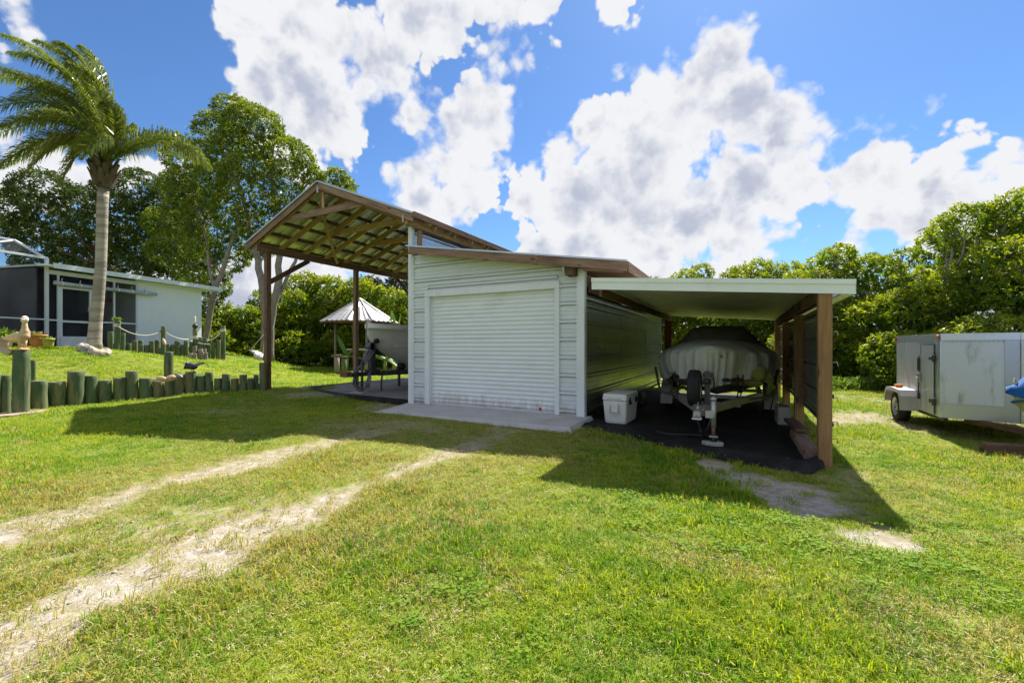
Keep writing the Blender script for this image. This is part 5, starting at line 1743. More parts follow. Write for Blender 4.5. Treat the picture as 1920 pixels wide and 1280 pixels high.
# duck statue on the thick left post
def skin_body(name, joints, edges, parent_loc, mat, sub=2):
    me = bpy.data.meshes.new(name)
    me.from_pydata([tuple(Vector(j[0])) for j in joints], edges, [])
    o = bpy.data.objects.new(name, me)
    COL.objects.link(o)
    me.materials.append(MATS[mat])
    o.modifiers.new('skin', 'SKIN').use_smooth_shade = True
    for i, j in enumerate(joints):
        sv = me.skin_vertices[0].data[i]
        sv.radius = j[1] if isinstance(j[1], tuple) else (j[1], j[1])
        sv.use_root = (i == 0)
    sm_ = o.modifiers.new('sub', 'SUBSURF'); sm_.levels = sub; sm_.render_levels = sub
    return o
duck = thing('duck_statue', 'buff painted duck statue with a white head standing on the thick left post', 'statue', tuple(big_top), rz=0)
dk = [((-.31, .05, .215), .012), ((-.22, .04, .215), .050), ((-.12, .02, .215), .085), ((-.02, 0, .225), .105), ((.045, -.01, .27), .092), ((.07, -.015, .34), .062), ((.072, -.02, .42), .042), ((.07, -.02, .49), .036), ((.072, -.022, .55), .040)]
dp, dr_ = [], []
for a_, b_ in zip(dk[:-1], dk[1:]):
    for q_ in range(4):
        t = q_ / 4; ts = t
        dp.append(Vector(a_[0]).lerp(Vector(b_[0]), ts)); dr_.append(a_[1] + (b_[1] - a_[1]) * (t * t * (3 - 2 * t)))
dp.append(Vector(dk[-1][0])); dr_.append(dk[-1][1])
MB().tube(dp, dr_, 16).build_local('body', 'statue_buff', duck)
dh = MB().lathe([(.01, -.02), (.045, .0), (.052, .04), (.045, .085), (.015, .11)], 14, (.072, -.022, .52)).build_local('head', 'statue_white', duck)
MB().lathe([(.020, 0), (.017, .05), (.006, .085)], 8, M=Matrix.Translation((.09, -.05, .565)) @ Matrix.Rotation(1.75, 4, 'X')).build_local('beak', 'buoy_tan', duck)
for s in (-1, 1):
    MB().tube([(.02, s * .05, .2), (.025, s * .05, .03)], [.04, .022], 8).lathe([(.05, 0), (.045, .02), (.02, .035)], 10, (.04, s * .05, 0)).build_local('leg', 'statue_buff', duck)
MB().box(-.09, .12, -.10, .10, -.002, .012).build_local('base', 'terracotta', duck)
duck.rotation_euler = (0, 0, YAW + .25)
for ch in duck.children:
    ch.scale = (1.12, 1.12, 1.12)

# dark bird ornament
bt_ = W(361, 696.3, 11.9)
bird = thing('bird_ornament', 'dark metal bird ornament with a raised tail perched on the log wall', 'ornament', tuple(bt_), rz=YAW)
b1 = skin_body('body', [((-.06, 0, .13), (.095, .10)), ((-.14, 0, .16), (.06, .06)), ((.05, 0, .13), (.085, .085)), ((.14, 0, .15), (.045, .05)), ((-.17, 0, .21), (.045, .045))], [(0, 1), (0, 2), (2, 3), (1, 4)], None, 'bird_metal')
b1.parent = bird
MB().lathe([(.018, 0), (.004, .09)], 8, M=Matrix.Translation((-.21, 0, .215)) @ Matrix.Rotation(-1.3, 4, 'Y')).build_local('beak', 'bird_metal', bird)
for i in range(3):
    MB().add([(.05, -.05 + .03 * i, .13), (.10, -.05 + .03 * i, .22), (.36 - .03 * i, -.07 + .05 * i, .27), (.30, -.06 + .05 * i, .21)], [(0, 1, 2, 3)]).build_local('tail_feather', 'wing_metal', bird)
for s in (-1, 1):
    MB().tube([(0, s * .03, .06), (.01, s * .03, 0)], .008, 6).build_local('leg', 'bird_metal', bird)

# buoys hung on the middle post
def buoy(c, d, L, r, label, mat='buoy_tan'):
    c = Vector(c); d = Vector(d).normalized()
    M = Matrix.Translation(c) @ d.to_track_quat('Z', 'Y').to_matrix().to_4x4()
    prof = [(r * .28, -L / 2), (r * .55, -L / 2 + .015), (r * .9, -L * .30), (r, -L * .05), (r, L * .08), (r * .9, L * .30), (r * .55, L / 2 - .02), (r * .25, L / 2)]
    root = thing('buoy', label, 'buoy', tuple(c), group='old fishing buoys hung on the middle post')
    MB().lathe(prof, 16, M=M).build('float', mat, root)
    MB().lathe([(r * .16, -L / 2 - .012), (r * .16, L / 2 + .012)], 8, M=M).build('rope_hole', 'rust', root)
rv = Vector((RX, RY, 0))
buoy(W(303, 710, 11.02), rv * 1.0 + Vector((0, 0, -.16)), .235, .068, 'left one of the two tan buoys hung on the log wall')
buoy(W(320.5, 708.5, 11.12), rv * 1.0 + Vector((0, 0, .18)), .25, .075, 'right one of the two tan buoys hung on the log wall')
buoy(W(335, 704.5, 11.25), rv * 1.0 + Vector((0, 0, -.45)), .24, .045, 'thin dark grey float lying right of the two tan buoys', 'wing_metal')

# handrail plank at the very left, flagstone strip
beam('handrail', W(-60, 620, 8.6), W(21, 663, 8.9), .14, .10, 'pale_wood', None, up=(0, 0, 1), ch=.01)
hr = bpy.data.objects['handrail']
tag(hr, 'pale wooden handrail sloping down to the thick left post', 'handrail')
fs_ = MB().prism([tuple(CP(a, b_)) for a, b_ in ((-120, 8.6), (-60, 8.2), (20, 8.55), (75, 9.0), (96, 9.4), (60, 9.35), (0, 8.9))], 0.0, .045)
fs_.build_top('stone_step', 'flagstone', (*CP(0, 8.8), 0), 'flat tan stone strip at the foot of the log wall, left edge', 'paving')

# rocks round the palm
for i, (px, Z, s, mt, lb) in enumerate(((156, 13.1, .17, 'rock_pale', 'small pale rock left of the palm foot'), (163, 12.9, .21, 'rock_grey', 'grey rock at the left of the palm foot'), (176, 12.75, .20, 'rock_pale', 'slanted cream rock in front of the palm foot'),
                                        (183, 12.7, .11, 'rock_pale', 'smallest rock in front of the palm foot'), (191, 12.85, .22, 'rock_pale', 'upright cream rock right of the palm trunk'), (197, 13.0, .19, 'rock_pale', 'flat tan rock at the right of the palm foot'), (170, 13.9, .16, 'rock_grey', 'grey rock behind the palm foot'))):
    c = WG(px, Z)
    P = []
    r_ = random.Random(i + 5)
    sx, sy, sz = s * r_.uniform(.8, 1.3), s * r_.uniform(.7, 1.0), s * r_.uniform(.5, .95)
    for a in range(9):
        th = math.pi * a / 8
        row = []
        for b_ in range(12):
            ph = 2 * math.pi * b_ / 12
            d = Vector((math.sin(th) * math.cos(ph), math.sin(th) * math.sin(ph), math.cos(th)))
            k = 1 + .35 * (float(fbm(np.array([d.x * 1.7 + i * 5]), np.array([d.y * 1.7]), np.array([d.z * 1.7]), seed=3)[0]) - .5) * 2
            row.append((c.x + d.x * sx * k, c.y + d.y * sy * k, c.z + sz * .35 + d.z * sz * k))
        P.append(row)
    MB().grid(P, smooth_=False, close=True).build_top('rock', mt, tuple(c), lb, 'rock', 'rocks ringing the palm foot')

# plant pots by the cage
def pot(px, pyb, Z, r, h, mat, label, leafL, nleaf, rim=True, lmat='herb_leaf', square=False):
    c = W(px, pyb, Z); c.z = TZ(c.x, c.y) - .01
    root = thing('plant_pot', label, 'plant pot', tuple(c), group='plant pots beside the screen enclosure')
    n = 4 if square else 20
    MB().lathe([(r * .72, 0), (r * .86, h * .45), (r * .96, h * .86), (r * 1.06, h * .87), (r * 1.06, h), (r * .95, h), (r * .93, h * .9)], n, tuple(c), sm=not square).build('pot', mat, root)
    if nleaf:
        cc = np.array([(c.x, c.y, c.z + h)] * nleaf) + rng.normal(size=(nleaf, 3)) * r * .35 * [1, 1, .1]
        v, q_, _ = leaves(cc, unit(rng.normal(size=(nleaf, 3)) * [.9, .9, .5] + [0, 0, .8]), leafL * rng.uniform(.6, 1.2, nleaf), leafL * .32)
        link('plant', np_mesh('plant', v - np.array(tuple(c)), q_, lmat), root)['kind'] = 'stuff'
    return root
pot(71, 649, 12.9, .20, .43, 'terracotta', 'orange terracotta planter with a small leafy plant', .15, 22)
pot(91, 650, 12.8, .13, .31, 'lime_glaze', 'yellow green glazed pot right of the orange planter', .11, 18)
pot(4, 650, 12.6, .17, .36, 'pink_clay', 'pink clay pot at the left edge with leafy plants', .32, 60)
pot(14, 645, 12.8, .12, .25, 'rope_white', 'small white pot with spiky leaves at the left edge', .40, 18)
pot(27, 648, 13.0, .22, .30, 'black_plastic', 'wide dark pot behind the duck statue', .38, 18)
gn = thing('garden_figure', 'small brown and white garden figure standing between the dark pot and orange planter', 'figurine', tuple(W(51, 648, 13.8)))
MB().lathe([(.09, 0), (.10, .12), (.085, .2), (.10, .26)], 12, tuple(W(51, 648, 13.8))).build('body', 'black_plastic', gn)
MB().lathe([(.10, .26), (.105, .30), (.08, .34)], 12, tuple(W(51, 648, 13.8))).build('band', 'statue_white', gn)
MB().lathe([(.06, .34), (.085, .40), (.07, .47), (.02, .50)], 12, tuple(W(51, 648, 13.8))).build('head', 'buoy_tan', gn)

# ---- house and pool enclosure
# along the facade: s metres from the cage corner, out = towards the yard (negative = into the house)
HA = Vector((*CP(85, 15.8), 0))
HD = Vector((0.228 * RX + 0.974 * FX, 0.228 * RY + 0.974 * FY, 0)).normalized()
HN = Vector((HD.y, -HD.x, 0))                       # towards the yard, to the right
if (HN.x * -HA.x + HN.y * -HA.y) < 0: HN = -HN
HX = Matrix((( HD.x, -HN.x, 0, HA.x), (HD.y, -HN.y, 0, HA.y), (0, 0, 1, 0), (0, 0, 0, 1)))   # local: x along, y into house, z up
def s_of(px):
    k = (px - 960) / FPX
    X0, Z0 = cam_coords(HA.x, HA.y)
    return (k * Z0 - X0) / (0.228 - k * 0.974)
HZ = 1.395
house = thing('house', 'low white flat roofed house wing with a dark screened porch', 'house', (HA.x, HA.y, HZ), rz=math.atan2(HD.y, HD.x))
def hbox(name, s0, s1, y0, y1, z0, z1, mat, par=house, ch=0):
    return MB().box(s0, s1, y0, y1, z0 - HZ, z1 - HZ, ch=ch).build_local(name, mat, par)
S = {p: s_of(p) for p in (85, 108, 111, 170, 172, 213, 255, 378, 402)}
ZT = 4.22
hbox('wall', S[255], S[378], 0, 6, HZ - .6, ZT + .06, 'house_wall')
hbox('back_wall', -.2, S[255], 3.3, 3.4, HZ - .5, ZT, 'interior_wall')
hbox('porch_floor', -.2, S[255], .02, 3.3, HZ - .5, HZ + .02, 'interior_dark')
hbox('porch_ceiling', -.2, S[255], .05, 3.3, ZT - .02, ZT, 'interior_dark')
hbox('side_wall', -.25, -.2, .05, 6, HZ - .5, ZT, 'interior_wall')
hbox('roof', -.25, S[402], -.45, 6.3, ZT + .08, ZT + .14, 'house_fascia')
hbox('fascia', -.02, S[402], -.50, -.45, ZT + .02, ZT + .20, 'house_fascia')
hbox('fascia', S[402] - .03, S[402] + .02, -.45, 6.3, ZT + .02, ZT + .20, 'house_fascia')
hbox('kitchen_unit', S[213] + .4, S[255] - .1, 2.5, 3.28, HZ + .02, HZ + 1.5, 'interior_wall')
for s0 in (.6, 1.3, 2.0):
    hbox('bench_slat', s0, s0 + .5, 1.2, 1.25, HZ + .1, HZ + .9, 'interior_wall')
def frame_bar(s0, s1, z0, z1, name='frame_bar', par=house, mat='aluminium_white', y=0.0, d=.05):
    return hbox(name, s0, s1, y - d, y + .0, z0, z1, mat, par)
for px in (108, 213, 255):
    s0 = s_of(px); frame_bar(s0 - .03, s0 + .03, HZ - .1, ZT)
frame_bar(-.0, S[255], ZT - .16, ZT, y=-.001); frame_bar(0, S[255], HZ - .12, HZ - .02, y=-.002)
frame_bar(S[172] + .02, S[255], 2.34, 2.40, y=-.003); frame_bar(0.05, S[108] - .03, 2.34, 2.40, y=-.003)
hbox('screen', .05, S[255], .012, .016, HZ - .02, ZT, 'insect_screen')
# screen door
dr = hbox('screen_door', S[111], S[170], -.055, -.010, HZ - .02, HZ + .38, 'aluminium_white')
for (a, b_, z0, z1) in ((S[111] - .02, S[111] + .07, HZ + .38, 3.66), (S[170] - .07, S[170] + .04, HZ + .38, 3.66), (S[111] + .07, S[170] - .07, 3.57, 3.66), (S[111] + .07, S[170] - .07, 2.30, 2.38)):
    MB().box(a, b_, -.055, -.010, z0 - HZ, z1 - HZ).build_local('door_frame', 'aluminium_white', dr)
MB().box(S[170] - .13, S[170] - .10, -.09, -.055, 2.75 - HZ, 2.95 - HZ).build_local('handle', 'galv_steel', dr)
# rolled blinds with hooks
for (a, b_, lb) in ((96, 205, 'left rolled grey blind tied under the house eave'), (205, 288, 'right rolled grey blind overlapping the white wall')):
    s0, s1 = s_of(a), s_of(b_)
    zr = float(np.interp(a, [96, 205], [4.0, 3.92]))
    rt = thing('rolled_blind', lb, 'blind', tuple(HX @ Vector((s0, -.16, 3.75))), rz=math.atan2(HD.y, HD.x), group='rolled blinds under the house eave')
    MB().tube([(0, 0, 0), ((s1 - s0) * .5, 0, -.02), (s1 - s0, 0, -.02)], .075, 10).build_local('roll', 'blind_roll', rt)
    for t in (.12, .42, .72):
        MB().lathe([(.085, -.03), (.095, 0), (.085, .03)], 10, M=Matrix.Translation(((s1 - s0) * t, 0, -.01)) @ Matrix.Rotation(math.pi / 2, 4, 'Y'), cap=False).tube([((s1 - s0) * t, .02, .08), ((s1 - s0) * t + .03, .03, .20)], .012, 6).build_local('tie', 'aluminium_white', rt)
# lamps
for px, lb in ((219, 'left copper pendant lamp glowing faintly inside the porch'), (240, 'right copper pendant lamp inside the porch')):
    s0 = s_of(px)
    c = HX @ Vector((s0, 1.0, 3.3))
    rt = thing('pendant_lamp', lb, 'lamp', tuple(c), group='pendant lamps in the porch')
    MB().lathe([(.16, 0), (.12, .08), (.03, .15)], 14, tuple(c), cap=False).build('shade', 'copper_lamp', rt)
    MB().tube([c + Vector((0, 0, .15)), c + Vector((0, 0, .9))], .008, 5).build('cord', 'black_plastic', rt)
# pool cage, continuing the facade line towards the left edge
cage = thing('pool_enclosure', 'screened aluminium pool enclosure with sloping mesh roof at the left edge', 'pool enclosure', (HA.x, HA.y, HZ), rz=math.atan2(HD.y, HD.x))
def cbar(a, b_, w=.05, name='frame_bar'):
    a, b_ = Vector(a) - Vector((0, 0, HZ)), Vector(b_) - Vector((0, 0, HZ))
    M = frame(a, b_, (0, 0, 1) if abs((b_ - a).normalized().z) < .9 else (1, 0, 0))
    L = (b_ - a).length
    me = MB().box(-L / 2, L / 2, -w / 2, w / 2, -w / 2, w / 2).mesh('frame_bar')
    me.materials.append(MATS['aluminium_white'])
    return link(name, me, cage, None, local_m=M)
CT = 4.62
cbar((0, -.06, HZ - .1), (0, -.06, CT), .09)
for s0 in (-2.0, -4.0, -6.0):
    cbar((s0, -.06, HZ - .1), (s0, -.06, CT), .07)
    cbar((s0, 0, CT), (s0, 1.6, CT + .75), .07)
    cbar((s0, 1.6, CT + .75), (s0, 6, CT + .75), .07)
cbar((-8, -.06, CT), (0.02, -.06, CT), .08); cbar((-8, -.06, 2.38), (0, -.06, 2.38), .05); cbar((-8, -.06, HZ - .05), (0, -.06, HZ - .05), .06)
cbar((0, 0, CT), (0, 1.6, CT + .75), .07); cbar((-8, 1.6, CT + .75), (0, 1.6, CT + .75), .06); cbar((0, 1.6, CT + .75), (0, 6, CT + .75), .07)
cbar((-.9, 1.4, HZ - .05), (-.9, 1.4, 4.5), .22, 'post')
cbar((-2.0, 0, CT), (0, 1.6, CT + .75), .05); cbar((-.9, 1.4, 4.3), (-6, 1.4, 3.9), .09); cbar((-.9, 1.4, 4.45), (-2.4, -.02, 4.05), .05)
for (pts_) in ([(-8, -.03, HZ - .05), (0, -.03, HZ - .05), (0, -.03, CT), (-8, -.03, CT)], [(-8, -.0, CT), (0, -.0, CT), (0, 1.6, CT + .75), (-8, 1.6, CT + .75)], [(-8, 1.6, CT + .75), (0, 1.6, CT + .75), (0, 6, CT + .75), (-8, 6, CT + .75)]):
    MB().add([Vector(p) - Vector((0, 0, HZ)) for p in pts_], [(0, 1, 2, 3)]).build_local('screen', 'insect_screen', cage)
MB().box(-8, -.25, 6.0, 6.05, -.2, 2.9).build_local('back_wall', 'interior_wall', cage)
MB().box(-8, -.25, -.02, 6.0, -.3, -.02).build_local('deck', 'concrete', cage)
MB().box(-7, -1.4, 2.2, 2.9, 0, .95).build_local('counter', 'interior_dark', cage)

# hammock chair hanging by the trunk, in front of the tree
hc = thing('hammock_chair', 'folded white hammock chair hanging on ropes beside the dark timber post', 'hammock chair', tuple(W(487, 672, 16.0)))
A_, B_, C_ = W(466, 656, 16), W(494, 662, 16), W(492, 674, 15.7)
MB().tube([W(497, 624, 16), A_ + Vector((.15, 0, .02))], .012, 5).tube([W(497, 624, 16), B_], .02, 5).tube([W(499, 600, 16), W(497, 626, 16)], .03, 6).build('rope', 'canvas_white', hc)
MB().grid([[A_, A_.lerp(B_, .5) + Vector((0, 0, .03)), B_], [A_.lerp(C_, .35), A_.lerp(C_, .6) + Vector((0, -.1, -.05)), B_.lerp(C_, .5)], [C_ + Vector((-.3, 0, .05)), C_ + Vector((-.1, 0, -.02)), C_]]).build('seat', 'canvas_white', hc, solid=.02)
MB().tube([A_, B_], .022, 6).build('spreader_bar', 'grey_wood', hc)

# conical hut, table and stools
hutc = Vector((*CP(675, 25.0), 0)); hutc.z = TZ(hutc.x, hutc.y)
hut = thing('hut', 'round bar hut with a conical ribbed metal roof rusted along its left edge', 'hut', tuple(hutc))
def mat_hutroof():
    m, t, b = new_mat('hut_roof')
    p = wpos(t)
    n = noise_node(t, p, 1.6, 5, 0.65)
    c = mixc(t, smooth(t, n, .5, .68, 0, .75), (0.50, 0.49, 0.49), (0.36, 0.19, 0.09))
    t.links.new(c, b.inputs['Base Color']); b.inputs['Metallic'].default_value = .35; b.inputs['Roughness'].default_value = .45
    MATS['hut_roof'] = m
mat_hutroof()
AP, EV, RR = 4.12, 2.74, 2.15
nseg = 10
for k in range(nseg):
    a0, a1 = 2 * math.pi * k / nseg + .2, 2 * math.pi * (k + 1) / nseg + .2
    p0 = Vector((math.cos(a0) * RR, math.sin(a0) * RR, EV)); p1 = Vector((math.cos(a1) * RR, math.sin(a1) * RR, EV)); ap_ = Vector((0, 0, AP))
    m = MB(); rows = []
    nn = 13
    for i in range(nn + 1):
        e = p0.lerp(p1, i / nn)
        lift = .035 if i % 3 == 1 else 0
        rows.append([e + Vector((0, 0, lift)), e.lerp(ap_, .5) + Vector((0, 0, lift)), e.lerp(ap_, .985)])
    m.grid(rows, smooth_=False)
    link('roof_panel', m.mesh('roof_panel'), hut, 'hut_roof')
    beam('hip_cap', hutc + p0 + Vector((0, 0, .03 - hutc.z * 0)), hutc + ap_ + Vector((0, 0, .04)), .09, .03, 'roof_metal', hut, ch=0)
    beam('eave_board', hutc + p0 * .985 - Vector((0, 0, EV * -.015 + .05)), hutc + p1 * .985 - Vector((0, 0, EV * -.015 + .05)), .04, .10, 'dark_wood', hut, ch=0)
for k in range(4):
    a = math.pi / 4 + k * math.pi / 2 + .3
    c = hutc + Vector((math.cos(a) * 1.35, math.sin(a) * 1.35, 0))
    MB().tube([c, c + Vector((0, 0, 2.7))], .07, 8).build('post', 'grey_wood', hut)
tb_ = W(672, 655, 23.0)
table = thing('bar_table', 'pale plank bar table under the conical hut roof', 'table', (tb_.x, tb_.y, TZ(tb_.x, tb_.y)))
beam('table_top', tb_ - rv * .75, tb_ + rv * .75, .55, .09, 'pale_wood', table)
for sx in (-.6, .6):
    c = tb_ + rv * sx
    MB().box(c.x - .06, c.x + .06, c.y - .06, c.y + .06, TZ(c.x, c.y), c.z - .046).build('leg', 'grey_wood', table)
for (px, pyt, Z, lb) in ((631.5, 665, 21.2, 'leftmost square log stool with a dark flat top'), (645, 668, 20.6, 'greenish log stool second from the left'), (688, 665.5, 21.0, 'yellowish log stool right of the timber post')):
    tp_ = W(px, pyt, Z)
    b0 = Vector((tp_.x, tp_.y, TZ(tp_.x, tp_.y)))
    st = thing('log_stool', lb, 'stool', tuple(b0), group='log stools round the bar table')
    MB().lathe([(.125, -.05), (.125, tp_.z - b0.z - .03)], 14, tuple(b0)).build('stem', 'green_log' if px == 645 else 'grey_wood', st)
    MB().box(tp_.x - .17, tp_.x + .17, tp_.y - .17, tp_.y + .17, tp_.z - .03, tp_.z, ch=.008).build('seat', 'dark_wood', st)
p0, p1 = WG(640, 21.9, .05), WG(730, 21.9, .05)
beam('foot_rail', p0, p1, .16, .10, 'pale_wood', None)
tag(bpy.data.objects['foot_rail'], 'pale plank lying on the grass beneath the log stools', 'plank')
# ================================================================== BOATS, TRAILERS, SMALL THINGS
def wheel(parent, c, r, w, axis='X', rim='galv_steel', side=-1, name='wheel'):
    """tyre with tread blocks, dished rim; axis along local X"""
    R = Matrix.Translation(c) @ (Matrix.Rotation(math.pi / 2, 4, 'Y') if axis == 'X' else Matrix.Rotation(math.pi / 2, 4, 'X'))
    t = MB().lathe([(r * .60, -w * .46), (r * .80, -w * .50), (r * .94, -w * .44), (r, -w * .30), (r * .985, -w * .12), (r, -w * .10), (r, w * .10), (r * .985, w * .12), (r, w * .30), (r * .94, w * .44), (r * .80, w * .50), (r * .60, w * .46)], 32, M=R, cap=False).build(name, 'black_rubber', parent)
    MB().lathe([(r * .60, -w * .46), (r * .57, -w * .38), (r * .50, -w * .30), (r * .22, -w * .22), (r * .18, -w * .30), (.001, -w * .30)], 24, M=R, cap=False).lathe([(r * .60, w * .46), (r * .57, w * .38), (r * .50, w * .30), (r * .22, w * .22), (r * .18, w * .30), (.001, w * .30)], 24, M=R, cap=False).build('rim', rim, t)
    nuts = MB()
    for k in range(5):
        a = k * 2 * math.pi / 5
        for s in (-1, 1):
            nuts.lathe([(.014, -.012), (.014, .012)], 6, M=R @ Matrix.Translation((math.cos(a) * r * .33, math.sin(a) * r * .33, s * w * .28)))
    nuts.build('lug_nut', 'dark_steel', t)
    return t

# ---------- covered boat on its trailer in the carport
BX = -.48
boat = thing('covered_boat', 'boat under a wrinkled grey khaki cover inside the carport', 'boat', (BX, 10.6, .4))
BOW, STERN = 8.05, 13.3
def half_w(y):
    t = (y - BOW) / 1.9
    return 1.05 * (min(1, max(0, t)) ** .50)
def sheer(y): return 1.30 - .07 * min(1, max(0, (y - BOW) / 3))
# hull: V sections with a hard chine
rows = []
for i in range(18):
    y = BOW + .06 + (STERN - BOW - .1) * (i / 17) ** 1.15
    w = half_w(y) * .97
    t = min(1, (y - BOW) / 2.2)
    keel = .98 - .60 * min(1, (t ** .55) * 1.0)
    chz = keel + (.34 - .12 * t)
    chw = w * (.50 + .36 * t)
    sec = [(-w, sheer(y)), (-w * .98, sheer(y) - .08), (-(chw * .6 + w * .4), (chz + sheer(y)) / 2), (-chw, chz + .03), (-chw * .96, chz), (-chw * .5, (keel + chz) / 2 - .01), (0, keel),
           (chw * .5, (keel + chz) / 2 - .01), (chw * .96, chz), (chw, chz + .03), ((chw * .6 + w * .4), (chz + sheer(y)) / 2), (w * .98, sheer(y) - .08), (w, sheer(y))]
    rows.append([(BX + a, y, b_) for a, b_ in sec])
MB().grid(rows).build('hull', 'hull_cream', boat)
# rub rail
for s in (-1, 1):
    pts = [(BX + s * (half_w(y) * .84), y, sheer(y) - .46) for y in np.linspace(BOW + .1, STERN, 24)]
    MB().tube(pts, .03, 6).build('rub_rail', 'black_plastic', boat)
# cover: top sheet and pleated skirt
def outline(n):
    out = []
    ys = np.concatenate([np.linspace(STERN, BOW + 1.9, 26)[:-1], BOW + 1.9 * np.linspace(1, 0, 56) ** 2.0])
    left = [(-half_w(y) - .03, y) for y in ys]
    right = [(half_w(y) + .03, y) for y in ys[::-1][1:]]
    return left + right
OL = outline(0)
# arc length
AL = [0]
for a, b_ in zip(OL[:-1], OL[1:]):
    AL.append(AL[-1] + math.hypot(a[0] - b_[0], a[1] - b_[1]))
AL = np.array(AL)
nn = 520
sA = np.linspace(0, AL[-1], nn)
ox = np.interp(sA, AL, [p[0] for p in OL]); oy = np.interp(sA, AL, [p[1] for p in OL])
tx = np.gradient(ox); ty = np.gradient(oy)
tl = np.hypot(tx, ty); nxn, nyn = ty / tl * -1, tx / tl
# outward normal: away from the middle of the boat
sgn_ = np.sign(nxn * (ox - 0) + nyn * (oy - (BOW + 2.6)))
nxn, nyn = nxn * sgn_, nyn * sgn_
mid = AL[-1] / 2
def spine(y):
    return float(np.interp(y, [BOW, BOW + .5, BOW + 1.5, BOW + 3, STERN], [1.42, 1.49, 1.56, 1.54, 1.42]))
pl1 = fbm(sA * 7.5, sA * 0, seed=5, octv=3) - .5
pl2 = fbm(sA * 24, sA * 0, seed=6, octv=2) - .5
hemn = fbm(sA * 2.2, sA * 0, seed=8, octv=2) - .5
rows = []
NT, NS = 9, 12
for i in range(nn):
    x, y = ox[i], oy[i]
    db = abs(sA[i] - mid)
    row = []
    for k in range(NT):
        u = k / (NT - 1)
        zc = spine(y) * (1 - u ** 2.4) + (sheer(y) + .03) * u ** 2.4
        zc += .018 * (float(pl1[i]) * 1.6) * u
        row.append((BX + x * u, y + (1 - u) * 0.0, zc))
    # skirt
    drop = float(np.interp(db, [0, .25, .6, 1.1, 1.35, 1.9, 2.3, 3, 6], [.62, .57, .50, .42, .36, .50, .66, .6, .5])) + .05 * hemn[i]
    for k in range(1, NS + 1):
        u = k / NS
        tuck = .10 * max(0, 1 - db / 1.2) * u
        amp = (.07 + .12 * u) * (1.3 if db < 1.9 else .8)
        off = .025 * math.sin(min(1, u * 2.2) * math.pi / 2) + amp * pl1[i] * 1.7 + .085 * u * pl2[i] * 1.6 - tuck + (-.12 * u * u if db > .9 else -.04 * u)
        if u > .9: off -= .02
        row.append((BX + x + nxn[i] * off, y + nyn[i] * off, sheer(y) + .03 - drop * u - .012 * (1 - math.cos(u * 3))))
    rows.append(row)
MB().grid(rows).build('cover', 'cover_khaki', boat)
# dark raised cover over the console
rows = []
secs = [(9.35, .26, .60, 1.46, 1.54), (9.95, .44, .90, 1.38, 1.76), (10.4, .52, .98, 1.38, 1.85), (11.3, .56, 1.02, 1.36, 1.84), (12.1, .52, .98, 1.36, 1.70), (12.7, .4, .85, 1.36, 1.48)]
for (y, wt, wb, zb, zt) in secs:
    row = []
    for t in np.linspace(-1, 1, 25):
        a = abs(t)
        if a < .45: x, z = wt * (a / .45), zt - .02 * (a / .45) ** 2
        else:
            q_ = (a - .45) / .55
            x = wt + (wb - wt) * q_; z = zt - .03 + (zb - zt) * (q_ ** 1.0) + .03 * math.sin(q_ * math.pi) * -1
        row.append((BX + .02 + math.copysign(x, t), y + .05 * math.sin(t * 9), z + .008 * math.sin(t * 21 + y * 3)))
    rows.append(row)
MB().grid(rows).build('console_cover', 'cover_brown', boat)
for i, (sx, yy, z1, z0) in enumerate(((-.62, 8.55, .95, .40), (-.60, 8.5, .85, .30), (.42, 8.45, .92, .35), (.50, 8.5, .92, .55), (.98, 9.3, .85, .45), (.05, 8.1, .90, .62), (-.35, 8.2, .85, .55), (.85, 9.0, .80, .20), (1.02, 9.4, .85, .12))):
    MB().tube([(BX + sx, yy, z1), (BX + sx * .97 + .02, yy + .04, (z1 + z0) / 2), (BX + sx * .92, yy + .02, z0)], .011, 5).build('tie_strap', 'strap_black', boat)
netp = MB()
for k in range(9):
    a = k * .7
    netp.tube([(BX + .70 + .05 * math.cos(a), 8.75 + .05 * math.sin(a), .98), (BX + .86 + .09 * math.cos(a + 1), 8.72, .93 - .02 * k % .1), (BX + .95 + .05 * math.sin(a), 8.9, .70), (BX + .88, 9.0, .60 - .02 * k)], .018, 6)
netp.lathe([(.03, -.15), (.10, -.10), (.13, 0), (.10, .10), (.03, .15)], 12, M=Matrix.Translation((BX + .74, 8.7, .93)) @ Matrix.Rotation(.4, 4, 'Y'))
netp.build_top('rope_bundle', 'net_green', (BX + .8, 8.8, .6), 'bundle of yellow green rope hung under the right side of the boat cover', 'rope')

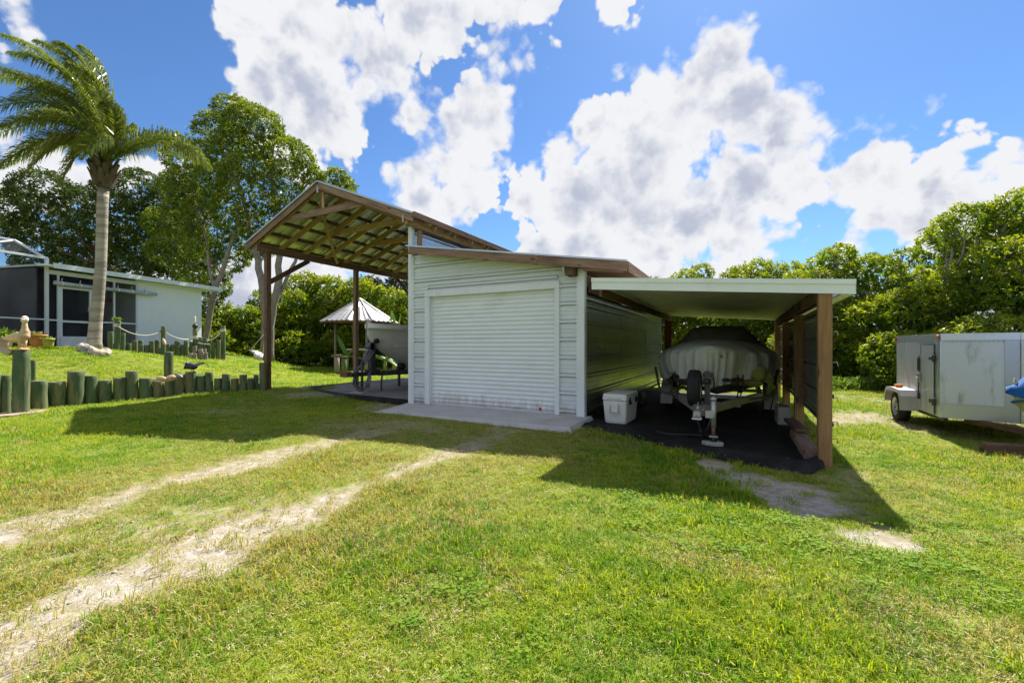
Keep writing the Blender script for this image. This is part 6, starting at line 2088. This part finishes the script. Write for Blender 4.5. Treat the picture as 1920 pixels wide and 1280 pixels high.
btr = thing('boat_trailer', 'galvanized boat trailer with a jack wheel under the covered boat', 'boat trailer', (BX, 9.5, 0))
beam('tongue', (BX - .03, 6.72, .47), (BX - .03, 7.6, .47), .09, .11, 'trailer_frame', btr)
beam('frame_rail', (BX - .05, 6.85, .47), (BX - .80, 9.5, .47), .07, .12, 'trailer_frame', btr)
beam('frame_rail', (BX - .01, 6.85, .47), (BX + .80, 9.5, .47), .07, .12, 'trailer_frame', btr)
for s in (-1, 1):
    beam('frame_rail', (BX + s * .80, 9.5, .47), (BX + s * .80, 13.3, .47), .07, .12, 'trailer_frame', btr)
    for (yw) in (10.55,):
        wheel(btr, (BX + s * 1.00, yw, .30), .30, .19)
        fen = MB(); rws = []
        for k in range(9):
            a = math.pi * k / 8
            rws.append([(BX + s * .88, yw + math.cos(a) * .40, .30 + math.sin(a) * .37), (BX + s * 1.13, yw + math.cos(a) * .40, .30 + math.sin(a) * .37)])
        fen.grid(rws); fen.grid([[(BX + s * 1.13, yw + math.cos(math.pi * k / 8) * .40, .30 + math.sin(math.pi * k / 8) * .37), (BX + s * 1.135, yw + math.cos(math.pi * k / 8) * .36, .26 + math.sin(math.pi * k / 8) * .32)] for k in range(9)])
        fen.add([(BX + s * .88, yw - .40, .30), (BX + s * 1.13, yw - .40, .30), (BX + s * 1.13, yw - .44, .14), (BX + s * .88, yw - .44, .14)], [(0, 1, 2, 3)])
        fen.build('fender', 'trailer_frame', btr)
for yy in (8.4, 9.6, 11.2, 12.8):
    hw = .80 if yy > 9.4 else .30 * (yy - 6.85)
    beam('cross_member', (BX - hw, yy, .40), (BX + hw, yy, .40), .06, .07, 'galv_steel', btr)
for s in (-1, 1):
    beam('bunk', (BX + s * .45, 9.0, .58), (BX + s * .45, 12.8, .58), .09, .06, 'black_rubber', btr)
    MB().tube([(BX + s * .42, 8.6, .46), (BX + s * .95, 8.95, .52), (BX + s * 1.05, 9.0, 1.0)], .025, 8).build('guide_post', 'dark_steel', btr)
cpl = MB().box(BX - .12, BX - .02, 6.48, 6.78, .43, .51, ch=.01).lathe([(.05, 0), (.055, .05), (.03, .09)], 12, (BX - .07, 6.53, .43)).tube([(BX - .07, 6.6, .53), (BX - .07, 6.75, .60)], .015, 6)
cpl.build('coupler', 'galv_steel', btr)
MB().box(BX - .13, BX - .01, 6.47, 6.60, .40, .42).build('coupler_plate', 'cooler_white', btr)
jx, jy = -.345, 6.60
MB().tube([(jx, jy, .30), (jx, jy, .68)], .034, 12).lathe([(.04, .66), (.045, .69), (.02, .72)], 12, (jx, jy, 0)).tube([(jx, jy, .69), (jx + .02, jy + .10, .69), (jx + .02, jy + .10, .66)], .01, 6).box(jx - .10, jx + .0, jy - .04, jy + .04, .42, .52).build('jack', 'galv_steel', btr)
MB().tube([(jx, jy, .17), (jx, jy, .31)], .026, 10).build('jack_leg', 'rust', btr)
jw = MB().box(jx - .055, jx + .055, jy - .03, jy + .03, .155, .175).add([(jx - .05, jy - .03, .16), (jx - .05, jy + .03, .16), (jx - .045, jy + .07, .06), (jx - .045, jy + .02, .06)], [(0, 1, 2, 3)]).add([(jx + .05, jy - .03, .16), (jx + .05, jy + .03, .16), (jx + .045, jy + .07, .06), (jx + .045, jy + .02, .06)], [(0, 1, 2, 3)])
jw.build('jack_fork', 'galv_steel', btr)
MB().lathe([(.03, -.02), (.072, -.022), (.078, 0), (.072, .022), (.03, .02)], 20, M=Matrix.Translation((jx, jy + .045, .113)) @ Matrix.Rotation(math.pi / 2, 4, 'Y')).build('jack_wheel', 'black_rubber', btr)
# winch post and spare wheel
MB().box(BX - .04, BX + .04, 7.45, 7.53, .5, 1.02).box(BX - .07, BX + .08, 7.5, 7.75, .92, .98).lathe([(.07, -.06), (.04, -.05), (.04, .05), (.07, .06)], 12, M=Matrix.Translation((BX, 7.42, .86)) @ Matrix.Rotation(math.pi / 2, 4, 'Y')).build('winch_post', 'dark_steel', btr)
wheel(btr, (BX - .17, 7.32, .76), .285, .19, side=1, name='spare_wheel')
MB().tube([(BX - .10, 6.7, .40), (BX - .02, 6.9, .12), (BX + .02, 7.2, .05), (BX - .25, 7.1, .06), (BX - .55, 7.0, .06), (BX - .72, 7.2, .055)], .014, 6).build('cable', 'hose_black', btr)
MB().tube([(BX + .10, 6.8, .42), (BX + .04, 6.84, .20), (BX - .05, 6.86, .16), (BX - .08, 6.75, .38)], .012, 6).build('safety_chain', 'dark_steel', btr)
c = G(1333, 834, .09)
MB().box(-.125, .125, -.06, .075, 0, .06, M=Matrix.Translation((jx - .01, jy + .01, .03)) @ Matrix.Rotation(.42, 4, 'Z'), ch=.008).build_top('jack_block', 'concrete', (jx, jy, .03), 'flat pale paver block under the trailer jack wheel on the black cloth', 'block')

# cooler
clr = thing('cooler', 'white marine cooler with black latches standing on the black cloth by the shed wall', 'cooler', (-1.96, 7.95, .05), rz=-.03)
cw, cl, chh = .42, .82, .52
bodyb = MB()
prof = [(0, .86), (.04, .90), (.36, 1.0), (.40, 1.0)]
rws = []
for z, k in prof:
    w, l = cw / 2 * k, cl / 2 * k; r = .035
    ring = []
    for (sx, sy, a0) in ((1, 1, 0), (-1, 1, 1), (-1, -1, 2), (1, -1, 3)):
        for q_ in range(4):
            a = (a0 + q_ / 3) * math.pi / 2
            ring.append((sx * (w - r) + r * math.cos(a), sy * (l - r) + r * math.sin(a), z))
    rws.append(ring)
bodyb.grid(rws, smooth_=False, close=True).add(rws[0][::-1], [tuple(range(16))])
bodyb.build_local('body', 'cooler_white', clr)
rws = []
for z, k in ((.405, 1.0), (.415, 1.045), (.455, 1.045), (.458, 1.03), (.49, 1.03), (.515, 1.01), (.522, .96)):
    w, l = cw / 2 * k, cl / 2 * (1 + (k - 1) * .6); r = .04
    ring = []
    for (sx, sy, a0) in ((1, 1, 0), (-1, 1, 1), (-1, -1, 2), (1, -1, 3)):
        for q_ in range(4):
            a = (a0 + q_ / 3) * math.pi / 2
            ring.append((sx * (w - r) + r * math.cos(a), sy * (l - r) + r * math.sin(a), z))
    rws.append(ring)
MB().grid(rws, smooth_=False, close=True).add(rws[-1], [tuple(range(16))]).build_local('lid', 'cooler_white', clr)
hd = MB().box(-.07, .07, -cl / 2 - .014, -cl / 2 + .01, .30, .375, ch=.006).box(-.08, .08, -cl / 2 - .006, -cl / 2 + .02, .16, .30)
hd.build_local('handle_recess', 'cooler_white', clr)
MB().tube([(-.07, -cl / 2 + .0, .33), (-.075, -cl / 2 - .035, .20), (.075, -cl / 2 - .035, .20), (.07, -cl / 2 + .0, .33)], .009, 6).build_local('handle', 'pale_wood', clr)
for yy in (-.24, .20):
    MB().box(cw / 2 - .01, cw / 2 + .03, yy - .016, yy + .016, .33, .46, M=Matrix.Rotation(.0, 4, 'X'), ch=.004).tube([(cw / 2 + .02, yy, .44), (cw / 2 + .05, yy + .0, .34)], .012, 6).build_local('latch', 'black_rubber', clr)
MB().box(-.12, .12, -cl / 2 - .018, -cl / 2 - .012, .435, .447).build_local('logo_plate', 'galv_steel', clr)

# concrete blocks and timbers at the right side of the carport
for i, (px, yb, yt, w, rz_, lb) in enumerate(((1479, 799, 762, .20, .05, 'nearest and largest concrete block inside the carport posts'), (1471, 765, 751, .20, .0, 'second concrete block behind the largest, inside the carport'), (1460, 752, 738, .2, .1, 'third block, topped dark, in the row inside the carport posts'), (1455, 744, 733, .2, -.1, 'farthest block of the row inside the carport posts'))):
    Z = 1.40 * FPX / (yb - 648)
    x, y = CP(px, Z)
    x = .70; y = (x - (px - 960) / FPX * 0) and y
    h = (yb - yt) / FPX * Z * 1.0
    h = min(max(h, .19), .32)
    m = MB().box(-w / 2, w / 2, -.05, .42, 0, h, ch=.012)
    ob_ = MB().box(-w / 2, w / 2, 0, .42, 0, h, ch=.012)
    if i == 0:
        pass
    bx_ = (.66, .58, .54, .50)[i]
    M = Matrix.Translation((bx_, y, .03)) @ Matrix.Rotation(rz_, 4, 'Z')
    ob_.v = [tuple(M @ Vector(v)) for v in ob_.v]
    ob_.build_top('concrete_block', 'concrete', (bx_, y, .03), lb, 'block', 'concrete blocks along the carport posts')
beam('timber', (.76, 6.32, .085), (.74, 7.85, .085), .18, .12, 'weathered_wood', None)
tag(bpy.data.objects['timber'], 'heavy brown timber on the ground beside the front carport post', 'timber')
beam('timber', (.78, 7.55, .18), (.72, 8.70, .165), .17, .05, 'dark_wood', None)
tag(bpy.data.objects['timber.001'], 'thin brown board resting on the heavy timber between the carport posts', 'board')
beam('stake', (.42, 15.2, 0), (.42, 15.2, 1.62), .09, .09, 'grey_wood', None, up=(0, 1, 0))
tag(bpy.data.objects['stake'], 'plain wooden stake standing behind the covered boat at its right', 'stake')
mw = MB()
for k in range(5):
    mw.tube([(-2.35 + .05 * k, 10.0, .05), (-2.3 + .04 * k, 10.15, .30), (-2.15, 10.3 + .05 * k, .35 - .03 * k)], .03, 7)
mw.lathe([(.14, -.08), (.14, .08)], 16, M=Matrix.Translation((-2.1, 10.0, .2)) @ Matrix.Rotation(1.2, 4, 'Y')).box(-2.5, -2.0, 10.1, 10.5, .05, .34)
mw.build_top('hose_reel', 'black_plastic', (-2.2, 10.1, .05), 'dark tangle of hose and gear by the shed wall left of the covered boat', 'hose reel')

# ---------- white boat in the open bay
wb = thing('white_boat', 'large white fibreglass boat hull parked under the gable roof with its bow forward', 'boat', (-9.45, 12.2, .6))
X0b = -9.45; BW = 8.95
def wh(y):
    t = min(1, max(0, (y - BW) / 3.2)); return 1.35 * t ** .58 + .02
rows = []
for i in range(22):
    f = i / 21
    y = BW + 6.4 * f ** 1.5
    w = wh(y)
    t = min(1, (y - BW) / 2.6)
    gun = 2.02 - .10 * t
    keel = 1.72 - 1.12 * min(1, t * 1.25) ** .62
    keel = max(.62, keel)
    chz = keel + .52 * (1 - t * .35)
    chw = w * (.42 + .42 * t)
    sec = [(-w * .93, gun + .03), (-w, gun), (-w * 1.0, gun - .09), (-w * .97, gun - .11), (-(chw * .45 + w * .55), (chz + gun) / 2), (-chw, chz), (-chw * .5, keel + (chz - keel) * .45), (0, keel),
           (chw * .5, keel + (chz - keel) * .45), (chw, chz), ((chw * .45 + w * .55), (chz + gun) / 2), (w * .97, gun - .11), (w, gun - .09), (w, gun), (w * .93, gun + .03)]
    rows.append([(X0b + a, y, b_) for a, b_ in sec])
MB().grid(rows).build('hull', 'hull_white', wb)
MB().grid([[(X0b - wh(y) * .93, y, 2.05), (X0b, y, 2.08), (X0b + wh(y) * .93, y, 2.05)] for y in np.linspace(BW, BW + 6.4, 16)]).build('deck', 'hull_white', wb)
for s in (-1, 1):
    MB().tube([(X0b + s * (wh(y) * .80 + .03), y, 1.46 - .06 * (y - BW)) for y in np.linspace(BW + .62, BW + 5, 16)], .012, 5).build('spray_rail', 'hull_white', wb)
tr2 = thing('bare_trailer', 'dark steel boat trailer with winch post and hoses under the white boat', 'boat trailer', (X0b, 10.4, .1))
beam('tongue', (X0b, 8.35, .62), (X0b, 10.5, .62), .10, .12, 'dark_steel', tr2)
for s in (-1, 1):
    beam('frame_rail', (X0b, 9.4, .60), (X0b + s * .85, 11.6, .60), .07, .12, 'dark_steel', tr2)
    beam('frame_rail', (X0b + s * .85, 11.6, .60), (X0b + s * .85, 15, .60), .07, .12, 'dark_steel', tr2)
    wheel(tr2, (X0b + s * 1.05, 13.2, .40), .33, .2)
    beam('leg', (X0b + s * .5, 10.8, .56), (X0b + s * .5, 10.8, .10), .07, .07, 'dark_steel', tr2, up=(0, 1, 0))
beam('cross_member', (X0b - .6, 10.9, .55), (X0b + .6, 10.9, .55), .08, .08, 'dark_steel', tr2)
MB().box(X0b - .07, X0b + .07, 9.05, 9.22, .66, 1.45).box(X0b - .14, X0b + .16, 9.0, 9.3, .66, .74).build('winch_post', 'dark_steel', tr2)
MB().lathe([(.10, -.09), (.06, -.07), (.06, .07), (.10, .09)], 14, M=Matrix.Translation((X0b, 9.05, 1.40)) @ Matrix.Rotation(math.pi / 2, 4, 'Y')).box(X0b - .09, X0b + .09, 9.0, 9.2, 1.30, 1.52, ch=.02).build('winch', 'wing_metal', tr2)
MB().lathe([(.03, -.07), (.065, -.05), (.07, 0), (.065, .05), (.03, .07)], 14, M=Matrix.Translation((X0b + .12, 9.20, 1.56)) @ Matrix.Rotation(math.pi / 2, 4, 'Y')).build('bow_roller', 'black_rubber', tr2)
MB().lathe([(.04, -.10), (.10, -.08), (.11, 0), (.10, .08), (.04, .10)], 14, M=Matrix.Translation((X0b + .0, 10.35, .78)) @ Matrix.Rotation(math.pi / 2, 4, 'Y')).build('keel_roller', 'black_rubber', tr2)
MB().tube([(X0b + .02, 8.75, .18), (X0b + .02, 8.75, 1.0)], .035, 10).build('jack', 'dark_steel', tr2)
MB().tube([(X0b - .02, 8.75, .10), (X0b - .02, 8.75, .22)], .07, 10).build('jack_foot', 'rust', tr2)
MB().box(X0b - .30, X0b - .02, 8.25, 8.42, .56, .70, ch=.01).tube([(X0b - .28, 8.30, .66), (X0b - .42, 8.22, .68)], .03, 8).build('coupler', 'rust', tr2)
for k in range(5):
    a = .06 * k
    MB().tube([(X0b + .05, 9.05 - a, 1.36), (X0b + .02 + a, 8.95, 1.25), (X0b - .10 + a * .5, 8.8, .85), (X0b - .22, 8.7, .55 + a), (X0b - .25 + a, 8.65, .35), (X0b - .10, 8.7, .18 + .02 * k), (X0b + .14 + a * .6, 8.75, .24), (X0b + .20 + a * .4, 8.8, .55), (X0b + .16, 8.9, .70)], .022, 7).build('hose', 'hose_black' if k % 2 else 'wing_metal', tr2)
MB().tube([(X0b + .35, 9.2, .62), (X0b + .40, 9.1, .35), (X0b + .46, 9.05, .15)], .025, 7).build('cable', 'hose_black', tr2)
MB().box(X0b - .28, X0b + .22, 8.55, 8.92, .098, .13, ch=.01).build_top('jack_pad', 'concrete', (X0b, 8.75, .1), 'thin pale slab under the jack of the white boat trailer', 'slab')

# ---------- enclosed cargo trailer
ct = thing('cargo_trailer', 'small white enclosed cargo trailer with rust stains and diamond plate on its nose', 'trailer', (3.54, 10.0, 0))
X0, X1, XC = 2.75, 4.33, 3.54
YR, YC, YN = 11.3, 9.12, 8.92
ZB, ZTt = .30, 1.56
MB().prism([(X0, YR), (X0, YC), (XC, YN), (X1, YC), (X1, YR)], ZB, ZTt).build('body', 'trailer_white', ct)
# roof with slight crown and trim rail
MB().prism([(X0 - .004, YR + .004), (X0 - .004, YC), (XC, YN - .006), (X1 + .004, YC), (X1 + .004, YR + .004)], ZTt + .001, ZTt + .05).build('roof', 'trailer_trim', ct)
def side_rail(z0, z1, p, mat='trailer_trim', name='trim_rail'):
    m = MB()
    for a, b_ in ((( X0, YR), (X0, YC)), ((X0, YC), (XC, YN)), ((XC, YN), (X1, YC))):
        d = Vector((b_[0] - a[0], b_[1] - a[1], 0)).normalized(); n_ = Vector((d.y, -d.x, 0))
        if n_.x * (a[0] - 3.6) + n_.y * (a[1] - 10.2) < 0: n_ = -n_
        A0, B0 = Vector((a[0], a[1], 0)) + n_ * p, Vector((b_[0], b_[1], 0)) + n_ * p
        m.add([(A0.x, A0.y, z0), (B0.x, B0.y, z0), (B0.x, B0.y, z1), (A0.x, A0.y, z1), (a[0], a[1], z0), (b_[0], b_[1], z0), (b_[0], b_[1], z1), (a[0], a[1], z1)], [(0, 1, 2, 3), (3, 2, 6, 7), (0, 4, 5, 1)])
    return m.build(name, mat, ct)
side_rail(ZTt - .055, ZTt + .045, .012)
# white nose panels and lower diamond plate
def panel(a, b_, z0, z1, p, mat, name):
    d = Vector((b_[0] - a[0], b_[1] - a[1], 0)).normalized(); n_ = Vector((d.y, -d.x, 0))
    if n_.x * (a[0] - 3.6) + n_.y * (a[1] - 10.2) < 0: n_ = -n_
    m = MB().add([(a[0], a[1], z0), (b_[0], b_[1], z0), (b_[0], b_[1], z1), (a[0], a[1], z1)] + [(a[0] + n_.x * p, a[1] + n_.y * p, z0), (b_[0] + n_.x * p, b_[1] + n_.y * p, z0), (b_[0] + n_.x * p, b_[1] + n_.y * p, z1), (a[0] + n_.x * p, a[1] + n_.y * p, z1)],
                 [(4, 5, 6, 7), (0, 1, 5, 4), (1, 2, 6, 5), (2, 3, 7, 6), (3, 0, 4, 7)])
    return m.build(name, mat, ct)
def lerp2(a, b_, t): return (a[0] + (b_[0] - a[0]) * t, a[1] + (b_[1] - a[1]) * t)
CA, CB = (X0, YC), (XC, YN)
panel(lerp2(CA, CB, .03), lerp2(CA, CB, .82), ZB, ZB + .23, .006, 'diamond_plate', 'stone_guard')
panel(lerp2(CA, CB, .82), lerp2(CA, CB, .995), ZB, ZTt - .06, .008, 'diamond_plate', 'corner_guard')
panel(CB, lerp2(CB, (X1, YC), .2), ZB, ZTt - .06, .008, 'diamond_plate', 'corner_guard')
panel(lerp2(CA, CB, .995), lerp2(CB, (X1, YC), .01), ZB + .02, ZTt - .06, .02, 'galv_steel', 'corner_strip')
panel((X0, YC + .10), (X0, YC + .0), ZB, ZTt - .06, .008, 'trailer_trim', 'corner_post')
panel((X0, 10.02), (X0, 9.30), ZTt - .115, ZTt - .06, .016, 'trailer_trim', 'drip_rail')
rv_ = MB()
for zz_ in np.arange(ZB + .06, ZTt - .06, .075):
    for yy in (YC + .12, 10.75, 11.22):
        rv_.box(X0 - .004, X0 + .001, yy - .005, yy + .005, zz_ - .005, zz_ + .005)
for tt_ in np.linspace(.05, .80, 14):
    pA = lerp2(CA, CB, tt_)
    for zz_ in (ZB + .215, ZTt - .075):
        rv_.box(pA[0] - .006, pA[0] + .006, pA[1] - .012, pA[1] + .002, zz_ - .006, zz_ + .006)
rv_.build('rivets', 'galv_steel', ct)['kind'] = 'stuff'
panel((X0, 10.78), (X0, 10.72), ZB, ZTt - .06, .004, 'trailer_white', 'seam_strip')
# side door
DA, DB = 9.90, 9.33
dr = panel((X0, DA), (X0, DB), ZB + .02, 1.43, .014, 'trailer_white', 'side_door')
MB().box(X0 - .022, X0 - .014, DB - .022, DB - .002, ZB + .02, 1.44).build('door_seal', 'black_rubber', dr)
MB().box(X0 - .022, X0 - .014, DA + .002, DA + .020, ZB + .02, 1.44).build('door_seal', 'galv_steel', dr)
for zz_ in (1.22, .52):
    MB().box(X0 - .030, X0 - .015, DB - .03, DB + .19, zz_ - .028, zz_ + .028, ch=.006).box(X0 - .05, X0 - .015, DB - .06, DB - .01, zz_ - .06, zz_ + .06, ch=.008).build('hinge', 'dark_steel', dr)
MB().tube([(X0 - .035, DA + .05, .52), (X0 - .035, DA + .05, 1.26)], .013, 8).box(X0 - .05, X0 - .01, DA + .02, DA + .08, 1.0, 1.22, ch=.006).box(X0 - .05, X0 - .01, DA + .02, DA + .08, .50, .60, ch=.006).build('lock_bar', 'dark_steel', dr)
MB().tube([(X0 - .04, DA + .12, .86), (X0 - .05, DA - .05, .87)], .016, 8).box(X0 - .06, X0 - .02, DA - .02, DA + .03, .80, .96, ch=.006).build('handle', 'galv_steel', dr)
MB().lathe([(.035, 0), (.03, .018), (.012, .026)], 14, M=Matrix.Translation((X0 - .012, YC + .06, ZTt - .0)) @ Matrix.Rotation(-math.pi / 2, 4, 'Y')).build('marker_light', 'amber_lens', ct)
MB().box(X0 - .03, X0 - .012, YR - .08, YR - .0, ZTt - .05, ZTt + .01, ch=.005).build('marker_light', 'red_lens', ct)
MB().box(X0 - .20, X0 - .10, 10.50, 10.64, .645, .70, ch=.01).build('marker_light', 'amber_lens', ct)
# wheel, fender, frame
wheel(ct, (X0 - .11, 10.60, .285), .285, .19, side=-1)
wheel(ct, (X1 + .11, 10.60, .285), .285, .19)
for s, xx in ((-1, X0), (1, X1)):
    m = MB(); rr_ = [(-.50, .27), (-.47, .52), (-.38, .62), (0, .64), (.38, .62), (.47, .52), (.50, .34)]
    m.grid([[(xx, 10.58 + a, z), (xx + s * .24, 10.58 + a, z)] for a, z in rr_], smooth_=False)
    m.grid([[(xx + s * .24, 10.58 + a, z), (xx + s * .245, 10.58 + a * .93, z - .06 if z > .5 else z)] for a, z in rr_], smooth_=False)
    m.add([(xx, 10.08, .27), (xx + s * .24, 10.08, .27), (xx + s * .24, 10.11, .52), (xx, 10.11, .52)], [(0, 1, 2, 3)])
    m.build('fender', 'fender_grey', ct, solid=.008)
beam('frame_rail', (X0 + .12, YC + .2, .255), (X0 + .12, YR, .255), .06, .08, 'dark_steel', ct)
beam('frame_rail', (X1 - .12, YC + .2, .255), (X1 - .12, YR, .255), .06, .08, 'dark_steel', ct)
beam('axle', (X0, 10.6, .27), (X1, 10.6, .27), .06, .06, 'dark_steel', ct)
beam('tongue', (X0 + .35, 9.3, .26), (XC, 7.8, .27), .06, .09, 'dark_wood', ct)
beam('tongue', (X1 - .35, 9.3, .26), (XC, 7.8, .27), .06, .09, 'dark_steel', ct)
a_, b2_ = G(1842, 838, .06), G(2010, 848, .06)
beam('timber', a_, b2_, .14, .12, 'dark_wood', None)
tag(bpy.data.objects['timber.002'], 'dark red brown timber lying in the shade under the cargo trailer nose', 'timber')

# ---------- blue covered boat at the right edge
Zb = 4.55
tip = W(1887, 723, Zb)
bb = thing('blue_covered_boat', 'cream boat bow under a bright blue tarp, cut off by the right edge', 'boat', (tip.x + 1.6, tip.y - .4, .3))
ax_ = Vector((math.cos(-.18), math.sin(-.18), 0)); sd_ = Vector((-ax_.y, ax_.x, 0))
rows = []; rows2 = []
for i in range(16):
    f = i / 15
    s = 4.0 * f ** 2.0
    w = .95 * min(1, s / 1.7) ** .8 + .012
    gun = .93 + .14 * min(1, s / .4)
    keel = max(.28, .84 - .56 * min(1, s / .55) ** .8)
    chw, chz = w * (.45 + .35 * min(1, s / 1.5)), keel + .25
    o_ = Vector((tip.x, tip.y, 0)) + ax_ * (s + .05)
    sec = [(-w, gun), (-w * .97, gun - .12), (-(chw + w) / 2, (chz + gun) / 2), (-chw, chz), (0, keel), (chw, chz), ((chw + w) / 2, (chz + gun) / 2), (w * .97, gun - .12), (w, gun)]
    rows.append([tuple(o_ + sd_ * a + Vector((0, 0, z))) for a, z in sec])
    top = .94 + .42 * min(1, s / .34) + .20 * min(1, s / 2)
    o2 = Vector((tip.x, tip.y, 0)) + ax_ * (s * 1.0)
    wob = .012 * math.sin(i * 2.3)
    w2 = w + .03
    rows2.append([tuple(o2 + sd_ * a + Vector((0, 0, z))) for a, z in ((-w2 * .97, gun - .10 * min(1, s / .12) - .01 + wob * min(1, s)), (-w2, gun + .0), (-w2 * .85, gun + .05 + wob), (-w2 * .45, (gun + top) / 2 + wob + .03), (0, top), (w2 * .45, (gun + top) / 2 + .03), (w2 * .85, gun + .05), (w2, gun), (w2 * .97, gun - .10 * min(1, s / .12) - .01))])
MB().grid(rows).build('hull', 'hull_cream', bb)
MB().grid(rows2).build('tarp', 'blue_tarp', bb)
MB().tube([tuple(Vector((tip.x, tip.y, .83 + .14 * min(1, s / .4))) + ax_ * s - sd_ * (.95 * min(1, s / 1.7) ** .8 + .045)) for s in np.linspace(.02, 3.8, 30)], .012, 6).build('tarp_hem', 'blue_tarp', bb)
MB().tube([W(1900, 742, Zb - .05), W(1906, 760, Zb)], .01, 5).build('tie_cord', 'rope_white', bb)
for s in (1.4, 3.2):
    c = Vector((tip.x, tip.y, 0)) + ax_ * s
    MB().box(c.x - .15, c.x + .15, c.y - .5, c.y + .5, 0, .34).build('stand', 'dark_wood', bb)
